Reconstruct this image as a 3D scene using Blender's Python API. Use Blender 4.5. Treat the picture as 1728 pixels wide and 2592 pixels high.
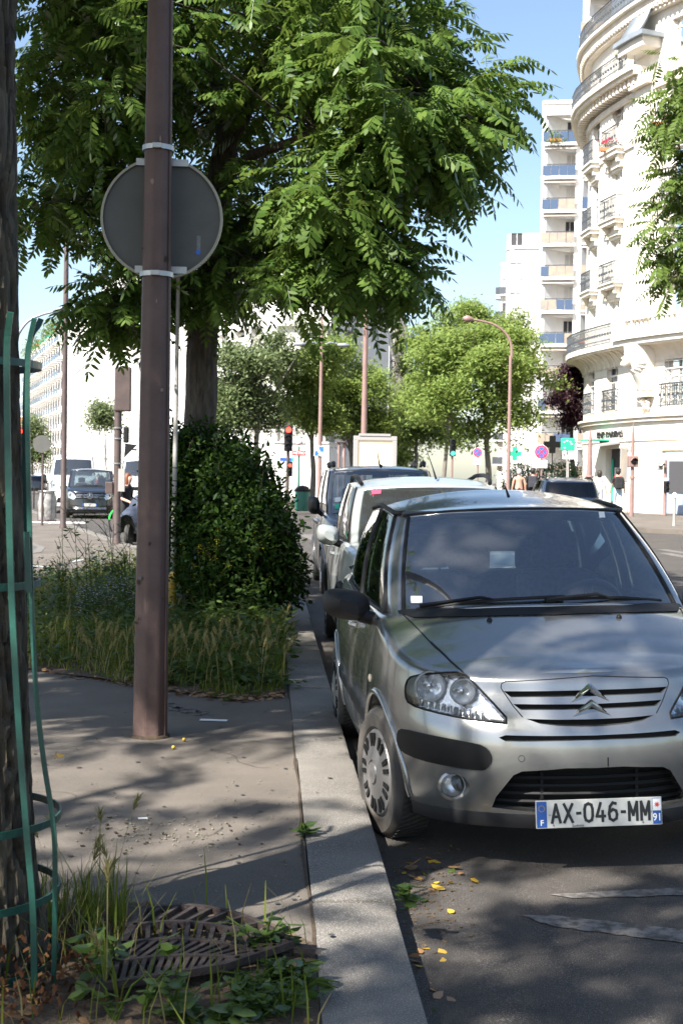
import bpy, bmesh, math, random
import numpy as np
from mathutils import Vector, Matrix, Euler, noise
from mathutils.bvhtree import BVHTree
from mathutils.geometry import delaunay_2d_cdt

S = bpy.context.scene
for _o in list(bpy.data.objects):
    bpy.data.objects.remove(_o)
C = S.collection
R = math.radians
random.seed(7)
RNG = np.random.default_rng(11)

# ------------------------------------------------------------------ camera
FPX = 3487.0                      # focal length in pixels of the 1728 x 2592 photograph
YAW, PITCH, ROLL = 3.02, 1.33, 1.0
cam = bpy.data.cameras.new('camera')
cam.sensor_fit = 'VERTICAL'
cam.sensor_height = 36.0
cam.sensor_width = 24.0
cam.lens = 36.0 * FPX / 2592.0
cam.clip_start = 0.05
cam.clip_end = 3000.0
cam.dof.use_dof = True
cam.dof.focus_distance = 7.0
cam.dof.aperture_fstop = 9.0
camo = bpy.data.objects.new('camera', cam)
C.objects.link(camo)
CAMM = Matrix.Rotation(R(-YAW), 4, 'Z') @ Matrix.Rotation(R(90 - PITCH), 4, 'X') @ Matrix.Rotation(R(ROLL), 4, 'Z')
CAMM.translation = Vector((0, 0, 1.5))
camo.matrix_world = CAMM
S.camera = camo
S.render.resolution_x, S.render.resolution_y = 682, 1024

def at(px, py, Y):
    """world point at depth Y whose direction is photo pixel (px, py)"""
    d = CAMM.to_3x3() @ Vector(((px - 864) / FPX, -(py - 1296) / FPX, -1))
    t = Y / d.y
    return Vector((0, 0, 1.5)) + d * t

# ------------------------------------------------------------------ light
SUN_EL, SUN_AZ = 45.0, 225.0      # degrees; azimuth clockwise from +Y, sun stands behind-left of the camera
w = bpy.data.worlds.new('World'); S.world = w; w.use_nodes = True
nt = w.node_tree
bg = nt.nodes['Background']
sky = nt.nodes.new('ShaderNodeTexSky')
sky.sky_type = 'NISHITA'; sky.sun_disc = False
sky.sun_elevation = R(SUN_EL); sky.sun_rotation = R(SUN_AZ)
sky.altitude = 50; sky.air_density = 1.0; sky.dust_density = 1.1; sky.ozone_density = 1.2
nt.links.new(sky.outputs[0], bg.inputs['Color'])
bg.inputs['Strength'].default_value = 0.075
sl = bpy.data.lights.new('sun', 'SUN')
sl.energy = 5.0; sl.angle = R(0.53); sl.color = (1.0, 0.95, 0.87)
sun = bpy.data.objects.new('sun', sl); C.objects.link(sun)
_az = R(SUN_AZ)
SUND = Vector((math.sin(_az) * math.cos(R(SUN_EL)), math.cos(_az) * math.cos(R(SUN_EL)), math.sin(R(SUN_EL))))
sun.rotation_euler = SUND.to_track_quat('Z', 'Y').to_euler()
sun.location = SUND * 60
S.view_settings.view_transform = 'Standard'
S.view_settings.look = 'None'
S.view_settings.exposure = 1.68
S.view_settings.gamma = 1.0
S.view_settings.use_curve_mapping = False
S.render.engine = 'CYCLES'
S.cycles.use_denoising = True
S.cycles.max_bounces = 8
S.cycles.transparent_max_bounces = 16
S.cycles.caustics_reflective = False
S.cycles.caustics_refractive = False
S.cycles.sample_clamp_indirect = 6.0

# ------------------------------------------------------------------ materials
MATS = {}
def pm(name, col, rough=0.6, metal=0.0, col2=None, nscale=8.0, lo=0.35, hi=0.65, bump=0.0, bscale=60.0, spec=0.5,
       coat=0.0, emit=None, estr=0.0, detail=6.0, alpha=None, fleck=None, coord='Object', stretch=None, rvar=0.0):
    m = bpy.data.materials.new(name); m.use_nodes = True
    n, l = m.node_tree.nodes, m.node_tree.links
    b = n['Principled BSDF']
    b.inputs['Base Color'].default_value = (*col, 1)
    b.inputs['Roughness'].default_value = rough
    b.inputs['Metallic'].default_value = metal
    b.inputs['Specular IOR Level'].default_value = spec
    if coat:
        b.inputs['Coat Weight'].default_value = coat
        b.inputs['Coat Roughness'].default_value = 0.03
    if emit:
        b.inputs['Emission Color'].default_value = (*emit, 1)
        b.inputs['Emission Strength'].default_value = estr
    tc = n.new('ShaderNodeTexCoord')
    src = tc.outputs[coord]
    if stretch:
        mp = n.new('ShaderNodeMapping'); mp.inputs['Scale'].default_value = stretch
        l.new(src, mp.inputs['Vector']); src = mp.outputs['Vector']
    cur = None
    if col2:
        t = n.new('ShaderNodeTexNoise'); t.inputs['Scale'].default_value = nscale; t.inputs['Detail'].default_value = detail
        t.inputs['Roughness'].default_value = 0.62
        l.new(src, t.inputs['Vector'])
        mr = n.new('ShaderNodeMapRange'); mr.inputs[1].default_value = lo; mr.inputs[2].default_value = hi
        l.new(t.outputs['Fac'], mr.inputs[0])
        mx = n.new('ShaderNodeMix'); mx.data_type = 'RGBA'
        mx.inputs[6].default_value = (*col, 1); mx.inputs[7].default_value = (*col2, 1)
        l.new(mr.outputs[0], mx.inputs[0])
        cur = mx.outputs[2]
        if rvar:
            m2 = n.new('ShaderNodeMapRange'); m2.inputs[3].default_value = rough - rvar; m2.inputs[4].default_value = rough + rvar
            l.new(t.outputs['Fac'], m2.inputs[0]); l.new(m2.outputs[0], b.inputs['Roughness'])
    if fleck:                                     # (colour, scale, amount): mineral grains
        fc, fs, fa = fleck
        t = n.new('ShaderNodeTexNoise'); t.inputs['Scale'].default_value = fs; t.inputs['Detail'].default_value = 2
        l.new(src, t.inputs['Vector'])
        mr = n.new('ShaderNodeMapRange'); mr.inputs[1].default_value = 0.62 - fa; mr.inputs[2].default_value = 0.66
        l.new(t.outputs['Fac'], mr.inputs[0])
        mx = n.new('ShaderNodeMix'); mx.data_type = 'RGBA'
        if cur: l.new(cur, mx.inputs[6])
        else: mx.inputs[6].default_value = (*col, 1)
        mx.inputs[7].default_value = (*fc, 1)
        l.new(mr.outputs[0], mx.inputs[0]); cur = mx.outputs[2]
    if cur: l.new(cur, b.inputs['Base Color'])
    if bump:
        t = n.new('ShaderNodeTexNoise'); t.inputs['Scale'].default_value = bscale; t.inputs['Detail'].default_value = 8
        l.new(src, t.inputs['Vector'])
        bp = n.new('ShaderNodeBump'); bp.inputs['Strength'].default_value = bump; bp.inputs['Distance'].default_value = 0.02
        l.new(t.outputs['Fac'], bp.inputs['Height']); l.new(bp.outputs[0], b.inputs['Normal'])
    MATS[name] = m
    return m

def leafm(name, c1, c2, trans=0.45, gloss=0.25, back=1.0):
    """leaf: diffuse + light passing through + thin gloss; each leaf its own tone"""
    m = bpy.data.materials.new(name); m.use_nodes = True
    n, l = m.node_tree.nodes, m.node_tree.links
    for x in list(n):
        if x.type != 'OUTPUT_MATERIAL': n.remove(x)
    out = [x for x in n if x.type == 'OUTPUT_MATERIAL'][0]
    g = n.new('ShaderNodeNewGeometry')
    mx = n.new('ShaderNodeMix'); mx.data_type = 'RGBA'
    mx.inputs[6].default_value = (*c1, 1); mx.inputs[7].default_value = (*c2, 1)
    l.new(g.outputs['Random Per Island'], mx.inputs[0])
    d = n.new('ShaderNodeBsdfDiffuse'); l.new(mx.outputs[2], d.inputs['Color'])
    t = n.new('ShaderNodeBsdfTranslucent')
    hs = n.new('ShaderNodeHueSaturation'); hs.inputs['Hue'].default_value = 0.48; hs.inputs['Saturation'].default_value = 1.02
    hs.inputs['Value'].default_value = 1.5
    l.new(mx.outputs[2], hs.inputs['Color']); l.new(hs.outputs[0], t.inputs['Color'])
    a = n.new('ShaderNodeMixShader'); a.inputs[0].default_value = trans
    l.new(d.outputs[0], a.inputs[1]); l.new(t.outputs[0], a.inputs[2])
    gl = n.new('ShaderNodeBsdfGlossy'); gl.inputs['Roughness'].default_value = 0.38
    gl.inputs['Color'].default_value = (0.9, 0.95, 0.9, 1)
    fr = n.new('ShaderNodeFresnel'); fr.inputs['IOR'].default_value = 1.35
    mm = n.new('ShaderNodeMath'); mm.operation = 'MULTIPLY'; mm.inputs[1].default_value = gloss * 2.2
    l.new(fr.outputs[0], mm.inputs[0])
    b = n.new('ShaderNodeMixShader'); l.new(mm.outputs[0], b.inputs[0])
    l.new(a.outputs[0], b.inputs[1]); l.new(gl.outputs[0], b.inputs[2])
    l.new(b.outputs[0], out.inputs['Surface'])
    MATS[name] = m
    return m

def glassm(name, tint, ior=1.5, rough=0.0, refl=(1, 1, 1), film=0.0):
    """thin pane: see-through tint + mirror reflection by angle"""
    m = bpy.data.materials.new(name); m.use_nodes = True
    n, l = m.node_tree.nodes, m.node_tree.links
    for x in list(n):
        if x.type != 'OUTPUT_MATERIAL': n.remove(x)
    out = [x for x in n if x.type == 'OUTPUT_MATERIAL'][0]
    t = n.new('ShaderNodeBsdfTransparent'); t.inputs['Color'].default_value = (*tint, 1)
    g = n.new('ShaderNodeBsdfGlossy'); g.inputs['Roughness'].default_value = rough; g.inputs['Color'].default_value = (*refl, 1)
    f = n.new('ShaderNodeFresnel'); f.inputs['IOR'].default_value = ior
    mx = n.new('ShaderNodeMixShader')
    l.new(f.outputs[0], mx.inputs[0]); l.new(t.outputs[0], mx.inputs[1]); l.new(g.outputs[0], mx.inputs[2])
    last = mx.outputs[0]
    if film:                                    # pale diffuse veil lightening the pane, stands in for reflected sky haze
        df = n.new('ShaderNodeBsdfDiffuse'); df.inputs['Color'].default_value = (.55, .58, .6, 1)
        m2 = n.new('ShaderNodeMixShader'); m2.inputs[0].default_value = film
        l.new(last, m2.inputs[1]); l.new(df.outputs[0], m2.inputs[2]); last = m2.outputs[0]
    l.new(last, out.inputs['Surface'])
    MATS[name] = m
    return m

# ------------------------------------------------------------------ mesh helpers
class MB:
    def __init__(s): s.v, s.f = [], []
    def add(s, vs, fs):
        o = len(s.v); s.v += [tuple(p) for p in vs]; s.f += [tuple(i + o for i in f) for f in fs]; return s
    def box(s, c, d, rot=None):
        x, y, z = d[0] / 2, d[1] / 2, d[2] / 2
        vs = [Vector(p) for p in ((-x,-y,-z),(x,-y,-z),(x,y,-z),(-x,y,-z),(-x,-y,z),(x,-y,z),(x,y,z),(-x,y,z))]
        if rot is not None: vs = [rot @ p for p in vs]
        c = Vector(c)
        return s.add([p + c for p in vs], ((0,3,2,1),(4,5,6,7),(0,1,5,4),(1,2,6,5),(2,3,7,6),(3,0,4,7)))
    def tube(s, pts, rad, n=8, cap=True, flat=None):
        pts = [Vector(p) for p in pts]; m = len(pts)
        if not hasattr(rad, '__len__'): rad = [rad] * m
        rings = []; up = None
        for i, p in enumerate(pts):
            t = (pts[min(i+1, m-1)] - pts[max(i-1, 0)])
            t = t.normalized() if t.length > 1e-9 else Vector((0, 0, 1))
            if up is None:
                up = t.orthogonal().normalized()
                if flat is not None:
                    up = (flat[2] - t * flat[2].dot(t)).normalized()
            else:
                up = (up - t * up.dot(t))
                up = up.normalized() if up.length > 1e-6 else t.orthogonal().normalized()
            sd = t.cross(up)
            r = rad[i]
            rings.append([p + (up * math.cos(a) * (r if flat is None else flat[0]) + sd * math.sin(a) * (r if flat is None else flat[1]))
                          for a in ((k + (0.5 if n == 4 else 0)) * 2 * math.pi / n for k in range(n))])
        vs = [q for r_ in rings for q in r_]; fs = []
        for i in range(m - 1):
            for k in range(n):
                a, b = i * n + k, i * n + (k + 1) % n
                fs.append((a, b, b + n, a + n))
        if cap:
            fs.append(tuple(range(n))[::-1]); fs.append(tuple((m - 1) * n + k for k in range(n)))
        return s.add(vs, fs)
    def lathe(s, prof, c=(0, 0, 0), n=24, axis='Z', rot=None, cap=True):
        """prof: list of (radius, height) along the axis"""
        c = Vector(c); vs = []; fs = []; m = len(prof)
        for r, h in prof:
            for k in range(n):
                a = 2 * math.pi * k / n
                x, y = r * math.cos(a), r * math.sin(a)
                p = Vector((x, y, h)) if axis == 'Z' else (Vector((h, x, y)) if axis == 'X' else Vector((x, h, y)))
                if rot is not None: p = rot @ p
                vs.append(p + c)
        for i in range(m - 1):
            for k in range(n):
                a, b = i * n + k, i * n + (k + 1) % n
                fs.append((a, b, b + n, a + n))
        if cap and prof[0][0] > 1e-6: fs.append(tuple(range(n))[::-1])
        if cap and prof[-1][0] > 1e-6: fs.append(tuple((m - 1) * n + k for k in range(n)))
        return s.add(vs, fs)
    def prism(s, poly, a, b, fn):
        """poly 2D outline; fn(u, v, w) -> 3D; extruded from w=a to w=b"""
        n = len(poly)
        vs = [fn(u, v, a) for u, v in poly] + [fn(u, v, b) for u, v in poly]
        fs = [tuple(range(n))[::-1], tuple(range(n, 2 * n))] + [(i, (i + 1) % n, n + (i + 1) % n, n + i) for i in range(n)]
        return s.add(vs, fs)
    def grid(s, rows, closed=False):
        m, n = len(rows), len(rows[0])
        vs = [p for r_ in rows for p in r_]; fs = []
        for i in range(m - 1):
            for k in range(n if closed else n - 1):
                a, b = i * n + k, i * n + (k + 1) % n
                fs.append((a, b, b + n, a + n))
        return s.add(vs, fs)
    def mesh(s, name):
        me = bpy.data.meshes.new(name); me.from_pydata(s.v, [], s.f); me.update(); return me

def M(m): return MATS[m] if isinstance(m, str) else m

def smooth(me, ang=40):
    me.polygons.foreach_set('use_smooth', [True] * len(me.polygons))
    try: me.set_sharp_from_angle(angle=R(ang))
    except Exception: pass

def fixn(me):
    bm = bmesh.new(); bm.from_mesh(me)
    bmesh.ops.recalc_face_normals(bm, faces=bm.faces)
    bm.to_mesh(me); bm.free()

def obj(name, mb, mat, parent=None, sm=None, bevel=0.0, fix=True, kind=None):
    me = mb.mesh(name) if isinstance(mb, MB) else mb
    if fix and isinstance(mb, MB): fixn(me)
    if sm: smooth(me, sm)
    o = bpy.data.objects.new(name, me); C.objects.link(o)
    for m in (mat if isinstance(mat, (list, tuple)) else [mat]): me.materials.append(M(m))
    if parent is not None: o.parent = parent
    if bevel:
        b = o.modifiers.new('bevel', 'BEVEL'); b.width = bevel; b.segments = 2; b.limit_method = 'ANGLE'; b.angle_limit = R(40)
    if kind: o['kind'] = kind
    return o

def tag(o, label, cat, group=None, kind=None):
    if label: o['label'] = label
    if cat: o['category'] = cat
    if group: o['group'] = group
    if kind: o['kind'] = kind
    return o

def thing(name, label, cat, loc=(0, 0, 0), rz=0.0, group=None, rx=0.0, ry=0.0):
    o = bpy.data.objects.new(name, None); C.objects.link(o)
    o.empty_display_size = 0.2
    o.location = loc; o.rotation_euler = (rx, ry, rz)
    return tag(o, label, cat, group)

def struct(name, mb, mat, sm=None, fix=True):
    o = obj(name, mb, mat, None, sm, fix=fix); o['kind'] = 'structure'; return o

def npmesh(name, verts, faces):
    """verts (n,3), faces (m,k) arrays"""
    verts = np.ascontiguousarray(verts, dtype=np.float32); faces = np.ascontiguousarray(faces, dtype=np.int32)
    me = bpy.data.meshes.new(name)
    me.vertices.add(len(verts)); me.vertices.foreach_set('co', verts.ravel())
    k = faces.shape[1]
    me.loops.add(faces.size); me.loops.foreach_set('vertex_index', faces.ravel())
    me.polygons.add(len(faces))
    me.polygons.foreach_set('loop_start', np.arange(0, faces.size, k, dtype=np.int32))
    try: me.polygons.foreach_set('loop_total', np.full(len(faces), k, dtype=np.int32))
    except Exception: pass
    me.update(calc_edges=True); me.validate()
    return me

def catmull(ctrl, seg):
    """samples through control points; seg = samples for each interval"""
    ctrl = [Vector(c) for c in ctrl]; n = len(ctrl); out = []
    for i in range(n - 1):
        p0 = ctrl[i - 1] if i else ctrl[0] * 2 - ctrl[1]
        p1, p2 = ctrl[i], ctrl[i + 1]
        p3 = ctrl[i + 2] if i + 2 < n else ctrl[-1] * 2 - ctrl[-2]
        for k in range(seg):
            t = k / seg
            out.append(0.5 * ((2 * p1) + (p2 - p0) * t + (2 * p0 - 5 * p1 + 4 * p2 - p3) * t * t + (3 * p1 - p0 - 3 * p2 + p3) * t ** 3))
    out.append(ctrl[-1].copy())
    return out

def tab(T, x):
    if x <= T[0][0]: return T[0][1]
    for (a, va), (b, vb) in zip(T, T[1:]):
        if x <= b: return va + (vb - va) * (x - a) / (b - a)
    return T[-1][1]

def sstep(a, b, x):
    t = min(1, max(0, (x - a) / (b - a))); return t * t * (3 - 2 * t)

def text_mesh(body, size, depth=0.0, bold=0.0, xs=1.0, sp=1.0):
    cu = bpy.data.curves.new('txt', 'FONT'); cu.body = body; cu.size = size; cu.extrude = depth; cu.offset = bold
    cu.align_x = 'CENTER'; cu.align_y = 'CENTER'; cu.resolution_u = 3; cu.space_character = sp
    o = bpy.data.objects.new('txt', cu); C.objects.link(o)
    dg = bpy.context.evaluated_depsgraph_get()
    me = bpy.data.meshes.new_from_object(o.evaluated_get(dg))
    bpy.data.objects.remove(o); bpy.data.curves.remove(cu)
    if xs != 1.0:
        for v in me.vertices: v.co.x *= xs
    return me

def lettering(name, body, size, mat, parent, mtx, depth=0.001, bold=0.0, xs=1.0, sp=1.0):
    me = text_mesh(body, size, depth, bold, xs, sp); me.materials.clear(); me.materials.append(M(mat)); me.name = name
    me.transform(mtx)
    o = bpy.data.objects.new(name, me); C.objects.link(o)
    if parent is not None: o.parent = parent
    return o

def evalmesh(o):
    dg = bpy.context.evaluated_depsgraph_get()
    return bpy.data.meshes.new_from_object(o.evaluated_get(dg))

def boolean_cut(me, cutters):
    """difference of a closed mesh and a list of closed MB cutters"""
    o = bpy.data.objects.new('b_tmp', me); C.objects.link(o); tmp = []
    for c in cutters:
        cm = c.mesh('c_tmp'); fixn(cm)
        co = bpy.data.objects.new('c_tmp', cm); C.objects.link(co); tmp.append(co)
        m = o.modifiers.new('b', 'BOOLEAN'); m.operation = 'DIFFERENCE'; m.solver = 'EXACT'; m.object = co
    r = evalmesh(o)
    bpy.data.objects.remove(o)
    for co in tmp: bpy.data.objects.remove(co)
    return r

def copy_tree(o, parent=None):
    c = o.copy(); C.objects.link(c); c.parent = parent
    for ch in o.children: copy_tree(ch, c)
    return c

# ground levels: footway 0, carriageway lower with a fall towards the gutter, gentle rise far to the right
ROAD0 = -0.12
def rise(x, y):
    return 0.35 * sstep(18, 56, y) * sstep(-6, 4, x)
def road_z(x, y):
    return ROAD0 + 0.026 * max(0.0, min(x - 0.47, 4.0)) * (1 - sstep(22, 32, y)) + rise(x, y)
def walk_z(x, y):
    return rise(x, y)

# ------------------------------------------------------------------ material library
pm('asphalt', (0.027, 0.023, 0.020), 0.85, col2=(0.058, 0.049, 0.041), nscale=1.6, bump=0.5, bscale=220, fleck=((0.16, 0.15, 0.14), 260, 0.05))
pm('footway', (0.074, 0.062, 0.050), 0.9, col2=(0.128, 0.108, 0.089), nscale=1.1, bump=0.35, bscale=260, fleck=((0.24, 0.22, 0.2), 300, 0.03))
pm('granite', (0.095, 0.085, 0.073), 0.8, col2=(0.165, 0.149, 0.129), nscale=2.2, bump=0.3, bscale=150, fleck=((0.32, 0.31, 0.29), 230, 0.08))
pm('joint_dirt', (0.022, 0.017, 0.012), 0.95, col2=(0.06, 0.038, 0.02), nscale=25)
pm('soil', (0.05, 0.035, 0.022), 0.95, col2=(0.11, 0.075, 0.045), nscale=14, bump=0.8, bscale=70)
pm('road_paint', (0.17, 0.158, 0.145), 0.8, col2=(0.055, 0.048, 0.042), nscale=26, lo=0.42, hi=0.62, bump=0.2, bscale=200)
pm('concrete', (0.36, 0.34, 0.31), 0.85, col2=(0.26, 0.25, 0.235), nscale=1.5, bump=0.15, bscale=60)
pm('bark', (0.022, 0.017, 0.013), 0.95, col2=(0.095, 0.08, 0.052), nscale=9, stretch=(3.5, 3.5, 0.7), bump=1.0, bscale=14)
pm('bark_pale', (0.10, 0.09, 0.075), 0.95, col2=(0.20, 0.18, 0.155), nscale=6, stretch=(4, 4, 0.7), bump=0.7, bscale=20)
pm('post_brown', (0.075, 0.044, 0.036), 0.6, col2=(0.11, 0.07, 0.06), nscale=5, bump=0.12, bscale=90, rvar=0.12)
pm('lamp_rose', (0.25, 0.155, 0.135), 0.5, col2=(0.20, 0.125, 0.11), nscale=3)
pm('lamp_dark', (0.055, 0.04, 0.037), 0.5, col2=(0.085, 0.06, 0.055), nscale=4)
pm('guard_green', (0.006, 0.045, 0.034), 0.42, col2=(0.009, 0.068, 0.05), nscale=6, bump=0.08, bscale=60)
pm('iron', (0.028, 0.022, 0.022), 0.6, 0.4, col2=(0.075, 0.055, 0.048), nscale=12, bump=0.3, bscale=90)
pm('steel', (0.42, 0.42, 0.41), 0.4, 0.85, col2=(0.32, 0.32, 0.31), nscale=10)
pm('sign_back', (0.07, 0.071, 0.064), 0.6, 0.0, col2=(0.09, 0.091, 0.083), nscale=4, bump=0.05, bscale=30)
pm('sign_rim', (0.32, 0.30, 0.23), 0.55, 0.1)
pm('white_paint', (0.78, 0.78, 0.77), 0.55)
pm('black', (0.008, 0.008, 0.009), 0.55, spec=.3)
pm('black_satin', (0.007, 0.007, 0.008), 0.45, bump=0.08, bscale=500, spec=.3)
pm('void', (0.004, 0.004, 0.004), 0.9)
pm('rubber', (0.022, 0.022, 0.022), 0.8, col2=(0.04, 0.037, 0.034), nscale=20, bump=0.2, bscale=120)
pm('tyre_side', (0.035, 0.033, 0.031), 0.7, col2=(0.09, 0.08, 0.07), nscale=7, bump=0.1, bscale=80)
pm('chrome', (0.75, 0.76, 0.77), 0.08, 1.0)
pm('hubcap', (0.36, 0.35, 0.345), 0.38, 0.55, col2=(0.28, 0.27, 0.26), nscale=5)
pm('alloy', (0.5, 0.5, 0.51), 0.25, 0.8)
pm('cabin', (0.06, 0.064, 0.07), 0.8, col2=(0.085, 0.09, 0.097), nscale=20)
pm('seat_cloth', (0.06, 0.066, 0.078), 0.95, col2=(0.095, 0.105, 0.12), nscale=40)
pm('paper', (0.75, 0.76, 0.74), 0.7)
pm('plate', (0.50, 0.50, 0.47), 0.45, col2=(0.43, 0.43, 0.40), nscale=14)
pm('plate_blue', (0.02, 0.08, 0.30), 0.45)
pm('ink', (0.015, 0.015, 0.016), 0.5)
pm('red', (0.55, 0.03, 0.03), 0.5)
pm('orange', (0.75, 0.2, 0.05), 0.6)
pm('signal_red', (0.8, 0.02, 0.01), 0.4, emit=(1.0, 0.05, 0.03), estr=2.2)
pm('signal_green', (0.02, 0.7, 0.45), 0.4, emit=(0.05, 1.0, 0.6), estr=1.6)
pm('lens_off', (0.02, 0.02, 0.02), 0.25)
pm('blue_sign', (0.03, 0.14, 0.55), 0.5)
pm('red_sign', (0.62, 0.05, 0.10), 0.5)
pm('bank_green', (0.02, 0.34, 0.22), 0.5)
pm('yellow', (0.45, 0.32, 0.03), 0.6, col2=(0.33, 0.22, 0.03), nscale=12)
pm('reflector', (0.78, 0.79, 0.8), 0.22, 0.85, bump=0.5, bscale=24)
pm('lamp_silver', (0.82, 0.82, 0.82), 0.32, 0.6)
pm('orange_lamp', (0.7, 0.6, 0.45), 0.2)
glassm('windscreen', (0.70, 0.78, 0.78), 2.4, 0.0, (0.93, 0.97, 1.0), film=.035)
glassm('car_glass', (0.30, 0.36, 0.36), 1.6, 0.0)
glassm('clear_glass', (0.72, 0.78, 0.77), 1.6, 0.0)
glassm('dark_glass', (0.10, 0.12, 0.13), 1.6, 0.0)
glassm('lamp_glass', (0.93, 0.94, 0.95), 1.45, 0.0)
# ================================================================== ground
def sheet(name, poly, zfn, mat, step=1.0, kind='structure', edge=0.0):
    """flat-ish sheet over a polygon, triangulated so that it can follow the levels"""
    xs = [p[0] for p in poly]; ys = [p[1] for p in poly]
    pts = [Vector(p) for p in poly]; n = len(pts)
    edges = [(i, (i + 1) % n) for i in range(n)]
    # resample the outline
    P2 = []
    for i in range(n):
        a, b = pts[i], pts[(i + 1) % n]; k = max(1, int((b - a).length / step))
        for j in range(k): P2.append(a + (b - a) * (j / k))
    m = len(P2); E2 = [(i, (i + 1) % m) for i in range(m)]
    V = list(P2)
    def inside(x, y):
        c = False; j = n - 1
        for i in range(n):
            if (poly[i][1] > y) != (poly[j][1] > y) and x < (poly[j][0] - poly[i][0]) * (y - poly[i][1]) / (poly[j][1] - poly[i][1]) + poly[i][0]:
                c = not c
            j = i
        return c
    y = min(ys) + step / 2
    while y < max(ys):
        x = min(xs) + step / 2
        while x < max(xs):
            if inside(x, y): V.append(Vector((x, y)))
            x += step
        y += step
    r = delaunay_2d_cdt(V, E2, [], 1, 1e-5)
    mb = MB(); mb.add([(p.x, p.y, zfn(p.x, p.y)) for p in r[0]], [tuple(f) for f in r[2]])
    if edge:
        k = len(P2)
        for i in range(k):
            a, b = P2[i], P2[(i + 1) % k]; za, zb = zfn(a.x, a.y), zfn(b.x, b.y)
            mb.add([(a.x, a.y, za), (b.x, b.y, zb), (b.x, b.y, zb - edge), (a.x, a.y, za - edge)], [(0, 1, 2, 3)])
    o = obj(name, mb, mat)
    if kind: o['kind'] = kind
    return o

# carriageway: one sheet to the horizon, finer where it is seen
def lines(a, b, fine, coarse, lo, hi):
    out = []; x = a
    while x < b:
        out.append(x); x += fine if lo <= x < hi else coarse
    out.append(b); return out
gx = [-900, -400, -200, -100, -60] + lines(-40, 40, 1.0, 4.0, -10, 20) + [60, 100, 200, 400, 900]
gy = [-300, -100, -40] + lines(-14, 130, 1.5, 6.0, -14, 64) + [160, 220, 300, 420, 650, 1000, 1600]
rows = [[(x, y, road_z(x, y)) for x in gx] for y in gy]
gm = MB().grid(rows)
struct('road', gm, 'asphalt', sm=60)

KX = 0.472                        # kerb edge of the near footway
# near footway: kerb on the right up to the corner, then round into the side street on the left
K1a, K1b, K1c = (-3.0, 30.4), (-6.1, 42.9), (-40.0, 180.0)
corner = [(KX - 0.3, 19.0), (KX - 0.45, 21.0), (KX - 0.9, 23.4), (KX - 1.7, 26.0), (-2.1, 28.0)]
walk_poly = [(KX - 0.302, -12.0)] + corner + [(K1a[0] - .3, K1a[1]), (K1b[0] - .3, K1b[1]), K1c, (-70, 180), (-40, 60), (-30, -12)]
sheet('pavement', walk_poly, lambda x, y: 0.0, 'footway', 2.0, edge=0.2)

# kerb: long granite stones, one by one
kerb = thing('kerb', None, None); kerb['kind'] = 'structure'
pm('kerb_dark', (0.10, 0.098, 0.095), 0.8, col2=(0.15, 0.145, 0.14), nscale=3, fleck=((0.28, 0.27, 0.25), 230, 0.05))
path = [Vector((KX - 0.15, -10.0)), Vector((KX - 0.15, 19.0))] + [Vector((a + 0.15, b)) for a, b in corner[1:]] + \
       [Vector((K1a[0] - .15, K1a[1])), Vector((K1b[0] - .15, K1b[1])), Vector((-14.0, 75.0))]
def walkpath(path, s):
    for a, b in zip(path, path[1:]):
        L = (b - a).length
        if s <= L: return a + (b - a) * (s / L), (b - a).normalized()
        s -= L
    return path[-1], (path[-1] - path[-2]).normalized()
TOTAL = sum((b - a).length for a, b in zip(path, path[1:]))
s = 2.35; k = 0
while s < TOTAL - 2:
    L = 2.5 if s < 29 else (1.2 if s < 42 else 3.0)
    p0, d0 = walkpath(path, s + 0.012); p1, d1 = walkpath(path, s + L - 0.012)
    d = (p1 - p0).normalized(); nn = Vector((d.y, -d.x))       # to the road side
    jig = random.uniform(-.006, .006)
    top = 0.006 + random.uniform(-.003, .004)
    prof = [(-.15, -.25), (-.15, top), (.125, top), (.143, top - .008), (.15 , top - .03), (.155, -.25)]
    mb = MB(); ss = [0, .25, .5, .75, 1]
    rows = []
    for t in ss:
        c = p0 + (p1 - p0) * t
        rows.append([(c.x + nn.x * (u + jig), c.y + nn.y * (u + jig), v + random.uniform(-.0015, .0015)) for u, v in prof])
    mb.grid(rows)
    n = len(prof); mb.f.append(tuple(range(n))[::-1]); mb.f.append(tuple(4 * n + i for i in range(n)))
    o = obj('kerb_stone', mb, 'granite', kerb, sm=30)
    s += L; k += 1

# dirt line where the footway meets the kerb
mb = MB()
pts = [(KX - 0.305 + 0.006 * math.sin(y * 3.1) + random.uniform(-.003, .003), y) for y in np.arange(2.0, 19, .15)]
mb.grid([[(x - .006 - random.uniform(0, .005), y, .004), (x + .003, y, .005)] for x, y in pts])
o = obj('pavement_joint', mb, 'joint_dirt'); o['kind'] = 'structure'

# older patch of asphalt beyond the bed, thin painted survey marks on the footway
def mark(name, pts, wdt, mat, zf, z=0.004):
    mb = MB(); rows = []
    pts = [Vector(p) for p in pts]
    for i, p in enumerate(pts):
        t = (pts[min(i+1, len(pts)-1)] - pts[max(i-1, 0)]).normalized(); nn = Vector((t.y, -t.x)) * wdt / 2
        rows.append([(p.x - nn.x, p.y - nn.y, zf(p.x - nn.x, p.y - nn.y) + z), (p.x + nn.x, p.y + nn.y, zf(p.x + nn.x, p.y + nn.y) + z)])
    mb.grid(rows)
    o = obj(name, mb, mat); o['kind'] = 'structure'; return o
def seg(a, b, n=8):
    a, b = Vector(a), Vector(b); return [a + (b - a) * (i / n) for i in range(n + 1)]
def ground_at(px, py, z=0.0):
    p1 = at(px, py, 1.0); d = p1 - Vector((0, 0, 1.5)); t = (z - 1.5) / d.z
    q = Vector((0, 0, 1.5)) + d * t; return (q.x, q.y)
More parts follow.
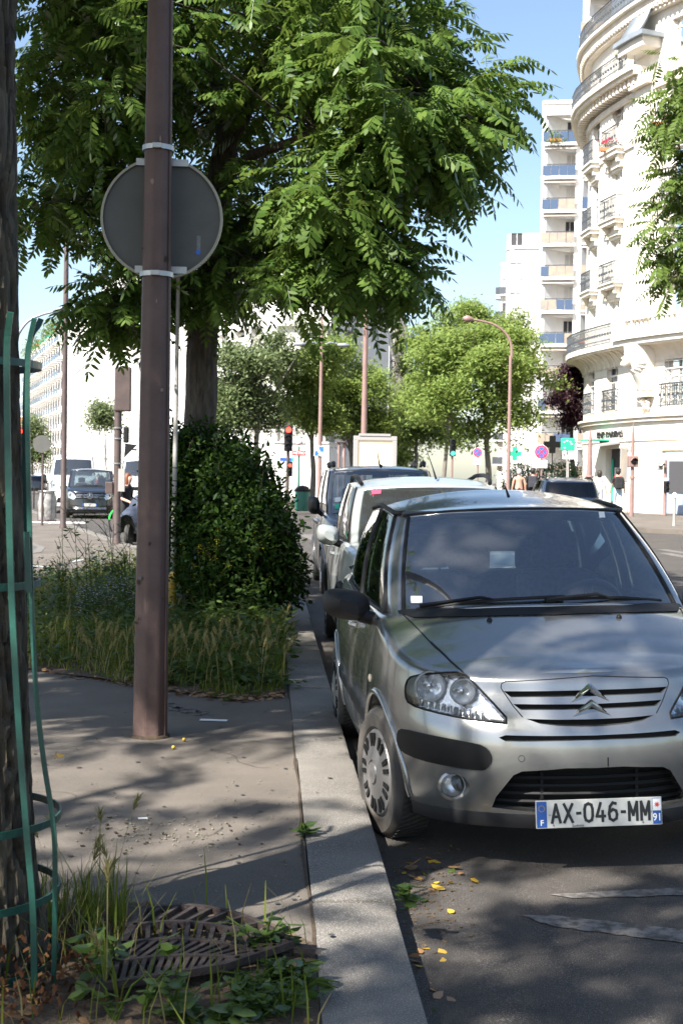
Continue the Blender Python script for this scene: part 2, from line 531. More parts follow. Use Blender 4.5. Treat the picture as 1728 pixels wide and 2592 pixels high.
pm('patch', (0.115, 0.107, 0.098), 0.9, col2=(0.14, 0.13, 0.12), nscale=2)
pm('chalk', (0.42, 0.43, 0.45), 0.9, col2=(0.25, 0.25, 0.25), nscale=20)
mark('pavement_marking', seg(ground_at(58, 1431), ground_at(120, 1436)), .14, 'chalk', walk_z)
mark('pavement_marking', seg(ground_at(182, 1424), ground_at(208, 1417)), .10, 'chalk', walk_z)
mark('pavement_marking', [ground_at(45, 1374), ground_at(80, 1376), ground_at(105, 1386), ground_at(95, 1398), ground_at(50, 1404)], .16, 'patch', walk_z)
# lighter dust smear behind the post
mb = MB()
for i in range(60):
    t = random.random(); x, y = ground_at(415 + 110 * t + random.gauss(0, 12), 1788 + 22 * t + random.gauss(0, 5))
    mb.box((x, y, .0035), (.05 * random.random() + .01, .03 * random.random() + .01, .001), Matrix.Rotation(random.random() * 3, 3, 'Z'))
o = obj('dust', mb, 'patch'); o['kind'] = 'stuff'

# parking-bay paint on the road in front of the car
def road_mark(pts, wdt, z=.004): return mark('road_marking', pts, wdt, 'road_paint', road_z, z)
def rp(px, py):
    x, y = ground_at(px, py, -0.08)
    for _ in range(6): x, y = ground_at(px, py, road_z(x, y))
    return (x, y)
a = rp(1312, 2322); b = rp(1728, 2378)
mb = MB()
quad = [rp(1312, 2317), rp(1390, 2318), rp(1900, 2375), rp(1900, 2412), rp(1400, 2347)]
def worn(P_):
    q_ = random.Random(len(P_)); out_ = []
    for a_, b_ in zip(P_, P_[1:] + P_[:1]):
        a_, b_ = Vector(a_), Vector(b_); n_ = max(1, int((b_ - a_).length / .035))
        for j_ in range(n_): out_.append(tuple(a_ + (b_ - a_) * (j_ / n_) + Vector((q_.gauss(0, .003), q_.gauss(0, .003)))))
    return out_
o = sheet('road_marking', worn(quad), lambda x, y: road_z(x, y) + .004, 'road_paint', 0.15)
quad = [rp(1390, 2266), rp(1900, 2238), rp(1900, 2262), rp(1450, 2276)]
o = sheet('road_marking', worn(quad), lambda x, y: road_z(x, y) + .004, 'road_paint', 0.15)

# crossings and lane lines far off
for px, py, qx, qy, wd in ((1668, 1348, 1740, 1346, .35), (1674, 1391, 1740, 1402, .3), (1680, 1400, 1740, 1412, .3), (715, 1306, 745, 1306, .5), (725, 1350, 752, 1352, .35), (728, 1392, 756, 1397, .35), (700, 1330, 750, 1330, .3)):
    road_mark(seg(rp(px, py), rp(qx, qy)), wd, .006)
for i in range(7):
    road_mark(seg((1.4 + i * 1.1, 33.5), (1.0 + i * 1.1, 37.0)), .5, .006)

# far footways, raised on their own kerbs
far_walks = [
    [(9.9, 50), (9.9, 44), (10.3, 41.5), (11.2, 40.0), (13.0, 38.6), (18, 36.0), (60, 15), (60, 120), (34, 170), (30, 170), (13.0, 70), (10.4, 58)],     # corner of the bank
    [(-1.5, 60), (3.0, 57.5), (5.6, 61), (8.5, 90), (15, 170), (-25, 170), (-9.0, 84)],                             # middle block
]
for P in far_walks:
    sheet('pavement', P, lambda x, y: rise(x, y) + 0.02, 'footway', 4.0, edge=0.2)

# chewing-gum spots, small stains and hairline cracks on the footway and kerb
q = random.Random(77); mb = MB()
for _ in range(170):
    x, y = q.uniform(-1.9, KX - .02), q.uniform(3.2, 11.5); r_ = q.uniform(.004, .014)
    mb.add([(x + r_ * math.cos(a) * q.uniform(.8, 1.2), y + r_ * math.sin(a) * q.uniform(.8, 1.2), .0052 if x < KX - .31 else .0125) for a in (2 * math.pi * k / 8 for k in range(8))], [tuple(range(8))])
pm('gum', (0.045, 0.041, 0.037), 0.9); o = obj('gum_spots', mb, 'gum'); o['kind'] = 'stuff'
mb = MB()
for _ in range(7):
    x, y = q.uniform(-1.6, .1), q.uniform(4.6, 9.5); a = q.uniform(0, 6.28); L_ = q.uniform(.3, 1.1); n_ = int(L_ / .04); rows = []
    for k in range(n_):
        a += q.gauss(0, .35); x += .04 * math.cos(a); y += .04 * math.sin(a); wd_ = .0016 * (1 - k / n_) + .0006
        if x > KX - .33: break
        rows.append([(x - wd_ * math.sin(a), y + wd_ * math.cos(a), .0042), (x + wd_ * math.sin(a), y - wd_ * math.cos(a), .0042)])
    if len(rows) > 2: mb.grid(rows)
o = obj('cracks', mb, 'joint_dirt', fix=False); o['kind'] = 'stuff'
# ================================================================== vehicles
pm('paint_silver', (0.31, 0.315, 0.31), 0.24, 0.8, col2=(0.285, 0.29, 0.285), nscale=3, coat=0.6, rvar=0.05)
pm('paint_white', (0.43, 0.455, 0.44), 0.28, 0.35, col2=(0.40, 0.42, 0.405), nscale=3, coat=0.6)
pm('paint_taupe', (0.17, 0.165, 0.16), 0.28, 0.6, col2=(0.15, 0.146, 0.142), nscale=3, coat=0.6)
pm('paint_black', (0.008, 0.009, 0.011), 0.18, 0.0, coat=0.8)
pm('paint_vanwhite', (0.62, 0.64, 0.66), 0.3, 0.0, coat=0.3, col2=(0.55, 0.57, 0.58), nscale=2)
pm('paint_navy', (0.015, 0.025, 0.05), 0.25, 0.2, coat=0.6)
pm('trim', (0.009, 0.009, 0.010), 0.6, spec=.3, bump=0.1, bscale=400)

def resample(poly, step):
    out = []; n = len(poly)
    for i in range(n):
        a, b = Vector(poly[i]), Vector(poly[(i + 1) % n]); k = max(1, int((b - a).length / step))
        for j in range(k): out.append(a + (b - a) * (j / k))
    return out

def roundpoly(poly, it=2):
    P = [Vector(p) for p in poly]
    for _ in range(it):
        Q = []
        for i in range(len(P)):
            a, b = P[i], P[(i + 1) % len(P)]
            Q += [a * .75 + b * .25, a * .25 + b * .75]
        P = Q
    return P

def inpoly(P, x, y):
    c = False; j = len(P) - 1
    for i in range(len(P)):
        if (P[i].y > y) != (P[j].y > y) and x < (P[j].x - P[i].x) * (y - P[i].y) / (P[j].y - P[i].y) + P[i].x: c = not c
        j = i
    return c

def fill2d(poly, step):
    """outline + inner grid -> (points, triangles, outline count)"""
    P = resample(poly, step); n = len(P)
    V = list(P)
    x0, x1 = min(p.x for p in P), max(p.x for p in P); y0, y1 = min(p.y for p in P), max(p.y for p in P)
    y = y0 + step / 2
    while y < y1:
        x = x0 + step / 2
        while x < x1:
            if inpoly(P, x, y) and min((p - Vector((x, y))).length for p in P) > step * .4: V.append(Vector((x, y)))
            x += step
        y += step
    r = delaunay_2d_cdt(V, [(i, (i + 1) % n) for i in range(n)], [], 1, 1e-6)
    return r[0], [tuple(f) for f in r[2]], n

class Car:
    def __init__(s, sp, root):
        s.sp, s.root = sp, root
        s.loc = root.matrix_basis.copy()
        s.inv = s.loc.inverted()
        s.build_shell()
    def build_shell(s):
        sp = s.sp
        seg = sp.get('seg', 6)
        P = catmull([(x, y, 0) for x, y in sp['outline']], seg); N = len(P) - 1
        nor = []
        for i in range(N + 1):
            t = P[min(i+1, N)] - P[max(i-1, 0)]
            n = Vector((t.y, -t.x, 0)).normalized()
            if i == 0: n = Vector((0, -1, 0))
            if i == N: n = Vector((0, 1, 0))
            nor.append(n)
        def inset(i, z):
            n = nor[i]; v = n.x * n.x * tab(sp['side_in'], z)
            v += n.y * n.y * (tab(sp['front_in'], z) if n.y < 0 else tab(sp['rear_in'], z))
            return v
        Rr = sp.get('R', .06); NZ = sp.get('nz', 16); NR = 6
        lev = []
        for k in range(NZ + NR):
            row = []
            for i in range(N + 1):
                y0 = P[i].y; zb = tab(sp['zb'], y0); zt = tab(sp['zt'], y0)
                if k < NZ:
                    z = zb + (zt - Rr - zb) * k / (NZ - 1); d = inset(i, z)
                else:
                    a = R(86) * (k - NZ + 1) / NR; z = zt - Rr + Rr * math.sin(a); d = inset(i, zt - Rr) + Rr * (1 - math.cos(a))
                q = P[i] - nor[i] * d
                row.append(Vector((0.0 if i in (0, N) else max(q.x, .002), q.y, z)))
            lev.append(row)
        verts, faces = [], []
        RN = 2 * N
        for row in lev:
            verts += row + [Vector((-row[i].x, row[i].y, row[i].z)) for i in range(N - 1, 0, -1)]
        for k in range(len(lev) - 1):
            for i in range(RN):
                a, b = k * RN + i, k * RN + (i + 1) % RN
                faces.append((a, b, b + RN, a + RN))
        m = 14
        def cap(level, crown, flip):
            rows = []
            for i in range(N + 1):
                base = level * RN
                if i in (0, N): rows.append([base + i] * (m + 1)); continue
                r_, l_ = base + i, base + RN - i
                xe, y, z = verts[r_]
                cr = tab(sp['crown'], y) if crown else 0.0
                row = [r_]
                for k in range(1, m):
                    c = 1 - 2 * k / m
                    verts.append(Vector((xe * c, y, z + cr * (1 - abs(c) ** 2.3)))); row.append(len(verts) - 1)
                row.append(l_); rows.append(row)
            for i in range(N):
                for k in range(m):
                    f = [rows[i][k], rows[i][k + 1], rows[i + 1][k + 1], rows[i + 1][k]]
                    g = []
                    for x in f:
                        if x not in g: g.append(x)
                    if len(g) > 2: faces.append(tuple(g[::-1] if flip else g))
        cap(len(lev) - 1, True, False); cap(0, False, True)
        s.verts, s.faces = verts, faces
        s.bvh = BVHTree.FromPolygons([tuple(v) for v in verts], faces)
    # ---- projections on the outer skin
    def front(s, u, v, off=0.0):
        h = s.bvh.ray_cast(Vector((u, -1, v)), Vector((0, 1, 0)))
        if h[0] is None or h[0].y > 1.0:
            h = s.bvh.find_nearest(Vector((u, .3, v)))
        n = h[1] if h[1].y < 0 else -h[1]
        return h[0] + n * off
    def side(s, sg):
        def f(u, v, off=0.0):
            h = s.bvh.ray_cast(Vector((sg * 2, u, v)), Vector((-sg, 0, 0)))
            if h[0] is None: h = s.bvh.find_nearest(Vector((sg * .8, u, v)))
            n = h[1] if h[1].x * sg > 0 else -h[1]
            return h[0] + n * off
        return f
    def top(s, u, v, off=0.0):
        h = s.bvh.ray_cast(Vector((u, v, 3)), Vector((0, 0, -1)))
        if h[0] is None: h = s.bvh.find_nearest(Vector((u, v, 1)))
        return h[0] + Vector((0, 0, 1)) * off
    def pix(s, px, py):
        """car-space point of the skin seen at a photo pixel"""
        o = s.inv @ Vector((0, 0, 1.5)); d = (s.inv.to_3x3() @ (at(px, py, 10) - Vector((0, 0, 1.5)))).normalized()
        h = s.bvh.ray_cast(o, d)
        if h[0] is None: h = (s.bvh.find_nearest(o + d * 6)[0],)
        return h[0]
    def fx(s, pts):
        return [(p.x, p.z) for p in (s.pix(*q) for q in pts)]
    # ---- pieces
    def patch(s, name, poly, proj, mat, off=.003, step=.03, parent=None, thick=0.0, sm=50):
        V, T, n = fill2d(poly, step)
        mb = MB(); mb.add([proj(p.x, p.y, off) for p in V], T)
        if thick:
            q = [proj(p.x, p.y, off) for p in V[:n]]; r_ = [proj(p.x, p.y, off - thick) for p in V[:n]]
            mb.add(q + r_, [(i, (i + 1) % n, n + (i + 1) % n, n + i) for i in range(n)])
        return obj(name, mb, mat, parent or s.root, sm=sm)
    def cutter(s, poly, proj, axis, depth, step=.03):
        V, T, n = fill2d(poly, step); axis = Vector(axis); m = len(V)
        h = [proj(p.x, p.y) for p in V]
        mb = MB(); mb.add([p + axis * depth for p in h] + [p - axis * .25 for p in h],
                          T + [tuple(m + i for i in t[::-1]) for t in T] + [(i, (i + 1) % n, m + (i + 1) % n, m + i) for i in range(n)])
        return mb
    def line(s, name, pts, proj, mat, r=.003, parent=None, off=0.0, n=6, step=.04):
        Q = []
        for a, b in zip(pts, pts[1:]):
            a, b = Vector(a), Vector(b); k = max(1, int((b - a).length / step))
            for j in range(k): Q.append(a + (b - a) * (j / k))
        Q.append(Vector(pts[-1]))
        return obj(name, MB().tube([proj(p.x, p.y, off) for p in Q], r, n), mat, parent or s.root, sm=60)

def greenhouse(car, base, roof, crown, wins, paint, seg=5, nt=10, t0=.05, t1=.93, bulge=.025, glass='car_glass', front_glass='windscreen', roofmat=None):
    """base/roof: matching half control points (x, y, z); wins: (first, last, kind) control index ranges that are glass"""
    B = catmull(base, seg); T = catmull(roof, seg); N = len(B) - 1
    ts = [0, t0] + [t0 + (t1 - t0) * k / nt for k in range(1, nt)] + [t1, (t1 + 1) / 2, 1.0]
    def pt(i, t):
        p = B[i] + (T[i] - B[i]) * t
        d = Vector(((T[min(i+1, N)] - T[max(i-1, 0)]).y, -(T[min(i+1, N)] - T[max(i-1, 0)]).x, 0)).normalized()
        if i in (0, N): d = Vector((0, -1 if i == 0 else 1, 0))
        q = p + d * bulge * math.sin(math.pi * min(1, t * 1.02))
        if t > t1: q = q + Vector((0, 0, 0))
        if i in (0, N): q.x = 0.0
        return q
    root = car.root
    frame = MB(); gl = {}
    def isglass(i, k):
        if k < 1 or k > nt: return None
        c = i / seg
        for w_ in wins:
            if w_[0] - 1e-6 <= c < w_[1] - 1e-6: return w_[2]
        return None
    for sg in (1, -1):
        for i in range(N):
            for k in range(len(ts) - 1):
                q = [pt(i, ts[k]), pt(i + 1, ts[k]), pt(i + 1, ts[k + 1]), pt(i, ts[k + 1])]
                q = [Vector((p.x * sg, p.y, p.z)) for p in q]
                if sg < 0: q = q[::-1]
                g = isglass(i, k)
                if g is None: frame.add(q, [(0, 1, 2, 3)])
                else: gl.setdefault((g, 0 if g in ('windscreen', 'rear_window') else sg), MB()).add(q, [(0, 1, 2, 3)])
    # roof skin
    m = 14; roofm = MB(); rows = []
    for i in range(N + 1):
        p = pt(i, 1.0); cr = tab([(j, c) for j, c in enumerate(crown)], i / seg)
        rows.append([Vector((p.x * (1 - 2 * k / m), p.y, p.z + cr * (1 - abs(1 - 2 * k / m) ** 2.2))) for k in range(m + 1)])
    roofm.grid(rows)
    def weld(mb):
        me = mb.mesh('w'); bm = bmesh.new(); bm.from_mesh(me)
        bmesh.ops.remove_doubles(bm, verts=bm.verts, dist=.0006)
        bmesh.ops.dissolve_degenerate(bm, edges=bm.edges, dist=.0005)
        bmesh.ops.recalc_face_normals(bm, faces=bm.faces)
        bm.to_mesh(me); bm.free(); smooth(me, 45); return me
    fo = obj('window_frame', weld(frame), paint, root)
    so = fo.modifiers.new('thick', 'SOLIDIFY'); so.thickness = .035; so.offset = -1
    ro = obj('roof', weld(roofm), roofmat or paint, root)
    so = ro.modifiers.new('thick', 'SOLIDIFY'); so.thickness = .02; so.offset = -1
    for (g, sg), mb in gl.items():
        obj(g, weld(mb), front_glass if g == 'windscreen' else glass, root)
    return pt

def wheel(parent, x, y, r, wd, rim, style, steer=0.0, mat_rim='hubcap'):
    """x < 0 is the kerb side of a car that faces the camera; outer face points away from the car"""
    sg = -1 if x < 0 else 1
    w_ = bpy.data.objects.new('wheel', None); C.objects.link(w_); w_.parent = parent
    w_.location = (x, y, r); w_.rotation_euler = (0, 0, R(steer)); w_.empty_display_size = .1
    h = wd / 2
    prof = [(rim * .97, -h * .8), (rim + .012, -h), (r - .03, -h), (r - .008, -h * .82), (r, -h * .6), (r, h * .6), (r - .008, h * .82), (r - .03, h), (rim + .012, h), (rim * .97, h * .8)]
    t = MB().lathe([(a, b * sg) for a, b in prof], n=40, axis='X')
    for k in range(-2, 3):                       # tread grooves
        pass
    obj('tyre', t, 'tyre_side', w_, sm=35)
    tr = MB()
    for k in range(64):
        a = 2 * math.pi * k / 64
        tr.box((0, (r + .001) * math.cos(a), (r + .001) * math.sin(a)), (h * 1.5, .003, .012), Matrix.Rotation(a, 3, 'X') @ Matrix.Rotation(.35, 3, 'Y'))
    obj('tread', tr, 'rubber', w_)
    fo = h * sg
    hub = MB()
    if style == 'hubcap':
        hub.lathe([(rim * .985, fo * .55), (rim, fo * .85), (rim * .95, fo * 1.0), (rim * .80, fo * .98), (rim * .55, fo * 1.08), (rim * .33, fo * 1.18), (rim * .30, fo * 1.18), (rim * .29, fo * 1.10), (rim * .26, fo * 1.10), (rim * .24, fo * 1.22), (0.0, fo * 1.26)], n=48, axis='X')
        obj('hubcap', hub, mat_rim, w_, sm=30)
        sl = MB()
        for k in range(9):
            for e in (-.13, .13):
                a = 2 * math.pi * k / 9 + e
                rr = rim * .76
                sl.box((fo * 1.015, rr * math.cos(a), rr * math.sin(a)), (.012, rim * .30, rim * .105), Matrix.Rotation(a, 3, 'X'))
        obj('hubcap_slots', sl, 'void', w_)
        em = MB()
        for zz in (0.0, -.016):
            em.add([(fo * 1.27, -.016, zz - .008), (fo * 1.27, 0, zz + .006), (fo * 1.27, .016, zz - .008), (fo * 1.27, .016, zz - .002), (fo * 1.27, 0, zz + .012), (fo * 1.27, -.016, zz - .002)], [(0, 1, 4, 5), (1, 2, 3, 4)])
        obj('emblem', em, 'steel', w_)
    else:
        hub.lathe([(rim * .985, fo * .3), (rim, fo * .9), (rim * .93, fo * .95), (rim * .9, fo * .5), (0, fo * .35)], n=36, axis='X')
        obj('rim', hub, 'void', w_, sm=30)
        sp = MB()
        for k in range(5):
            a = 2 * math.pi * k / 5
            for e in (-.12, .12):
                ca, sa = math.cos(a + e), math.sin(a + e)
                sp.tube([(fo * .9, .03 * ca, .03 * sa), (fo * .92, rim * .93 * ca, rim * .93 * sa)], .016, 6)
        sp.lathe([(rim * .93, fo * .9), (rim, fo * .98), (rim * .98, fo * .8)], n=36, axis='X', cap=False)
        sp.lathe([(.05, fo * .8), (.05, fo * .98), (0, fo)], n=16, axis='X')
        obj('spokes', sp, mat_rim, w_, sm=30)
    return w_

def arches(car, axles, rad, zc, depth=.26, wmax=1.2):
    out = []
    W = max(v.x for v in car.verts)
    for ya in axles:
        for sg in (-1, 1):
            n = 36
            poly = [(ya + rad * math.cos(2 * math.pi * k / n), zc + rad * math.sin(2 * math.pi * k / n)) for k in range(n)]
            out.append(MB().prism(poly, W - depth, wmax, lambda u, v, w__, sg=sg: (sg * w__, u, v)))
    return out

def arch_lip(car, ya, rad, zc, sg, mat, r=.014, a0=-20, a1=200, z0=.2, name='arch_trim', flat=None):
    pj = car.side(sg); pts = []
    for k in range(41):
        a = R(a0 + (a1 - a0) * k / 40); z = zc + rad * math.sin(a)
        if z < z0: continue
        pts.append(pj(ya + rad * math.cos(a), z, -.002))
    return obj(name, MB().tube(pts, r, 8), mat, car.root, sm=60)

def mirror_cup(parent, c, d, mat, sg=-1, name='mirror'):
    """door mirror shell: rounded pod that tapers to the door"""
    mb = MB(); rows = []
    n = 20
    for k in range(9):
        t = k / 8                                      # along y: front bulge to flat back
        s_ = math.sin(math.pi * (.10 + .40 * t)) ** .8
        row = []
        for j in range(n):
            a = 2 * math.pi * j / n
            ca, sa = math.cos(a), math.sin(a)
            sx = abs(ca) ** .7 * (1 if ca >= 0 else -1); sz = abs(sa) ** .7 * (1 if sa >= 0 else -1)
            row.append((c[0] + sx * d[0] / 2 * s_, c[1] - d[1] / 2 + d[1] * t, c[2] + sz * d[2] / 2 * s_ + (-.018 * sx * sg * -1)))
        rows.append(row)
    mb.grid(rows, closed=True)
    mb.f.append(tuple(range(n))[::-1]); mb.f.append(tuple(8 * n + j for j in range(n)))
    o = obj(name, mb, mat, parent, sm=50)
    arm = MB().tube([(c[0] - sg * d[0] * .25, c[1], c[2] - d[2] * .30), (c[0] - sg * d[0] * .70, c[1] + .01, c[2] - d[2] * .55)], [.035, .03], 10)
    obj('mirror_arm', arm, 'trim', o, sm=60)
    g = MB().lathe([(d[2] * .40, d[1] / 2 + .002), (0, d[1] / 2 + .003)], (0, 0, 0), 20, 'Y')
    g.v = [(c[0] + p[0] * d[0] / d[2], c[1] + p[1], c[2] + p[2]) for p in g.v]
    obj('mirror_glass', g, 'chrome', o)
    return o

def seat(parent, x, y, zseat, h=.62, wd=.48, head=True, name='seat'):
    s_ = MB()
    rows = []
    def slab(cx, cy, cz, w_, d_, h_, tilt):
        mb = MB(); n = 16; rr = []
        rot = Matrix.Rotation(tilt, 3, 'X')
        for t in (0, .04, .2, .5, .8, .95, 1):
            f = .80 + .20 * math.sin(math.pi * min(1, max(0, t))) ** .4 if t in (0, 1) else 1.0
            f = 0.72 if t in (0, 1) else (0.9 if t in (.04,) else 1.0 - .12 * max(0, t - .5))
            row = []
            for k in range(n):
                a = 2 * math.pi * k / n; ca, sa = math.cos(a), math.sin(a)
                p = Vector((abs(ca) ** .5 * (1 if ca > 0 else -1) * w_ / 2 * f, abs(sa) ** .5 * (1 if sa > 0 else -1) * d_ / 2 * f, h_ * t))
                row.append(rot @ p + Vector((cx, cy, cz)))
            rr.append(row)
        s_.grid(rr, closed=True)
        o = len(s_.v) - 7 * n
        s_.f.append(tuple(o + k for k in range(n))[::-1]); s_.f.append(tuple(o + 6 * n + k for k in range(n)))
    slab(x, y, zseat, wd, .14, h, R(-14))
    slab(x, y - .25, zseat - .12, wd, .5, .15, 0)
    o = obj(name, s_, 'seat_cloth', parent, sm=60)
    if head:
        s_ = MB(); yt = y + math.sin(R(14)) * (h + .06)
        slab(x, yt, zseat + h + .01, .27, .10, .19, R(-8))
        for e in (-.06, .06): s_.tube([(x + e, yt - .01, zseat + h - .06), (x + e, yt, zseat + h + .06)], .006, 6)
        obj('headrest', s_, 'seat_cloth', o, sm=60)
    return o

# ------------------------------------------------------------------ the silver hatchback
HX, HY = 1.36, 5.52
hr = thing('hatchback_car', 'silver five-door hatchback with double-chevron grille and front plate AX-046-MM', 'car',
           (HX, HY, road_z(HX, HY) - .004), R(1.5), ry=R(-1.9))
SPH = dict(
    outline=[(0, 0), (.2, .022), (.38, .075), (.55, .165), (.68, .29), (.765, .46), (.815, .72), (.833, 1.1), (.833, 2.0), (.83, 2.8), (.81, 3.3), (.74, 3.62), (.55, 3.78), (.3, 3.84), (0, 3.85)],
    zb=[(0, .215), (.35, .21), (.9, .20), (3.0, .2), (3.85, .26)],
    zt=[(0, .815), (.12, .82), (.3, .835), (.5, .875), (.75, .945), (.95, .985), (1.3, .995), (2.5, 1.0), (3.3, 1.02), (3.85, 1.02)],
    crown=[(0, .0), (.12, .012), (.3, .035), (.55, .06), (.8, .065), (1.0, .06), (1.4, .03), (2.2, 0), (3.85, .02)],
    front_in=[(.2, .045), (.26, .03), (.32, .02), (.40, .006), (.46, 0), (.54, .004), (.60, .022), (.64, .05), (.70, .075), (.76, .10), (.82, .135)],
    side_in=[(.2, .06), (.3, .022), (.45, .006), (.6, .0), (.72, .006), (.85, .025), (1.0, .055)],
    rear_in=[(.25, .06), (.35, .01), (.55, 0), (.7, .05), (1.02, .09)], R=.055, nz=22, seg=8)
hc = Car(SPH, hr)
z1 = lambda *q: [(a / 1.525 + 700, b / 1.525 + 1150) for a, b in q]
z2 = lambda *q: [(a / 1.786 + 850, b / 1.786 + 1600) for a, b in q]
def sym(pts):                               # left half outline -> whole, mirrored about the car's middle
    return pts + [(-x, z) for x, z in reversed(pts)]
mir = lambda pts: [(-x, z) for x, z in reversed(pts)]
lamp = roundpoly(hc.fx(z2((316, 225), (345, 195), (470, 183), (572, 182), (605, 210), (690, 300), (795, 414), (700, 407), (560, 387), (430, 358), (330, 326), (312, 288))), 1)
pad = roundpoly(hc.fx(z2((283, 445), (305, 434), (420, 462), (640, 503), (690, 528), (708, 572), (688, 616), (655, 626), (520, 606), (380, 575), (298, 538), (280, 495))), 1)
fogc = hc.fx(z2((530, 698)))[0]
fog = [(fogc[0] + .062 * math.cos(a), fogc[1] + .056 * math.sin(a)) for a in (2 * math.pi * k / 20 for k in range(20))]
def mid(px, py):
    p = hc.pix(*z2((px, py))[0]); return (0.0, p.z)
intake = hc.fx(z2((704, 792), (722, 745), (800, 648), (840, 630), (1000, 620))); zi = mid(1215, 612)[1]
zlow = hc.fx(z2((920, 815)))[0][1]
intake = sym([(-.18, zlow - .004), intake[0], intake[1], intake[2], intake[3], intake[4], (-.12, zi)])
slot = hc.fx(z2((735, 477), (765, 466), (1100, 468))); slot2 = hc.fx(z2((1100, 490), (765, 494)))
slot = sym([slot2[0], slot2[1], slot[0], slot[1], slot[2]])
g1 = hc.fx(z2((1105, 290), (790, 294), (757, 267), (1110, 263))); g2 = hc.fx(z2((1100, 350), (835, 352), (800, 325), (1090, 326)))
def grille_slot(g):
    return sym([(-.035, g[0][1]), g[1], g[2], (-.035, g[3][1])])
GS1, GS2 = grille_slot(g1), grille_slot(g2)
g3 = hc.fx(z2((1000, 424), (920, 414), (858, 392), (1000, 396)))
GS3 = sym([(-.05, g3[0][1] - .004), g3[0], g3[1], g3[2], g3[3], (-.05, g3[3][1])])
AX1, AX2, WR = .76, 3.20, .298
cut = arches(hc, (AX1, AX2), .345, WR + .01)
Y_ = (0, 1, 0)
cut += [hc.cutter(p, hc.front, Y_, d, .04) for p, d in ((lamp, .09), (mir(lamp), .09), (fog, .05), ([(-x, z) for x, z in reversed(fog)], .05), (intake, .12), (slot, .03), (GS1, .04), (GS2, .04), (GS3, .05))]
cut.append(MB().box((0, 2.2, 1.0), (1.36, 2.45, 1.2)))             # passenger space
me = MB(); me.v = [tuple(v) for v in hc.verts]; me.f = hc.faces
m0 = me.mesh('body'); fixn(m0)
bodym = boolean_cut(m0, cut); smooth(bodym, 32)
body = obj('body', bodym, 'paint_silver', hr, fix=False)
# lamps
for sg, P in ((-1, lamp), (1, mir(lamp))):
    hl = hc.patch('headlight', P, hc.front, 'lamp_glass', .001, .03)
    hc.patch('reflector_bowl', P, lambda u, v, o=0: hc.front(u, v) + Vector((0, .075, 0)), 'reflector', 0, .03, hl)
    cx = sum(p[0] for p in P) / len(P); cz = sum(p[1] for p in P) / len(P)
    b = MB()
    for dx, dz, rr in ((-.07 * -sg, .035, .062), (.055 * -sg, .022, .050)):
        p = hc.front(cx + dx, cz + dz)
        b.lathe([(rr, .012), (rr * .96, .02), (rr * .75, .045), (rr * .35, .06), (.012, .06), (.012, .025), (0, .02)], p, 24, 'Y', cap=False)
    obj('lamp_cup', b, 'reflector', hl, sm=40)
    b = MB()
    for dx, dz, rr in ((-.07 * -sg, .035, .066), (.055 * -sg, .022, .054)):
        p = hc.front(cx + dx, cz + dz); b.lathe([(rr, .010), (rr, .03), (rr * .93, .03), (rr * .93, .010), (rr, .010)], p, 24, 'Y', cap=False)
    for k in range(12):
        t = k / 11; b.box(hc.front(cx - .13 + .26 * t, cz - .055 - .04 * (t if sg < 0 else 1 - t) + .02) + Vector((0, .05, 0)), (.004, .02, .03))
    obj('bezel', b, 'steel', hl, sm=40)
    rim = [hc.front(p[0], p[1], .001) for p in resample(P, .03)]
    obj('lamp_seal', MB().tube(rim + rim[:1], .0045, 6), 'black', hl, sm=60)
for sg, P in ((-1, pad), (1, mir(pad))):
    hc.patch('bumper_pad', P, hc.front, 'black_satin', .008, .03, thick=.012)
for sg in (-1, 1):
    c = (fogc[0] * -sg, fogc[1]) if sg > 0 else fogc
    p = hc.front(*c)
    fl = obj('fog_lamp', MB().lathe([(.048, .02), (.047, .012), (.03, .004), (0, .0)], p + Vector((0, .006, 0)), 24, 'Y', cap=False), 'lamp_glass', hr, sm=50)
    obj('reflector_bowl', MB().lathe([(.047, .022), (.03, .04), (0, .046)], p + Vector((0, .006, 0)), 24, 'Y', cap=False), 'reflector', fl, sm=50)
    obj('surround', MB().lathe([(.062, .045), (.062, .012), (.052, .008), (.049, .012), (.049, .05)], p, 28, 'Y', cap=False), 'paint_silver', fl, sm=40)
# dark backs of the openings
hc.patch('intake_back', intake, lambda u, v, o=0: hc.front(u, v) + Vector((0, .114, 0)), 'void', 0, .05)
lw = MB()
for k in range(5):
    z = zlow + .03 + (zi - zlow - .03) * k / 4.6
    xw = .44 - .09 * k / 4
    lw.tube([hc.front(-xw + 2 * xw * j / 16, z) + Vector((0, .07, 0)) for j in range(17)], .008, 5)
for x in (-.2, .2): lw.box(hc.front(x, (zlow + zi) / 2) + Vector((0, .08, 0)), (.012, .02, zi - zlow))
obj('intake_louvres', lw, 'trim', hr)
for g, dd in ((slot, .027), (GS1, .037), (GS2, .037), (GS3, .045)):
    hc.patch('slot_back', g, lambda u, v, o=0, dd=dd: hc.front(u, v) + Vector((0, dd, 0)), 'void', 0, .05)
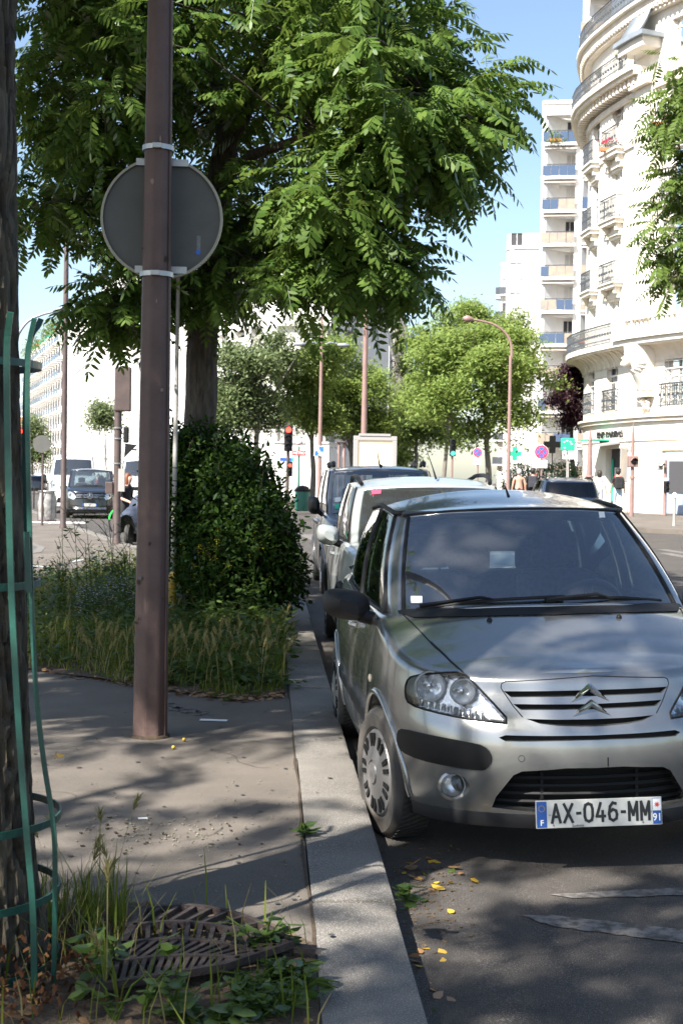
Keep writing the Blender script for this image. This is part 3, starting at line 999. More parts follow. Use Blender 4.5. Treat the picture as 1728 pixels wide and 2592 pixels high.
# chevrons
def chev(L, apo, Rt, api, th):
    return [L, apo, Rt, api]
em = MB()
for a in (((1086, 320), (1165, 229), (1172, 231), (1272, 308), (1262, 314), (1168, 268)), ((1096, 386), (1178, 300), (1184, 300), (1279, 372), (1270, 381), (1182, 338))):
    q = hc.fx(z2(*a)); cx = (q[1][0] + q[2][0]) / 2
    hw = (q[3][0] - q[0][0]) / 2; ztop = q[1][1]; zb_ = (q[0][1] + q[3][1]) / 2; zin = q[5][1]
    P = [(-hw, zb_), (-.004, ztop), (.004, ztop), (hw, zb_), (hw * .82, zb_ - .004), (0, zin), (-hw * .82, zb_ - .004)]
    f_ = hc.front(0, (ztop + zb_) / 2)
    em.add([(x, f_.y - .006 + (abs(x) * .15), z) for x, z in P] + [(0, f_.y - .03, (ztop + zin) / 2 + .004), (-hw * .9, f_.y - .012, zb_ + .004), (hw * .9, f_.y - .012, zb_ + .004)],
           [(0, 1, 7, 8), (1, 2, 7), (2, 3, 9, 7), (3, 4, 9), (4, 5, 7, 9), (5, 6, 8, 7), (6, 0, 8)])
obj('chevron_badge', em, 'chrome', hr, fix=True)
gf = hc.fx(z2((842, 384), (800, 335), (744, 252), (748, 232), (765, 224), (1160, 198)))
gfr = [(x, z) for x, z in gf]
hc.line('grille_groove', gfr + [(-x, z) for x, z in reversed(gfr[:-1])], hc.front, 'black', .0022, step=.02)
# tow-eye cover, parking scrape
tc_ = hc.fx(z2((838, 572)))[0]
hc.line('tow_cover', [(tc_[0] + .0125 * math.cos(a), tc_[1] + .0125 * math.sin(a)) for a in (2 * math.pi * k / 16 for k in range(17))], hc.front, 'black', .0012, step=.01)
sc_ = hc.fx(z2((1228, 566), (1228, 606)))
hc.line('scratch', [sc_[0], sc_[1]], hc.front, 'black', .003, step=.01)
# lower lip
lip = MB(); rows = []
for t in [k / 30 for k in range(31)]:
    x = -.70 + 1.40 * t; p = hc.front(x, .235)
    rows.append([(p.x, p.y + .004, .262), (p.x * 1.005, p.y - .010, .238), (p.x, p.y + .0, .190), (p.x, p.y + .06, .175)])
lip.grid(rows)
obj('chin_spoiler', lip, 'trim', hr, sm=50)
# number plate
p0 = hc.pix(1532, 2052)
pl = MB(); rot = Matrix.Rotation(R(-6), 3, 'X')
pf = hc.front(0.0, p0.z)
pc = Vector((0.012, pf.y - .022, p0.z))
pl.box(pc, (.522, .012, .112), rot)
plo = obj('number_plate', pl, 'plate', hr, bevel=.002)
PM = Matrix.Translation(pc) @ rot.to_4x4() @ Matrix.Translation((0, -.0065, 0)) @ Matrix.Rotation(R(90), 4, 'X')
for nm, x, w_, m_ in (('euro_band', -.238, .042, 'plate_blue'), ('region_band', .240, .036, 'plate_blue')):
    q = MB().add([PM @ Vector((x + a * w_ / 2, b * .052, .0006)) for a, b in ((-1, -1), (1, -1), (1, 1), (-1, 1))], [(0, 1, 2, 3)]); obj(nm, q, m_, plo)
q = MB().add([PM @ Vector((.240 + a * .017, .026 + b * .024, .001)) for a, b in ((-1, -1), (1, -1), (1, 1), (-1, 1))], [(0, 1, 2, 3)]); obj('region_logo', q, 'paper', plo)
q = MB()
for k in range(9):
    a = 2 * math.pi * k / 9
    q.add([PM @ Vector((.240 + .013 * math.cos(a + e) * f, .026 + .013 * math.sin(a + e) * f, .0014)) for e, f in ((0, 1), (.3, .5), (0, 0.0), (-.3, .5))], [(0, 1, 2, 3)])
obj('region_logo', q, 'red', plo)
GLY = {'A': [[(0, 0), (.5, 1), (1, 0)], [(.2, .32), (.8, .32)]], 'X': [[(0, 0), (1, 1)], [(0, 1), (1, 0)]], '-': [[(.15, .48), (.85, .48)]],
       '0': [[(.5, 0), (.14, .08), (.02, .3), (.02, .7), (.14, .92), (.5, 1), (.86, .92), (.98, .7), (.98, .3), (.86, .08), (.5, 0)]],
       '4': [[(.72, 0), (.72, .55)], [(.5, 1), (0, .27), (1, .27)]], '6': [[(.86, .95), (.5, 1), (.16, .8), (.02, .4), (.1, .12), (.5, 0), (.9, .12), (.98, .34), (.88, .55), (.5, .63), (.1, .48)]],
       'M': [[(.02, 0), (.02, 1), (.5, .28), (.98, 1), (.98, 0)]]}
def plate_chars(txt, x0, pitch, cw, ch, sw, z0):
    n = 0
    for c in txt:
        mb = MB(); wd = cw * (.55 if c == '-' else 1.0)
        for st in GLY[c]:
            P = [Vector((x0 + u * wd, (v - .5) * ch + .003)) for u, v in st]
            for a_, b_ in zip(P, P[1:]):
                d_ = (b_ - a_).normalized(); nn = Vector((-d_.y, d_.x)) * sw / 2; a2, b2 = a_ - d_ * sw * .38, b_ + d_ * sw * .38; n += 1
                z_ = z0 + .00004 * (n % 12)
                mb.add([PM @ Vector((q_.x, q_.y, z_)) for q_ in (a2 - nn, b2 - nn, b2 + nn, a2 + nn)], [(0, 1, 2, 3)])
        obj('plate_character', mb, 'ink', plo, fix=False)
        x0 += pitch * (.66 if c == '-' else 1.0)
plate_chars('AX-046-MM', -.196, .0505, .034, .072, .0115, .0012)
lettering('plate_text', '91', .042, 'white_paint', plo, PM @ Matrix.Translation((.240, -.026, .0012)), .0004, .0006, .9)
lettering('plate_text', 'F', .032, 'white_paint', plo, PM @ Matrix.Translation((-.238, -.034, .0012)), .0004, .0006)
q = MB()
for k in range(12):
    a = 2 * math.pi * k / 12; q.box(PM @ Vector((-.238 + .012 * math.cos(a), .024 + .012 * math.sin(a), .001)), (.0035, .0006, .0035))
obj('euro_stars', q, 'yellow', plo)
q = MB()
for x, y in ((-.205, -.002), (.214, -.002), (-.19, -.044), (.18, -.044)): obj('plate_screw', MB().lathe([(.004, 0), (.003, -.002), (0, -.0025)], PM @ Vector((x, y, 0)), 8, 'Y'), 'steel', plo)
lettering('plate_text', 'Sodicité', .014, 'ink', plo, PM @ Matrix.Translation((-.09, -.048, .0012)), .0003, .0, 1.1)
# shut lines
bl = [hc.pix(*q) for q in z1((490, 622), (530, 660), (600, 735), (715, 839)) + z2((430, 45), (500, 112), (575, 183))]
for sg in (1, -1):
    hc.line('bonnet_gap', [(p.x * sg, p.y) for p in bl], hc.top, 'black', .0035, step=.03)
    sd = hc.side(-sg)
    hc.line('door_gap', [(1.05, .26), (1.03, .5), (1.02, .75), (1.08, .97)], sd, 'black', .003)
    hc.line('door_gap', [(2.02, .26), (2.05, .6), (2.10, .98)], sd, 'black', .003)
    hc.line('door_gap', [(2.80, .66), (2.95, .75), (3.02, .99)], sd, 'black', .003)
    hc.line('sill_gap', [(1.06, .255), (2.8, .255)], sd, 'black', .003)
    rub = MB(); rr = []
    for k in range(41):
        y = 1.10 + 1.72 * k / 40; a = sd(y, .455); b = sd(y, .515); n = Vector((-sg, 0, 0)) * .014
        e = min(1, k / 2, (40 - k) / 2)
        rr.append([a, a + n * e * .8, (a + b) / 2 + n * e, b + n * e * .8, b])
    rub.grid(rr); obj('rubbing_strip', rub, 'black_satin', hr, sm=50)
    for y in (1.83, 2.72):
        h0 = sd(y, .86); hh = MB().tube([h0 + Vector((-sg * .006, -.08, 0)), h0 + Vector((-sg * .03, -.05, .004)), h0 + Vector((-sg * .034, .03, .004)), h0 + Vector((-sg * .006, .08, 0))], [.012, .014, .014, .012], 8)
        obj('door_handle', hh, 'paint_silver', hr, sm=60)
    rp_ = sd(.95, .70); obj('side_repeater', MB().lathe([(.02, 0), (.017, .006), (0, .010)], (0, 0, 0), 16, 'X', Matrix.Rotation(R(180 if sg > 0 else 0), 3, 'Z') ), 'orange_lamp', hr).location = rp_
    for ya in (AX1, AX2): arch_lip(hc, ya, .356, WR + .01, -sg, 'paint_silver', .016, -18, 198, .24)
    bz = [p for p in (sd(1.0, .60),)]
# bumper joint line and bonnet washer jets
for sg in (-1, 1):
    j = hc.fx(z2((215, 340), (262, 322), (318, 328)))
    obj('washer_jet', MB().lathe([(.013, 0), (.012, .008), (.006, .014), (0, .015)], hc.top(.30 * sg, .70), 12), 'black', hr, sm=50)
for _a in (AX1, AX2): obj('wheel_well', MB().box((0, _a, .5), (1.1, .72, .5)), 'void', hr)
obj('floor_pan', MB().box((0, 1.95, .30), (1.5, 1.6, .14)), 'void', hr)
# wheels
for x in (-.735, .735):
    wheel(hr, x, AX1, WR, .185, .198, 'hubcap', 13); wheel(hr, x, AX2, WR, .185, .198, 'hubcap')
# greenhouse
base = [(0, .80, 1.035), (.38, .845, 1.025), (.66, .965, .985), (.725, 1.09, .985), (.745, 1.60, .985), (.75, 2.10, .985), (.75, 2.20, .985), (.74, 2.80, 1.0), (.725, 3.02, 1.0), (.63, 3.46, 1.015), (.35, 3.62, 1.02), (0, 3.66, 1.02)]
roof = [(0, 1.50, 1.475), (.33, 1.535, 1.468), (.545, 1.62, 1.45), (.600, 1.73, 1.445), (.612, 1.95, 1.462), (.615, 2.22, 1.475), (.615, 2.30, 1.475), (.60, 2.75, 1.455), (.59, 2.93, 1.44), (.52, 3.20, 1.40), (.3, 3.32, 1.39), (0, 3.36, 1.39)]
ghp = greenhouse(hc, base, roof, [0, .012, .03, .045, .065, .085, .085, .08, .07, .04, .01, 0],
                 [(0, 2, 'windscreen'), (3, 5, 'front_window'), (6, 8, 'rear_side_window'), (9, 11, 'rear_window')], 'paint_silver', seg=6, t0=.02, t1=.965, glass='clear_glass')
for sg in (-1, 1):
    pts = [ghp(i, .992) for i in range(13, 47)]
    obj('roof_trim', MB().tube([(p.x * sg * 1.0, p.y, p.z + .012) for p in pts], .013, 8), 'trim', hr, sm=60)
    pts = [ghp(6 * 2 + k, 0.0) for k in range(7)]
    pts = [ghp(13, t) for t in np.linspace(.02, .97, 14)]
    obj('windscreen_seal', MB().tube([(p.x * sg, p.y, p.z + .004) for p in [ghp(12, t) for t in np.linspace(.0, .98, 16)]], .009, 6), 'trim', hr, sm=60)
    for i0 in (18, 30):
        pts = [ghp(i0, t) for t in np.linspace(.0, .98, 14)]
        obj('door_seal', MB().tube([(p.x * sg, p.y, p.z) for p in pts], .012, 6), 'trim', hr, sm=60)
    pts = [ghp(i, .0) for i in range(18, 52)]
    obj('belt_trim', MB().tube([(p.x * sg * 1.012, p.y, p.z + .006) for p in pts], .012, 6), 'trim', hr, sm=60)
top_ = [ghp(i, .985) for i in range(12, -1, -1)] + [Vector((-p.x, p.y, p.z)) for p in [ghp(i, .985) for i in range(1, 13)]]
obj('windscreen_seal', MB().tube([p + Vector((0, -.002, .002)) for p in top_], .006, 6), 'trim', hr, sm=60)
# black cowl in front of the glass, wipers
rows = []
for i in list(range(13, -1, -1)):
    p = ghp(i, 0.0); rows.append([Vector((p.x * -1, p.y - .085 if i < 12 else p.y - .03, 0)), Vector((-p.x, p.y + .02, 0))])
rows += [[Vector((-r_[0].x, r_[0].y, 0)), Vector((-r_[1].x, r_[1].y, 0))] for r_ in reversed(rows[:-1])]
cw = MB(); cw.grid([[hc.top(a.x, a.y, .006) + (b - a) * 0, (hc.top(a.x, a.y, .007) + Vector((b.x, b.y, hc.top(b.x, min(b.y, .97), .012).z))) / 2, Vector((b.x, b.y, hc.top(b.x, min(b.y, .97), 0).z + .016))] for a, b in rows])
obj('cowl', cw, 'trim', hr, sm=60)
def wiper(x0, x1, up):
    P = []
    for k in range(13):
        t = k / 12; x = x0 + (x1 - x0) * t; i = abs(x) / .38
        p = catmull(base, 6)[min(12, int(abs(x) / .66 * 12))]
        q = ghp(min(12, int(round(abs(x) / .66 * 12))), .035 + up * t); P.append(Vector((x, q.y - .014, q.z + .012)))
    w_ = obj('wiper', MB().tube(P, .008, 6), 'black', hr, sm=60)
    a0 = Vector((x0 - .02, P[0].y - .04, P[0].z - .01))
    obj('wiper_arm', MB().tube([Vector((x1 * .35 + x0 * .65 + .35 * (x0 - x1), P[3].y - .05, P[3].z - .0)), P[5] + Vector((0, -.02, .02)), P[6] + Vector((0, -.008, .006))], [.012, .008, .006], 6), 'black', w_, sm=60)
wiper(-.60, .08, .03); wiper(-.02, .58, .03)
# windscreen papers
q = MB(); i0 = 10
a, b = ghp(11, .10), ghp(11, .165); c_ = ghp(10, .10); d_ = ghp(10, .165)
a, b = ghp(11, .11), ghp(11, .175); c_ = a + (c_ - a).normalized() * .062; d_ = b + (d_ - b).normalized() * .062
mx_ = lambda p: Vector((-p.x, p.y, p.z)) + Vector((0, -.004, .003))
q.add([mx_(a), mx_(c_), mx_(d_), mx_(b)], [(0, 1, 2, 3)]); obj('insurance_sticker', q, 'paper', hr)
q = MB(); a = ghp(8, .90); q.add([Vector((a.x + dx, a.y + dz * .6, a.z + dz)) for dx, dz in ((0, 0), (.03, 0), (.03, .03), (0, .03))], [(0, 1, 2, 3)]); obj('pass_tag', q, 'paper', hr)
# cabin
dash = MB(); rows = []
for k in range(13):
    x = -.66 + 1.32 * k / 12; f = 1 - (abs(x) / .66) ** 3 * .25
    bumpz = .045 * math.exp(-((x - .36) / .20) ** 2)
    rows.append([(x, .90 + .12 * (1 - f), .955), (x, 1.05, .985 + bumpz * .3), (x, 1.28, .985 + bumpz), (x, 1.40, .955 + bumpz * .6), (x, 1.42, .70), (x, 1.30, .45)])
dash.grid(rows); obj('dashboard', dash, 'cabin', hr, sm=60)
sw = MB(); cs = Vector((.36, 1.52, .93)); rot = Matrix.Rotation(R(-62), 3, 'X')
n = 36
sw.tube([cs + rot @ Vector((.185 * math.cos(2 * math.pi * k / n), .185 * math.sin(2 * math.pi * k / n), 0)) for k in range(n + 1)], .016, 8, cap=False)
for a in (20, 160, 270): sw.tube([cs, cs + rot @ Vector((.18 * math.cos(R(a)), .18 * math.sin(R(a)), 0))], [.03, .014], 6)
sw.lathe([(.075, -.02), (.07, .02), (0, .03)], cs, 20, 'Z', rot); sw.tube([cs, cs + Vector((0, -.25, -.13))], .03, 8)
pm('wheel_grey', (0.16, 0.165, 0.17), 0.6)
obj('steering_wheel', sw, 'wheel_grey', hr, sm=60)
seat(hr, -.36, 2.05, .52, .60); seat(hr, .36, 2.05, .52, .60)
rb = MB().box((0, 2.92, .80), (1.30, .18, .52)); obj('rear_bench', rb, 'seat_cloth', hr, bevel=.04)
for x in (-.42, .0, .42): obj('headrest', MB().box((x, 2.98, 1.12), (.26, .09, .15)), 'seat_cloth', hr, bevel=.035)
rv = MB().box((0, 1.60, 1.355), (.24, .03, .065)); obj('rear_view_mirror', rv, 'cabin', hr, bevel=.012)
obj('mirror_stalk', MB().tube([(0, 1.60, 1.37), (0, 1.52, 1.44)], .012, 8), 'cabin', hr)
obj('parcel_shelf', MB().box((0, 3.25, .95), (1.1, .5, .02)), 'cabin', hr)
for x in (-.40, .40): obj('sun_visor', MB().box((x, 1.66, 1.43), (.36, .13, .02), Matrix.Rotation(R(-25), 3, 'X')), 'cabin', hr, bevel=.008)
for sg in (-1, 1):
    mirror_cup(hr, (sg * .905, 1.19, 1.02), (.235, .17, .150), 'trim', sg)
    obj('mirror_sail', MB().add([(sg * .738, 1.08, .99), (sg * .738, 1.30, .99), (sg * .715, 1.27, 1.10)], [(0, 1, 2)]), 'trim', hr)
obj('antenna', MB().tube([(0, 1.72, 1.53), (0, 1.80, 1.58)], [.009, .004], 6), 'black', hr)
# ------------------------------------------------------------------ the other vehicles
def vehicle(name, label, loc, rz, V, paint, group=None, wheel_style='alloy', far=False, ry=0.0, front=None):
    root = thing(name, label, V['cat'], loc, rz, group, ry=ry)
    car = Car(V['spec'], root)
    W = max(v.x for v in car.verts); zc = V['wr'] + .01
    cut = arches(car, V['axles'], V['wr'] + .05, zc, .28)
    Y_ = (0, 1, 0)
    lamps = V['lamp']
    for P in (lamps, [(-x, z) for x, z in reversed(lamps)]): cut.append(car.cutter(P, car.front, Y_, .07, .06))
    for P in V.get('grille', []): cut.append(car.cutter(P, car.front, Y_, .04, .08))
    cut.append(MB().box((0, (V['cab'][0] + V['cab'][1]) / 2, 1.3), (V['cab'][2], V['cab'][1] - V['cab'][0], 1.5)))
    me = MB(); me.v = [tuple(v) for v in car.verts]; me.f = car.faces
    m0 = me.mesh('body'); fixn(m0)
    bm_ = boolean_cut(m0, cut); smooth(bm_, 32); obj('body', bm_, paint, root, fix=False)
    for P in (lamps, [(-x, z) for x, z in reversed(lamps)]):
        hl = car.patch('headlight', P, car.front, 'lamp_glass', .001, .05)
        car.patch('reflector_bowl', P, lambda u, v, o=0: car.front(u, v) + Vector((0, .055, 0)), V.get('lampmat', 'reflector'), 0, .05, hl)
        cx = sum(p[0] for p in P) / len(P); cz = sum(p[1] for p in P) / len(P)
        obj('lamp_cup', MB().lathe([(.06, .02), (.05, .045), (0, .05)], car.front(cx, cz), 18, 'Y', cap=False), 'chrome', hl, sm=50)
    for P in V.get('grille', []):
        g = car.patch('grille', P, lambda u, v, o=0: car.front(u, v) + Vector((0, .035, 0)), 'void', 0, .08)
        zs = [p[1] for p in P]; xs = [p[0] for p in P]
        for k in range(1, V.get('bars', 3)):
            z = min(zs) + (max(zs) - min(zs)) * k / V.get('bars', 3); xx = max(xs) * .93
            obj('grille_bar', MB().tube([car.front(-xx + 2 * xx * j / 12, z) + Vector((0, .006, 0)) for j in range(13)], .011, 6), V.get('barmat', 'trim'), g, sm=60)
    pt = greenhouse(car, V['base'], V['roof'], V['crown'], V['wins'], paint, seg=5, t0=V.get('t0', .02), t1=V.get('t1', .95), bulge=V.get('bulge', .02))
    car.pt = pt
    for x in (-1, 1):
        for a in V['axles']: wheel(root, x * (W - .10), a, V['wr'], .2, V['wr'] * .68, wheel_style)
    for a in V['axles']: obj('wheel_well', MB().box((0, a, .55), (W * 2 - .58, .74, .6)), 'void', root)
    for sg in (-1, 1):
        c = V['mirror']; mirror_cup(root, (sg * c[0], c[1], c[2]), c[3], V.get('mirmat', paint), sg)
        for i in V['seals']:
            obj('door_seal', MB().tube([Vector((p.x * sg, p.y, p.z)) for p in (pt(i * 5, t) for t in np.linspace(0, .98, 10))], .013, 6), 'trim', root, sm=60)
        a, b = V['belt']
        obj('belt_trim', MB().tube([Vector((p.x * sg * 1.01, p.y, p.z + .004)) for p in (pt(i, 0) for i in range(a * 5, b * 5))], .012, 6), 'trim', root, sm=60)
        sd = car.side(sg)
        for ln in V['doors']: car.line('door_gap', ln, sd, 'black', .004, step=.1)
        for y, z in V['handles']:
            h0 = sd(y, z); obj('door_handle', MB().tube([h0 + Vector((sg * .004, -.09, 0)), h0 + Vector((sg * .035, -.05, .004)), h0 + Vector((sg * .035, .04, .004)), h0 + Vector((sg * .004, .09, 0))], [.013, .016, .016, .013], 8), V.get('handlemat', paint), root, sm=60)
        for a in V['axles']: arch_lip(car, a, V['wr'] + .06, zc, sg, V.get('archmat', paint), V.get('archr', .016), -15, 195, .26)
        if V.get('rails'):
            r0, r1 = V['rails']; P = [pt(i, 1.0) for i in range(r0 * 5, r1 * 5)]
            Q = [Vector((p.x * sg * .93, p.y, p.z + .075 * math.sin(math.pi * min(1, max(0, (k + .6) / (len(P) + .2)))) ** .35)) for k, p in enumerate(P)]
            obj('roof_rail', MB().tube(Q, .02, 8), 'trim', root, sm=60)
    obj('dashboard', MB().box((0, V['cab'][0] + .22, V['dash'] - .06), (W * 1.7, .5, .12), Matrix.Rotation(R(4), 3, 'X')), 'cabin', root, bevel=.04)
    for x in (-.38, .38): seat(root, x, V['cab'][0] + 1.2, V['dash'] - .48, .62, .5)
    sw = MB(); cs = Vector((.38, V['cab'][0] + .62, V['dash'] + .0)); rot = Matrix.Rotation(R(-60), 3, 'X')
    sw.tube([cs + rot @ Vector((.19 * math.cos(2 * math.pi * k / 24), .19 * math.sin(2 * math.pi * k / 24), 0)) for k in range(25)], .016, 6, cap=False)
    sw.tube([cs - rot @ Vector((.18, 0, 0)), cs + rot @ Vector((.18, 0, 0))], .02, 6)
    obj('steering_wheel', sw, 'cabin', root, sm=60)
    p = pt(0, .93); obj('rear_view_mirror', MB().box((0, p.y + .12, p.z - .05), (.24, .03, .07)), 'cabin', root, bevel=.01)
    cw = MB(); rows = []
    for i in range(-10, 11):
        q = pt(abs(i), 0.0); sgn = 1 if i >= 0 else -1
        a = car.top(q.x * sgn, q.y - .09, .004); rows.append([a, Vector((q.x * sgn, q.y + .01, q.z + .012))])
    cw.grid(rows); obj('cowl', cw, 'trim', root, sm=60)
    for x0, x1 in ((-.62, .02), (-.05, .60)):
        P = []
        for k in range(9):
            x = x0 + (x1 - x0) * k / 8; q = pt(min(10, int(abs(x) / .68 * 10)), .03 + .02 * k / 8); P.append((x, q.y - .015, q.z + .012))
        obj('wiper', MB().tube(P, .009, 6), 'black', root, sm=60)
    pz = V['plate']; f_ = car.front(0, pz)
    plo = obj('number_plate', MB().box((0, f_.y - .012, pz), (.52, .012, .11)), 'plate', root)
    for x in (-.24, .24):
        obj('euro_band', MB().box((x, f_.y - .0195, pz), (.04, .002, .108)), 'plate_blue', plo)
    if V.get('platetext'):
        lettering('plate_text', V['platetext'], .1, 'ink', plo, Matrix.Translation((0, f_.y - .0190, pz)) @ Matrix.Rotation(R(90), 4, 'X'), .0008, .0003, .74, 1.06)
    return root, car

SUV = dict(cat='car', wr=.33, axles=(.84, 3.38), cab=(1.12, 3.75, 1.42), dash=1.06, mirror=(.925, 1.45, 1.12, (.21, .2, .18)), plate=.55,
    spec=dict(outline=[(0, 0), (.25, .02), (.48, .08), (.66, .19), (.77, .36), (.83, .6), (.865, .9), (.87, 1.4), (.87, 2.6), (.86, 3.4), (.83, 3.8), (.7, 4.05), (.4, 4.14), (0, 4.16)],
        zb=[(0, .26), (4.16, .27)], zt=[(0, .95), (.15, .97), (.4, 1.0), (.9, 1.045), (1.2, 1.06), (3.6, 1.10), (4.16, 1.1)],
        crown=[(0, 0), (.15, .012), (.4, .035), (.9, .05), (1.3, .04), (2, 0), (4.16, .02)],
        front_in=[(.26, .07), (.35, .02), (.5, 0), (.7, .015), (.85, .05), (1.0, .09)], side_in=[(.26, .05), (.4, .01), (.7, 0), (.85, .015), (1.1, .06)],
        rear_in=[(.26, .08), (.5, 0), (.8, .03), (1.1, .08)], R=.06, nz=14, seg=5),
    base=[(0, .98, 1.09), (.40, 1.02, 1.085), (.69, 1.14, 1.05), (.75, 1.26, 1.05), (.775, 1.75, 1.06), (.78, 2.2, 1.07), (.78, 2.3, 1.07), (.77, 2.9, 1.09), (.76, 3.1, 1.10), (.68, 3.75, 1.12), (.4, 3.93, 1.12), (0, 3.97, 1.12)],
    roof=[(0, 1.72, 1.565), (.36, 1.75, 1.56), (.58, 1.84, 1.545), (.64, 1.95, 1.545), (.66, 2.15, 1.565), (.665, 2.4, 1.575), (.665, 2.48, 1.575), (.66, 2.9, 1.575), (.65, 3.1, 1.565), (.60, 3.55, 1.54), (.35, 3.68, 1.53), (0, 3.7, 1.53)],
    crown=[0, .012, .025, .04, .055, .065, .065, .065, .06, .03, .01, 0],
    wins=[(0, 2, 'windscreen'), (3, 5, 'front_window'), (6, 8, 'rear_side_window'), (9, 11, 'rear_window')],
    seals=(3, 5, 6, 8), belt=(3, 9), rails=(3, 9), archmat='trim', archr=.035, mirmat=None,
    lamp=[(-.50, .80), (-.58, .73), (-.76, .78), (-.80, .90), (-.72, .95), (-.60, .90)],
    grille=[[(-.42, .66), (.42, .66), (.46, .84), (-.46, .84)], [(-.55, .36), (.55, .36), (.48, .50), (-.48, .50)]], bars=5, barmat='chrome',
    doors=[[(1.25, .34), (1.22, .7), (1.28, 1.03)], [(2.25, .34), (2.25, 1.05)], [(2.95, .72), (3.12, .9), (3.15, 1.08)]], handles=((2.02, .93), (2.95, .96)))
SUV['mirmat'] = 'paint_white'
sy = 10.75
sr, scar = vehicle('suv_car', 'pale silver-white compact car with roof rails parked behind the silver hatchback', (1.49, sy, road_z(1.49, sy)), R(.3), SUV, 'paint_white', 'cars parked along the kerb', ry=R(-1.2))
hr['group'] = 'cars parked along the kerb'
# lower black cladding and roof aerial
for sg in (-1, 1):
    sd = scar.side(sg); rows = []
    for k in range(31):
        y = 1.22 + 1.78 * k / 30; rows.append([sd(y, .265, .012), sd(y, .33, .02), sd(y, .40, .012), sd(y, .405, 0)])
    obj('sill_cladding', MB().grid(rows), 'trim', sr, sm=60)
obj('antenna', MB().tube([(.10, 2.0, 1.62), (.085, 2.12, 1.72), (.05, 2.38, 1.92)], [.012, .006, .003], 6), 'black', sr)
q = scar.pt
def sticker(root, pt, i, t, wd, ht, mat, sg=-1, name='sticker'):
    a = pt(i, t); b = pt(i, t + .02); up = (b - a).normalized(); d = (pt(max(0, i - 1), t) - a).normalized()
    P = [a, a + d * wd, a + d * wd + up * ht, a + up * ht]
    P = [Vector((p.x * sg, p.y - .006, p.z + .003)) for p in P]
    obj(name, MB().add(P, [(0, 1, 2, 3)]), mat, root)
sticker(sr, q, 9, .12, .07, .06, 'paper')
sticker(sr, q, 8, .85, .09, .09, 'red_sign')

VAN = dict(cat='van', wr=.325, axles=(.90, 3.62), cab=(1.0, 4.0, 1.48), dash=1.14, mirror=(.975, 1.36, 1.24, (.18, .2, .26)), plate=.5,
    spec=dict(outline=[(0, 0), (.28, .02), (.52, .08), (.70, .19), (.81, .36), (.87, .6), (.9, .95), (.905, 1.5), (.905, 2.8), (.90, 3.7), (.88, 4.1), (.80, 4.3), (.45, 4.38), (0, 4.4)],
        zb=[(0, .22), (4.4, .26)], zt=[(0, .98), (.15, 1.0), (.4, 1.05), (.8, 1.11), (1.2, 1.14), (4.4, 1.16)],
        crown=[(0, 0), (.15, .012), (.4, .03), (.9, .04), (1.3, .03), (2, 0), (4.4, .02)],
        front_in=[(.2, .06), (.3, .02), (.45, 0), (.7, .02), (.85, .06), (1.0, .1)], side_in=[(.2, .05), (.4, .01), (.7, 0), (.9, .012), (1.16, .05)],
        rear_in=[(.26, .06), (.5, 0), (.8, .02), (1.2, .05)], R=.06, nz=14, seg=5),
    base=[(0, .90, 1.16), (.44, .94, 1.155), (.74, 1.06, 1.12), (.80, 1.18, 1.12), (.82, 1.7, 1.13), (.83, 2.2, 1.14), (.83, 2.32, 1.14), (.83, 2.9, 1.15), (.83, 3.5, 1.15), (.76, 4.22, 1.16), (.45, 4.32, 1.16), (0, 4.34, 1.16)],
    roof=[(0, 1.62, 1.755), (.42, 1.65, 1.75), (.66, 1.74, 1.735), (.72, 1.85, 1.735), (.735, 2.1, 1.75), (.74, 2.4, 1.755), (.74, 2.5, 1.755), (.74, 3.0, 1.755), (.735, 3.5, 1.75), (.70, 4.05, 1.73), (.42, 4.14, 1.72), (0, 4.16, 1.72)],
    crown=[0, .015, .03, .045, .055, .06, .06, .06, .06, .04, .01, 0],
    wins=[(0, 2, 'windscreen'), (3, 5, 'front_window'), (6, 8, 'rear_side_window'), (9, 11, 'rear_window')],
    seals=(3, 5, 6, 8), belt=(3, 9), mirmat='trim', archr=.018,
    lamp=[(-.48, .78), (-.56, .68), (-.78, .74), (-.83, .92), (-.74, 1.0), (-.60, .92)],
    grille=[[(-.44, .70), (.44, .70), (.46, .82), (-.46, .82)], [(-.6, .32), (.6, .32), (.52, .48), (-.52, .48)]], bars=3,
    doors=[[(1.2, .3), (1.18, .7), (1.24, 1.1)], [(2.28, .3), (2.28, 1.12)], [(3.3, .55), (3.5, .8), (3.5, 1.12)]], handles=((2.08, 1.0), (2.55, 1.0)), handlemat='chrome')
vy = 18.3
vr, vcar = vehicle('people_carrier', 'tall grey-beige people carrier with short roof bars and black door mirrors', (1.65, vy, road_z(1.65, vy)), R(.4), VAN, 'paint_taupe', 'cars parked along the kerb', ry=R(-1.0))
for sg in (-1, 1):
    for y, nm in ((2.05, 'roof_bar'), (3.3, 'roof_bar')):
        P = [(sg * .66, y - .22, 1.80), (sg * .665, y - .12, 1.845), (sg * .665, y + .12, 1.845), (sg * .66, y + .22, 1.80)]
        obj(nm, MB().tube(P, [.02, .035, .035, .02], 8), 'trim', vr, sm=60)
    obj('sliding_rail', MB().tube([vcar.side(sg)(2.4 + .1 * k, .95, .004) for k in range(16)], .012, 6), 'black', vr)
obj('antenna', MB().tube([(.02, 1.78, 1.80), (0, 1.86, 1.83), (-.02, 1.98, 2.05)], [.028, .014, .005], 6), 'black', vr)
sticker(vr, vcar.pt, 9, .10, .10, .10, 'bank_green'); sticker(vr, vcar.pt, 9, .26, .09, .09, 'paper')

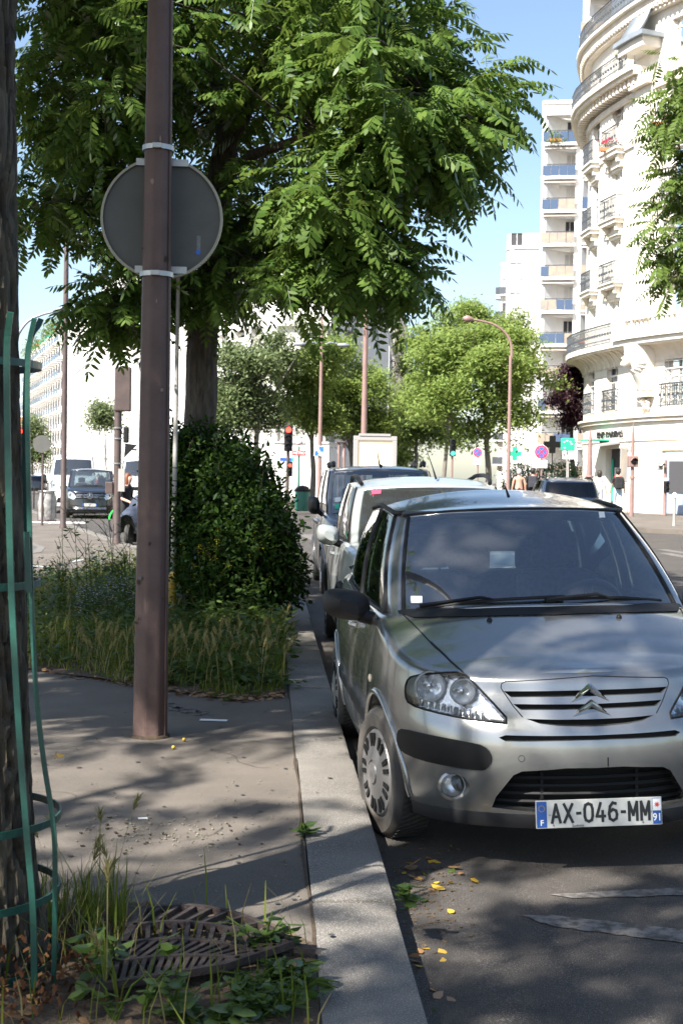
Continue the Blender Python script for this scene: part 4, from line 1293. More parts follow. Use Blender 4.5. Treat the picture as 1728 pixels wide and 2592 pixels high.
import copy
def stretch(V, sx, sy, sz, wr, **kw):
    """same build, other proportions"""
    W = copy.deepcopy(V)
    W['spec']['outline'] = [(x * sx, y * sy) for x, y in V['spec']['outline']]
    for k in ('zb', 'zt'): W['spec'][k] = [(y * sy, z * sz) for y, z in V['spec'][k]]
    W['spec']['crown'] = [(y * sy, z) for y, z in V['spec']['crown']]
    for k in ('front_in', 'side_in', 'rear_in'): W['spec'][k] = [(z * sz, v) for z, v in V['spec'][k]]
    for k in ('base', 'roof'): W[k] = [(x * sx, y * sy, z * sz) for x, y, z in V[k]]
    W['lamp'] = [(x * sx, z * sz) for x, z in V['lamp']]
    W['grille'] = [[(x * sx, z * sz) for x, z in g] for g in V['grille']]
    W['doors'] = [[(y * sy, z * sz) for y, z in d] for d in V['doors']]
    W['handles'] = [(y * sy, z * sz) for y, z in V['handles']]
    W['axles'] = tuple(a * sy for a in V['axles']); W['cab'] = (V['cab'][0] * sy, V['cab'][1] * sy, V['cab'][2] * sx)
    W['dash'] = V['dash'] * sz; m = V['mirror']; W['mirror'] = (m[0] * sx, m[1] * sy, m[2] * sz, m[3]); W['plate'] = V['plate'] * sz
    W['wr'] = wr; W.update(kw); return W
# black van and white panel van in the side street
BV = stretch(VAN, 1.06, 1.16, 1.05, .34, mirmat='paint_black', barmat='chrome', bars=4, platetext='FA-744-GT',
             grille=[[(-.50, .74), (.50, .74), (.54, .96), (-.54, .96)], [(-.66, .34), (.66, .34), (.56, .46), (-.56, .46)]])
pv = at(227, 1317, 52.0)
br, bcar = vehicle('black_van', 'glossy black passenger van with round star badge, parked facing the junction', (pv.x, 52.0, ROAD0 + .0), R(6), BV, 'paint_black', 'vans in the side street')
f_ = bcar.front(0, .86)
st = MB().lathe([(.115, 0), (.115, -.012), (.100, -.012), (.100, 0)], f_ + Vector((0, -.02, 0)), 28, 'Y', cap=False)
for a in (90, 210, 330): st.tube([f_ + Vector((0, -.026, 0)), f_ + Vector((.108 * math.cos(R(a)), -.026, .108 * math.sin(R(a))))], [.022, .004], 6)
obj('star_badge', st, 'chrome', br)
WV = stretch(VAN, 1.12, 1.3, 1.42, .36, mirmat='trim', wins=[(0, 2, 'windscreen'), (3, 5, 'front_window')], t1=.80, seals=(3, 5), belt=(3, 6),
             mirror=(1.2, 1.5, 1.45, (.2, .2, .4)))
pw = at(178, 1310, 58.0)
wr_, wcar = vehicle('white_van', 'tall white panel van standing behind the black van', (pw.x, 58.5, ROAD0), R(7), WV, 'paint_vanwhite', 'vans in the side street')
pw = at(352, 1290, 62.0)
o2 = copy_tree(wr_); o2.location = (pw.x + .3, 61.0, ROAD0); o2['label'] = 'white panel van half hidden behind the round-sign post'
for ch in o2.children:
    pass
# dark estate parked across the junction, seen over the hatchback's roof
dk = stretch(SUV, 1.0, 1.05, .97, .33, mirmat='paint_navy')
pk = at(1440, 1300, 36.0)
dr, dcar = vehicle('estate_car', 'dark navy estate car with roof rails parked before the bank corner', (pk.x, 38.5, road_z(pk.x, 38.5)), R(176), dk, 'paint_navy', 'cars parked across the junction')
# cars far down the side street, too small to show more than their build
def far_car(label, loc, rz, mat, group):
    c = copy_tree(dr); c.location = loc; c.rotation_euler = (0, 0, rz); c['label'] = label; c['group'] = group
    for ch in c.children:
        if ch.name.split('.')[0] in ('body', 'roof', 'window_frame', 'mirror'):
            ch.data = ch.data.copy(); ch.data.materials[0] = M(mat)
    return c
p = at(92, 1205, 120); far_car('small dark car far along the side street beyond the mesh bin', (p.x, 120, ROAD0), R(190), 'paint_black', 'cars far along the side street')
p = at(283, 1200, 105); far_car('blue-grey car far along the side street behind the black van', (p.x, 105, ROAD0), R(8), 'paint_taupe', 'cars far along the side street')
# ================================================================== vegetation
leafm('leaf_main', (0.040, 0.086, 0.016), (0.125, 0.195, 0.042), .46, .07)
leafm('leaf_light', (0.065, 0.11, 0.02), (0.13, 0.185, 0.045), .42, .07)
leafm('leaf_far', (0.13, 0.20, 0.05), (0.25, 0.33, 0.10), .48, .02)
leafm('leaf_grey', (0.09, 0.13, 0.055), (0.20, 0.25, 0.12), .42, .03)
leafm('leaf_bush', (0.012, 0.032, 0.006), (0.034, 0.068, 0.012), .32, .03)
leafm('leaf_purple', (0.03, 0.012, 0.018), (0.07, 0.03, 0.04), .30, .05)
leafm('grass_green', (0.065, 0.105, 0.012), (0.18, 0.21, 0.04), .45, .02)
leafm('grass_dry', (0.22, 0.20, 0.07), (0.38, 0.33, 0.14), .45, .02)
leafm('weed_leaf', (0.038, 0.075, 0.014), (0.09, 0.14, 0.03), .40, .04)
leafm('weed_blue', (0.035, 0.065, 0.014), (0.08, 0.12, 0.025), .38, .02)
leafm('petal_yellow', (0.5, 0.42, 0.02), (0.65, 0.55, 0.04), .4, .03)
leafm('petal_pale', (0.5, 0.45, 0.5), (0.62, 0.58, 0.6), .4, .03)
leafm('petal_red', (0.6, 0.02, 0.05), (0.7, 0.05, 0.1), .4, .03)
leafm('dead_leaf', (0.16, 0.075, 0.03), (0.34, 0.20, 0.09), .25, .05)
leafm('dead_yellow', (0.45, 0.30, 0.03), (0.6, 0.38, 0.05), .35, .05)

pm('bark_mid', (0.04, 0.033, 0.027), 0.95, col2=(0.12, 0.102, 0.082), nscale=7, stretch=(4, 4, .7), bump=.9, bscale=16)
def quads(n, a):                           # helper for leaf faces
    return a
def leaflet(base, d, side, up, L, wd, fold=.25):
    """six-point folded blade: two quads"""
    m1, m2 = base + d * L * .30, base + d * L * .68
    return [base, m1 + side * wd * .5 - up * wd * fold * .5, m2 + side * wd * .42 - up * (wd * fold * .5 + L * .05), base + d * L - up * L * .12,
            m2 - side * wd * .42 - up * (wd * fold * .5 + L * .05), m1 - side * wd * .5 - up * wd * fold * .5], [(0, 1, 2, 3), (0, 3, 4, 5)]

def frond_proto(L=.42, pairs=7, ll=.105, lw=.036, droop=.35, seed=0):
    """compound leaf growing along +X, hanging towards -Z"""
    rnd = random.Random(seed); V, F = [], []
    def rach(t): return Vector((L * t * (1 - .12 * droop * t), .02 * math.sin(3 * t + seed), -droop * L * t * t))
    def addl(*a, **k):
        v, f = leaflet(*a, **k); o = len(V); V.extend(v); F.extend([tuple(i + o for i in q) for q in f])
    for k in range(pairs):
        t = .22 + .74 * k / (pairs - 1)
        p = rach(t); tan = (rach(t + .02) - rach(t - .02)).normalized(); sd = Vector((0, 1, 0)); up = tan.cross(sd) * -1
        if up.z < 0: up = -up
        f = (.75 + .5 * math.sin(math.pi * (k + .8) / (pairs + .6))) * rnd.uniform(.9, 1.08)
        for sg in (-1, 1):
            d = (tan * rnd.uniform(.40, .6) + sd * sg * .85 - up * rnd.uniform(.15, .5)).normalized()
            sv = d.cross(up).normalized()
            addl(p, d, sv, up, ll * f, lw * f)
    tan = (rach(1) - rach(.95)).normalized(); addl(rach(.98), tan, Vector((0, 1, 0)), Vector((0, 0, 1)), ll, lw)
    o = len(V)                                       # midrib
    ps = [rach(t) for t in (0, .5, 1)]
    for a, b in zip(ps, ps[1:]):
        o = len(V); s_ = Vector((0, .0035, 0)); V.extend([a - s_, a + s_, b + s_, b - s_]); F.append((o, o + 1, o + 2, o + 3))
    return np.array([tuple(v) for v in V], dtype=np.float32), np.array(F, dtype=np.int32)

FRONDS = [frond_proto(.40, 7, .105, .037, .25, 1), frond_proto(.46, 8, .11, .038, .45, 2), frond_proto(.36, 6, .10, .036, .6, 3), frond_proto(.44, 8, .10, .034, .8, 4)]

def basis(d, rnd, roll=.6):
    d = np.asarray(d) / (np.linalg.norm(d) + 1e-9)
    up = np.array([rnd.normal(0, roll), rnd.normal(0, roll), 1.0]); s_ = np.cross(up, d); s_ /= np.linalg.norm(s_) + 1e-9
    u = np.cross(d, s_)
    return np.stack([d, s_, u], axis=1)

def scatter(protos, mats):
    """mats: list of (proto index, 3x3, position) -> vertices, faces"""
    VV, FF, o = [], [], 0
    for k, B, p in mats:
        v, f = protos[k]
        VV.append(v @ B.T + p); FF.append(f + o); o += len(v)
    return np.concatenate(VV), np.concatenate(FF)

def fronds_at(centres, rnd, per=(7, 12), spread=.25, scale=1.0, out=None):
    res = []
    for c in centres:
        n = int(rnd.integers(per[0], per[1] + 1)); a0 = rnd.uniform(0, 6.28)
        for j in range(n):
            a = a0 + j * 2.4 + rnd.normal(0, .3); el = rnd.normal(.05, .35)
            d = np.array([math.cos(a) * math.cos(el), math.sin(a) * math.cos(el), math.sin(el)])
            p = np.asarray(c) + d * rnd.uniform(0, spread) + rnd.normal(0, .06, 3)
            s_ = scale * rnd.uniform(.8, 1.2)
            res.append((int(rnd.integers(0, len(FRONDS))), basis(d, rnd, .35) * s_, p))
    return res

def limb(mb, a, b, r0, r1, sag=.0, n=7, wob=.06, rnd=random):
    a, b = Vector(a), Vector(b); L = (b - a).length; pts = []
    ax = (b - a).normalized(); o1 = ax.orthogonal().normalized(); o2 = ax.cross(o1)
    ph = rnd.random() * 6.28
    for k in range(n + 1):
        t = k / n; w_ = math.sin(math.pi * t)
        pts.append(a + (b - a) * t + Vector((0, 0, sag * L * w_)) + (o1 * math.sin(ph + 3 * t) + o2 * math.cos(ph * 1.7 + 4 * t)) * wob * L * w_ * .5)
    mb.tube(pts, [r0 + (r1 - r0) * k / n for k in range(n + 1)], 8)
    return pts

def trunk_mesh(pts, rads, n=28, ridges=.0, seed=0, sub=10):
    """trunk with furrowed bark"""
    mb = MB(); P = catmull(pts, sub); m = len(P)
    rr = [tab([(k / (len(rads) - 1), r_) for k, r_ in enumerate(rads)], i / (m - 1)) for i in range(m)]
    rows = []
    for i, p in enumerate(P):
        row = []
        for k in range(n):
            a = 2 * math.pi * k / n
            q = Vector((math.cos(a) * 3.2, math.sin(a) * 3.2, p.z * 1.1 + seed))
            d = 1 + ridges * (noise.noise(q * 2.2) * .7 + abs(noise.noise(Vector((math.cos(a) * 7, math.sin(a) * 7, p.z * 1.4 + seed)))) * 1.6 - .35)
            if n > 60:                                  # plates and fissures of old bark
                w_ = noise.noise(Vector((math.cos(a) * 2, math.sin(a) * 2, p.z * 3 + seed))) * .35
                h_ = abs(noise.noise(Vector((math.cos(a + w_) * 9, math.sin(a + w_) * 9, p.z * 2.6 + seed))))
                d = 1 + .05 * noise.noise(q) + .16 * (min(h_, .22) - .12) / .22 + .02 * noise.noise(Vector((math.cos(a) * 30, math.sin(a) * 30, p.z * 25)))
            row.append(p + Vector((math.cos(a), math.sin(a), 0)) * rr[i] * d)
        rows.append(row)
    mb.grid(rows, closed=True); mb.f.append(tuple(range(n))[::-1]); mb.f.append(tuple((m - 1) * n + k for k in range(n)))
    return mb

def nearest_on(paths, p):
    best = None
    for P in paths:
        for i, q in enumerate(P):
            if i < len(P) * .3: continue
            d = (q - p).length
            if best is None or d < best[0]: best = (d, q)
    return best[1]

def street_tree(name, label, base, trunk, rads, limbs, centres, mat, seed, per=(7, 12), scale=1.0, bark='bark', group=None, single=0, single_pick=None, ridges=.12, twig=True, fine=False):
    rnd = np.random.default_rng(seed); root = thing(name, label, 'tree', base, 0, group)
    b = Vector(base); loc = lambda p: Vector(p) - b
    obj('trunk', trunk_mesh([loc(p) for p in trunk], rads, n=120 if fine else 28, ridges=ridges, seed=seed, sub=60 if fine else 10), bark, root, sm=50)
    paths = []; random.seed(seed)
    for a, e, r0, r1 in limbs:
        mb = MB(); paths.append(limb(mb, loc(a), loc(e), r0, r1, .04)); obj('limb', mb, bark, root, sm=60)
    if twig and paths:
        mb = MB()
        for c in centres:
            q = nearest_on(paths, loc(c)); limb(mb, q, loc(c), .018, .006, .03, 4, .1)
        obj('twigs', mb, bark, root, kind='stuff')
    F = fronds_at([tuple(loc(c)) for c in centres], rnd, per, .25, scale)
    if single:
        order = sorted(range(len(F)), key=lambda i: single_pick(Vector(F[i][2]) + b)); chosen = set(order[:single])
        pr = []
        for k, (v, f) in enumerate(FRONDS):
            m_ = npmesh('leaf', v, f); m_.materials.append(M(mat)); pr.append(m_)
        for i in sorted(chosen):
            k, B, p = F[i]; o = bpy.data.objects.new('leaf', pr[k]); C.objects.link(o); o.parent = root
            mm = Matrix([list(map(float, r_)) for r_ in B]).to_4x4(); mm.translation = Vector([float(x) for x in p]); o.matrix_local = mm
        F = [x for i, x in enumerate(F) if i not in chosen]
    v, f = scatter(FRONDS, F); me = npmesh('crown', v, f)
    o = obj('crown', me, mat, root, fix=False); o['kind'] = 'stuff'
    return root

rs = np.random.default_rng(5)
def blob(n, cpx, rpx, Y, ry, shell=.55):
    """cluster centres in an ellipsoid given by its outline in the photograph at distance Y"""
    out = []
    while len(out) < n:
        u = rs.normal(0, 1, 3); u /= np.linalg.norm(u); u *= rs.uniform(shell, 1) ** .8
        out.append(at(cpx[0] + u[0] * rpx[0], cpx[1] + u[1] * rpx[1], Y + u[2] * ry))
    return out

# --- the big tree behind the shrub, crown hanging over the footway and the parked cars
T2 = Vector((-.78, 15.2, 0))
cen = []
for n, c, r_, Y, ry in ((70, (250, 130), (240, 240), 14.5, 2.0), (75, (560, 60), (330, 260), 15, 2.8), (66, (880, 60), (240, 250), 14, 2.6), (50, (990, 240), (180, 200), 13.0, 1.8),
                        (30, (1125, 290), (95, 130), 13, 1.2), (26, (1060, 420), (100, 85), 13.2, 1.1), (34, (850, 470), (130, 160), 13.4, 1.5), (30, (950, 680), (72, 88), 13.4, .8),
                        (22, (800, 670), (95, 80), 13.6, .9), (30, (560, 420), (230, 190), 15.6, 2.0), (20, (660, 630), (130, 90), 14.8, 1.2), (34, (240, 400), (150, 130), 14.2, 1.3),
                        (10, (110, 540), (45, 60), 14.0, .7), (24, (350, 610), (105, 105), 14.4, 1.1), (14, (290, 790), (45, 65), 14.4, .5), (16, (500, 730), (75, 65), 15.0, .9),
                        (60, (700, -300), (520, 200), 14.5, 3.0), (45, (250, -260), (260, 190), 14.5, 2.4), (5, (1250, 215), (25, 30), 12.8, .4)):
    cen += blob(n, c, r_, Y, ry)
tk = [T2 + Vector((0, 0, -.05)), T2 + Vector((.0, .0, .6)), at(508, 1000, 15.2), at(515, 850, 15.2), at(545, 600, 15.2), at(562, 430, 15.1), at(575, 350, 15.0)]
fk = tk[-1]
lm = [(fk, at(640, 230, 14.6), .13, .10), (at(640, 230, 14.6), at(700, 60, 14.2), .10, .06), (at(700, 60, 14.2), at(800, -300, 14.0), .07, .03), (fk, at(540, 230, 15.2), .11, .08), (at(540, 230, 15.2), at(480, -60, 15.6), .08, .05),
      (at(555, 470, 15.1), at(800, 330, 13.6), .07, .04), (at(800, 330, 13.6), at(1080, 250, 13.0), .04, .02), (at(640, 230, 14.6), at(960, 120, 13.4), .06, .025), (at(545, 600, 15.1), at(760, 520, 14.0), .06, .03),
      (at(760, 520, 14.0), at(930, 620, 13.4), .03, .012), (at(540, 640, 15.1), at(340, 520, 14.4), .06, .03), (at(540, 230, 15.2), at(280, 130, 14.4), .06, .025), (at(480, -60, 15.6), at(240, -250, 14.8), .05, .02),
      (at(520, 800, 15.2), at(330, 760, 14.4), .04, .015), (at(530, 720, 15.2), at(680, 680, 14.6), .04, .015), (at(1080, 250, 13.0), at(1200, 330, 12.9), .02, .01)]
def pick(p):                                # leaves that show largest: outermost and nearest
    return p.y - .9 * p.x - .0 * p.z
street_tree('street_tree', 'large tree with long compound leaves rising behind the dark shrub', T2, tk, [.20, .175, .165, .16, .15, .14, .13], lm, cen, 'leaf_main', 21, (7, 11), .93, single=300, single_pick=pick, bark='bark_mid')

# --- furrowed trunk inside the green guard at the left; its crown and its neighbours' stand above and beside the view and shade the footway
T1 = Vector((-.93, 4.22, 0))
def cloud(n, c, r_, seed):
    g = np.random.default_rng(seed); out = []
    for _ in range(n):
        u = g.normal(0, 1, 3); u /= np.linalg.norm(u); u *= g.uniform(.35, 1)
        out.append(Vector((c[0] + u[0] * r_[0], c[1] + u[1] * r_[1], c[2] + u[2] * r_[2])))
    return out
tk = [T1 + Vector((.03, 0, -.05)), T1 + Vector((.02, 0, .35)), T1 + Vector((0, 0, 1.2)), T1 + Vector((-.04, 0, 2.6)), T1 + Vector((-.05, .05, 4.2)), T1 + Vector((0, .1, 5.6))]
c1 = T1 + Vector((0, .1, 5.4))
lm = [(c1, T1 + Vector((math.cos(a) * 1.8 - 1.4, math.sin(a) * 1.8, 7.4)), .09, .03) for a in (0.3, 1.5, 2.6, 3.9, 5.1)]
street_tree('street_tree', 'furrowed dark tree trunk standing inside the green metal guard', T1, tk, [.25, .20, .18, .175, .165, .15], lm, cloud(54, (-2.5, 2.9, 7.6), (1.9, 2.4, 1.7), 31), 'leaf_main', 22, (8, 12), 1.0, ridges=.22, fine=True)
for k, (bx, by, n, rr, hz, lab) in enumerate(((-4.5, 5.5, 210, (2.6, 2.0, 2.1), 7.1, 'leafy street tree standing beside the footway, left of the brown lamp column'),
                                             (-6.8, 8.4, 150, (2.5, 2.5, 2.2), 7.4, 'leafy street tree standing left of the grass bed front'),
                                             (-5.6, 12.4, 230, (4.2, 4.2, 2.9), 8.4, 'tall leafy street tree standing left of the grass bed'),
                                             (-5.7, .5, 28, (2.5, 2.5, 1.7), 7.0, 'thin-crowned street tree standing left of the green guard'),
                                             (-2.9, -1.3, 62, (2.3, 2.0, 1.6), 7.0, 'thin-crowned street tree standing at the kerb before the hatchback'))):
    B = Vector((bx, by, 0)); c1 = B + Vector((0, 0, 4.2))
    street_tree('street_tree', lab, B, [B + Vector((0, 0, -.05)), B + Vector((.03, 0, 1.5)), B + Vector((0, .04, 3)), c1], [.2, .17, .15, .14],
                [(c1, B + Vector((math.cos(a) * rr[0] * .6, math.sin(a) * rr[1] * .6, hz)), .08, .03) for a in (0.2, 1.4, 2.5, 3.7, 5.0)], cloud(n, (bx, by, hz), rr, 40 + k), 'leaf_main', 50 + k, (8, 12), 1.05, group='trees along the footway')

# --- tree at the right edge of the view: only branch ends reach in
B = Vector((9.6, 25.0, rise(9.6, 25)))
cen = []
for n, c, r_, Y, ry in ((12, (1740, 215), (75, 90), 24, .8), (10, (1735, 320), (60, 60), 24, .7), (12, (1735, 480), (75, 55), 24, .8), (16, (1735, 640), (95, 80), 23.6, .8), (60, (1990, 400), (240, 420), 25, 2.2)):
    cen += blob(n, c, r_, Y, ry)
c1 = B + Vector((0, 0, 3.6))
street_tree('street_tree', 'bright green compound-leaved branches reaching in before the curved corner building', B, [B, B + Vector((0, 0, 2)), c1], [.17, .14, .12],
            [(c1, at(1760, 640, 24), .07, .02), (c1, at(1780, 480, 24), .07, .02), (c1, at(1780, 230, 24), .07, .02), (c1, at(2000, 200, 25), .08, .03)], cen, 'leaf_light', 23, (9, 13), 1.05)

# --- far trees: crowns of many small blades in layered sprays
def blade_cloud(lobes, n, size, seed, flat=.45):
    g = np.random.default_rng(seed); tot = sum(l[1][0] * l[1][1] * l[1][2] for l in lobes) ; VV = []
    for c, r_ in lobes:
        m = max(30, int(n * r_[0] * r_[1] * r_[2] / tot))
        k = max(8, m // 60)
        u = g.normal(0, 1, (k, 3)); u /= np.linalg.norm(u, axis=1)[:, None]; u *= g.uniform(.45, 1, (k, 1)) ** .6
        sp = np.asarray(c) + u * np.asarray(r_)
        for q in sp:
            j = m // k
            off = g.normal(0, 1, (j, 3)) * np.array([.32, .32, .14]) * (size / .16)
            p = q + off; p[:, 2] -= .35 * (off[:, 0] ** 2 + off[:, 1] ** 2)
            a = g.uniform(0, 6.28, j); t = g.normal(0, flat, j)
            d = np.stack([np.cos(a) * np.cos(t), np.sin(a) * np.cos(t), np.sin(t) - .25], 1)
            s_ = np.stack([-np.sin(a), np.cos(a), g.normal(0, .4, j)], 1)
            L = size * g.uniform(.7, 1.4, (j, 1))
            VV.append(np.stack([p, p + d * L * .5 + s_ * L * .22, p + d * L, p + d * L * .5 - s_ * L * .22], 1))
    v = np.concatenate(VV); m = len(v)
    return v.reshape(-1, 3), np.arange(m * 4).reshape(-1, 4)

def far_tree(label, px, base_py, Y, lobes_px, mat, n, size, group, seed, trunk_px=None, tr=.14, bark='bark_pale', name='avenue_tree'):
    b = at(px, base_py, Y); bz = rise(b.x, Y); root = thing(name, label, 'tree', (b.x, Y, bz), 0, group)
    lob = []
    for cx, cy, rx, ry_, dy in lobes_px:
        c = at(cx, cy, Y + dy); s_ = (Y + dy) / FPX
        lob.append((np.array(c) - np.array((b.x, Y, bz)), (rx * s_, rx * s_ * .9, ry_ * s_)))
    top = max(l[0][2] for l in lob); mid_ = np.mean([l[0] for l in lob], axis=0)
    P = [Vector((0, 0, -.1)), Vector((.05, 0, 1.5)), Vector((mid_[0] * .3, 0, top * .4)), Vector((mid_[0] * .6, 0, top * .75))]
    obj('trunk', trunk_mesh(P, [tr * 1.2, tr, tr * .8, tr * .5], 14, .08, seed), bark, root, sm=60)
    mb = MB(); random.seed(seed)
    for l in lob:
        limb(mb, P[2], Vector(l[0]), tr * .45, tr * .12, .05)
        for _ in range(3):
            limb(mb, Vector(l[0]) * .8 + P[2] * .2, Vector(l[0]) + Vector((random.uniform(-1, 1) * l[1][0], random.uniform(-1, 1) * l[1][1], random.uniform(-.4, .9) * l[1][2])) * .8, tr * .2, .015, .02, 5)
    obj('limbs', mb, bark, root, sm=60, kind='stuff')
    rq = np.random.default_rng(seed + 500); sub = []
    for c, r_ in lob:                       # uneven clumps inside each bough
        for _ in range(9):
            u = rq.normal(0, 1, 3); u /= np.linalg.norm(u); u *= rq.uniform(.35, .95); k_ = rq.uniform(.28, .5)
            sub.append((np.asarray(c) + u * np.asarray(r_), (r_[0] * k_, r_[1] * k_, r_[2] * k_ * .8)))
    v, f = blade_cloud(sub, int(n * 4.2), size * 1.15, seed); o = obj('crown', npmesh('crown', v, f), mat, root, fix=False); o['kind'] = 'stuff'
    return root
AV = 'trees along the far avenue'
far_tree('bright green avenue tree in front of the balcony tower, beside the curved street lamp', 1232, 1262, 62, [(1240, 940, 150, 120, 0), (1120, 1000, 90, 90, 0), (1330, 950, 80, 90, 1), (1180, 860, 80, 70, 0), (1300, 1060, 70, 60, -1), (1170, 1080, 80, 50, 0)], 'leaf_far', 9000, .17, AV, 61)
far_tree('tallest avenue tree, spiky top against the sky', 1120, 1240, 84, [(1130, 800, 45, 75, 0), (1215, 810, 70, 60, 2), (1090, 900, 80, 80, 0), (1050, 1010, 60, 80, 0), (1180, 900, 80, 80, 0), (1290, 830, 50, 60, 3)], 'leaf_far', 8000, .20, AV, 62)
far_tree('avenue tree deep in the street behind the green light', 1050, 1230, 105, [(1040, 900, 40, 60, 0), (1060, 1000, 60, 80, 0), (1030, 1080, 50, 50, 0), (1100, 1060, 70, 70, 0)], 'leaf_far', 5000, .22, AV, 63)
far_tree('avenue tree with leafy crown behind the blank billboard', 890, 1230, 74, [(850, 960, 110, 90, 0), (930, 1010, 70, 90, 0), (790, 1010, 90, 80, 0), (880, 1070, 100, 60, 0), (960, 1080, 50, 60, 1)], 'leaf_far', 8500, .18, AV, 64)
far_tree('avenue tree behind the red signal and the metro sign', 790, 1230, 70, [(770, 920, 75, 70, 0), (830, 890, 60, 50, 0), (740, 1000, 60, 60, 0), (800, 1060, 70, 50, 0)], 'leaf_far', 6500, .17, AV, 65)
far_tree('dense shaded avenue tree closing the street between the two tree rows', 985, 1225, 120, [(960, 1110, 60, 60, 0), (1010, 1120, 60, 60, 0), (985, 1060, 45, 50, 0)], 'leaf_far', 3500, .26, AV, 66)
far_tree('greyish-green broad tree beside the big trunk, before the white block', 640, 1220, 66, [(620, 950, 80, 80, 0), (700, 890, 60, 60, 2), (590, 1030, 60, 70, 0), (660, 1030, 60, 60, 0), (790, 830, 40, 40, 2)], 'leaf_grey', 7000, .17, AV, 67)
far_tree('purple-leaved tree beside the rounded corner building', 1448, 1240, 66, [(1445, 960, 28, 50, 0), (1430, 1010, 26, 40, 0), (1452, 1050, 24, 30, 0)], 'leaf_purple', 2600, .15, None, 68)
far_tree('thin pale tree in front of the white side-street facade', 270, 1240, 96, [(262, 1045, 34, 30, 0), (245, 1065, 24, 26, 0), (285, 1070, 20, 24, 0)], 'leaf_grey', 900, .2, None, 69, tr=.07)
far_tree('dark green trees at the end of the side street', 82, 1210, 150, [(85, 1090, 30, 40, 0), (70, 1130, 35, 35, 0), (95, 1140, 25, 30, 0)], 'leaf_grey', 1800, .3, None, 70)
# ------------------------------------------------------------------ shrub, wild bed, weeds
def ground_leaf(L=.07, wd=.05):
    v, f = leaflet(Vector((0, 0, 0)), Vector((1, 0, 0)), Vector((0, 1, 0)), Vector((0, 0, 1)), L, wd, .3); return np.array([tuple(p) for p in v], dtype=np.float32), np.array(f, dtype=np.int32)
LEAF1 = [ground_leaf(.075, .042), ground_leaf(.06, .036), ground_leaf(.09, .046)]
bed_poly = [ground_at(38, 1690), ground_at(250, 1722), ground_at(430, 1752), ground_at(600, 1775), ground_at(722, 1760), (KX - .33, 11.0), (KX - .33, 18.6), ground_at(430, 1440), ground_at(300, 1450), ground_at(40, 1490)]
sheet('planting_bed', bed_poly, lambda x, y: .012 + .02 * noise.noise(Vector((x * 2, y * 2, 0))), 'soil', .4)
sb = at(560, 1520, 14.6); SB = Vector((sb.x, 14.6, 0))
root = thing('shrub', 'large dark green dome-shaped shrub between the lamp post and the parked cars', 'shrub', SB)
g = np.random.default_rng(77)
lob = [(at(550, 1330, 14.4), (125, 180), .9), (at(465, 1290, 14.6), (70, 150), .75), (at(640, 1370, 14.0), (95, 140), .7), (at(700, 1450, 13.8), (52, 80), .45), (at(530, 1185, 14.8), (105, 85), .7), (at(605, 1230, 14.4), (80, 85), .55), (at(450, 1200, 14.6), (55, 90), .5), (at(600, 1440, 13.8), (120, 105), .6), (at(470, 1150, 14.8), (42, 60), .4), (at(670, 1280, 14.1), (35, 50), .35)]
F = []; stems = MB()
for c, (rx, rz), ry in lob:
    s_ = 14.4 / FPX; cl = np.array(c) - np.array(SB); rr = np.array([rx * s_, ry, rz * s_])
    k = int(640 * rx * rz / 9000)
    for _ in range(k):
        u = g.normal(0, 1, 3); u /= np.linalg.norm(u)
        if u[1] > .6: continue
        q = cl + u * rr * (g.uniform(.72, 1.02) + .36 * noise.noise(Vector(u * 2.3) + Vector(c)))
        if q[2] < .05: q[2] = abs(q[2]) * .5 + .05
        if g.random() < .12: stems.tube([Vector((cl[0] * .7, cl[1] * .7, .1)), Vector(cl * .9), Vector(q)], [.014, .010, .004], 5)
        for j in range(int(g.integers(7, 13))):
            d = u * .55 + g.normal(0, .65, 3); d[2] -= .25
            F.append((int(g.integers(0, 3)), basis(d, g, .6) * g.uniform(.55, 1.05), q + g.normal(0, .08, 3)))
for _ in range(70):                          # stray shoots
    c, (rx, rz), ry = lob[int(g.integers(0, len(lob)))]; cl = np.array(c) - np.array(SB); rr = np.array([rx * 14.4 / FPX, ry, rz * 14.4 / FPX])
    u = g.normal(0, 1, 3); u[1] = -abs(u[1]) * .6; u[2] = abs(u[2]) * .8; u /= np.linalg.norm(u); q0 = cl + u * rr * .9; q1 = q0 + (u * .6 + np.array([0, 0, .5])) * g.uniform(.15, .38); q1[2] = max(q1[2], .2); q0[2] = max(q0[2], .1)
    stems.tube([Vector(q0), Vector((q0 + q1) / 2 + np.array([0, 0, .03])), Vector(q1)], [.006, .004, .002], 4)
    for j in range(9):
        t = g.uniform(.1, 1); F.append((int(g.integers(0, 3)), basis(g.normal(0, 1, 3) + u, g, .5) * g.uniform(.5, .95), q0 + (q1 - q0) * t))
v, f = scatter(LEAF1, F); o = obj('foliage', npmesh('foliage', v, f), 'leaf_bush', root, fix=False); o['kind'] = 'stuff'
o = obj('stems', stems, 'bark', root, kind='stuff')
stems = MB()

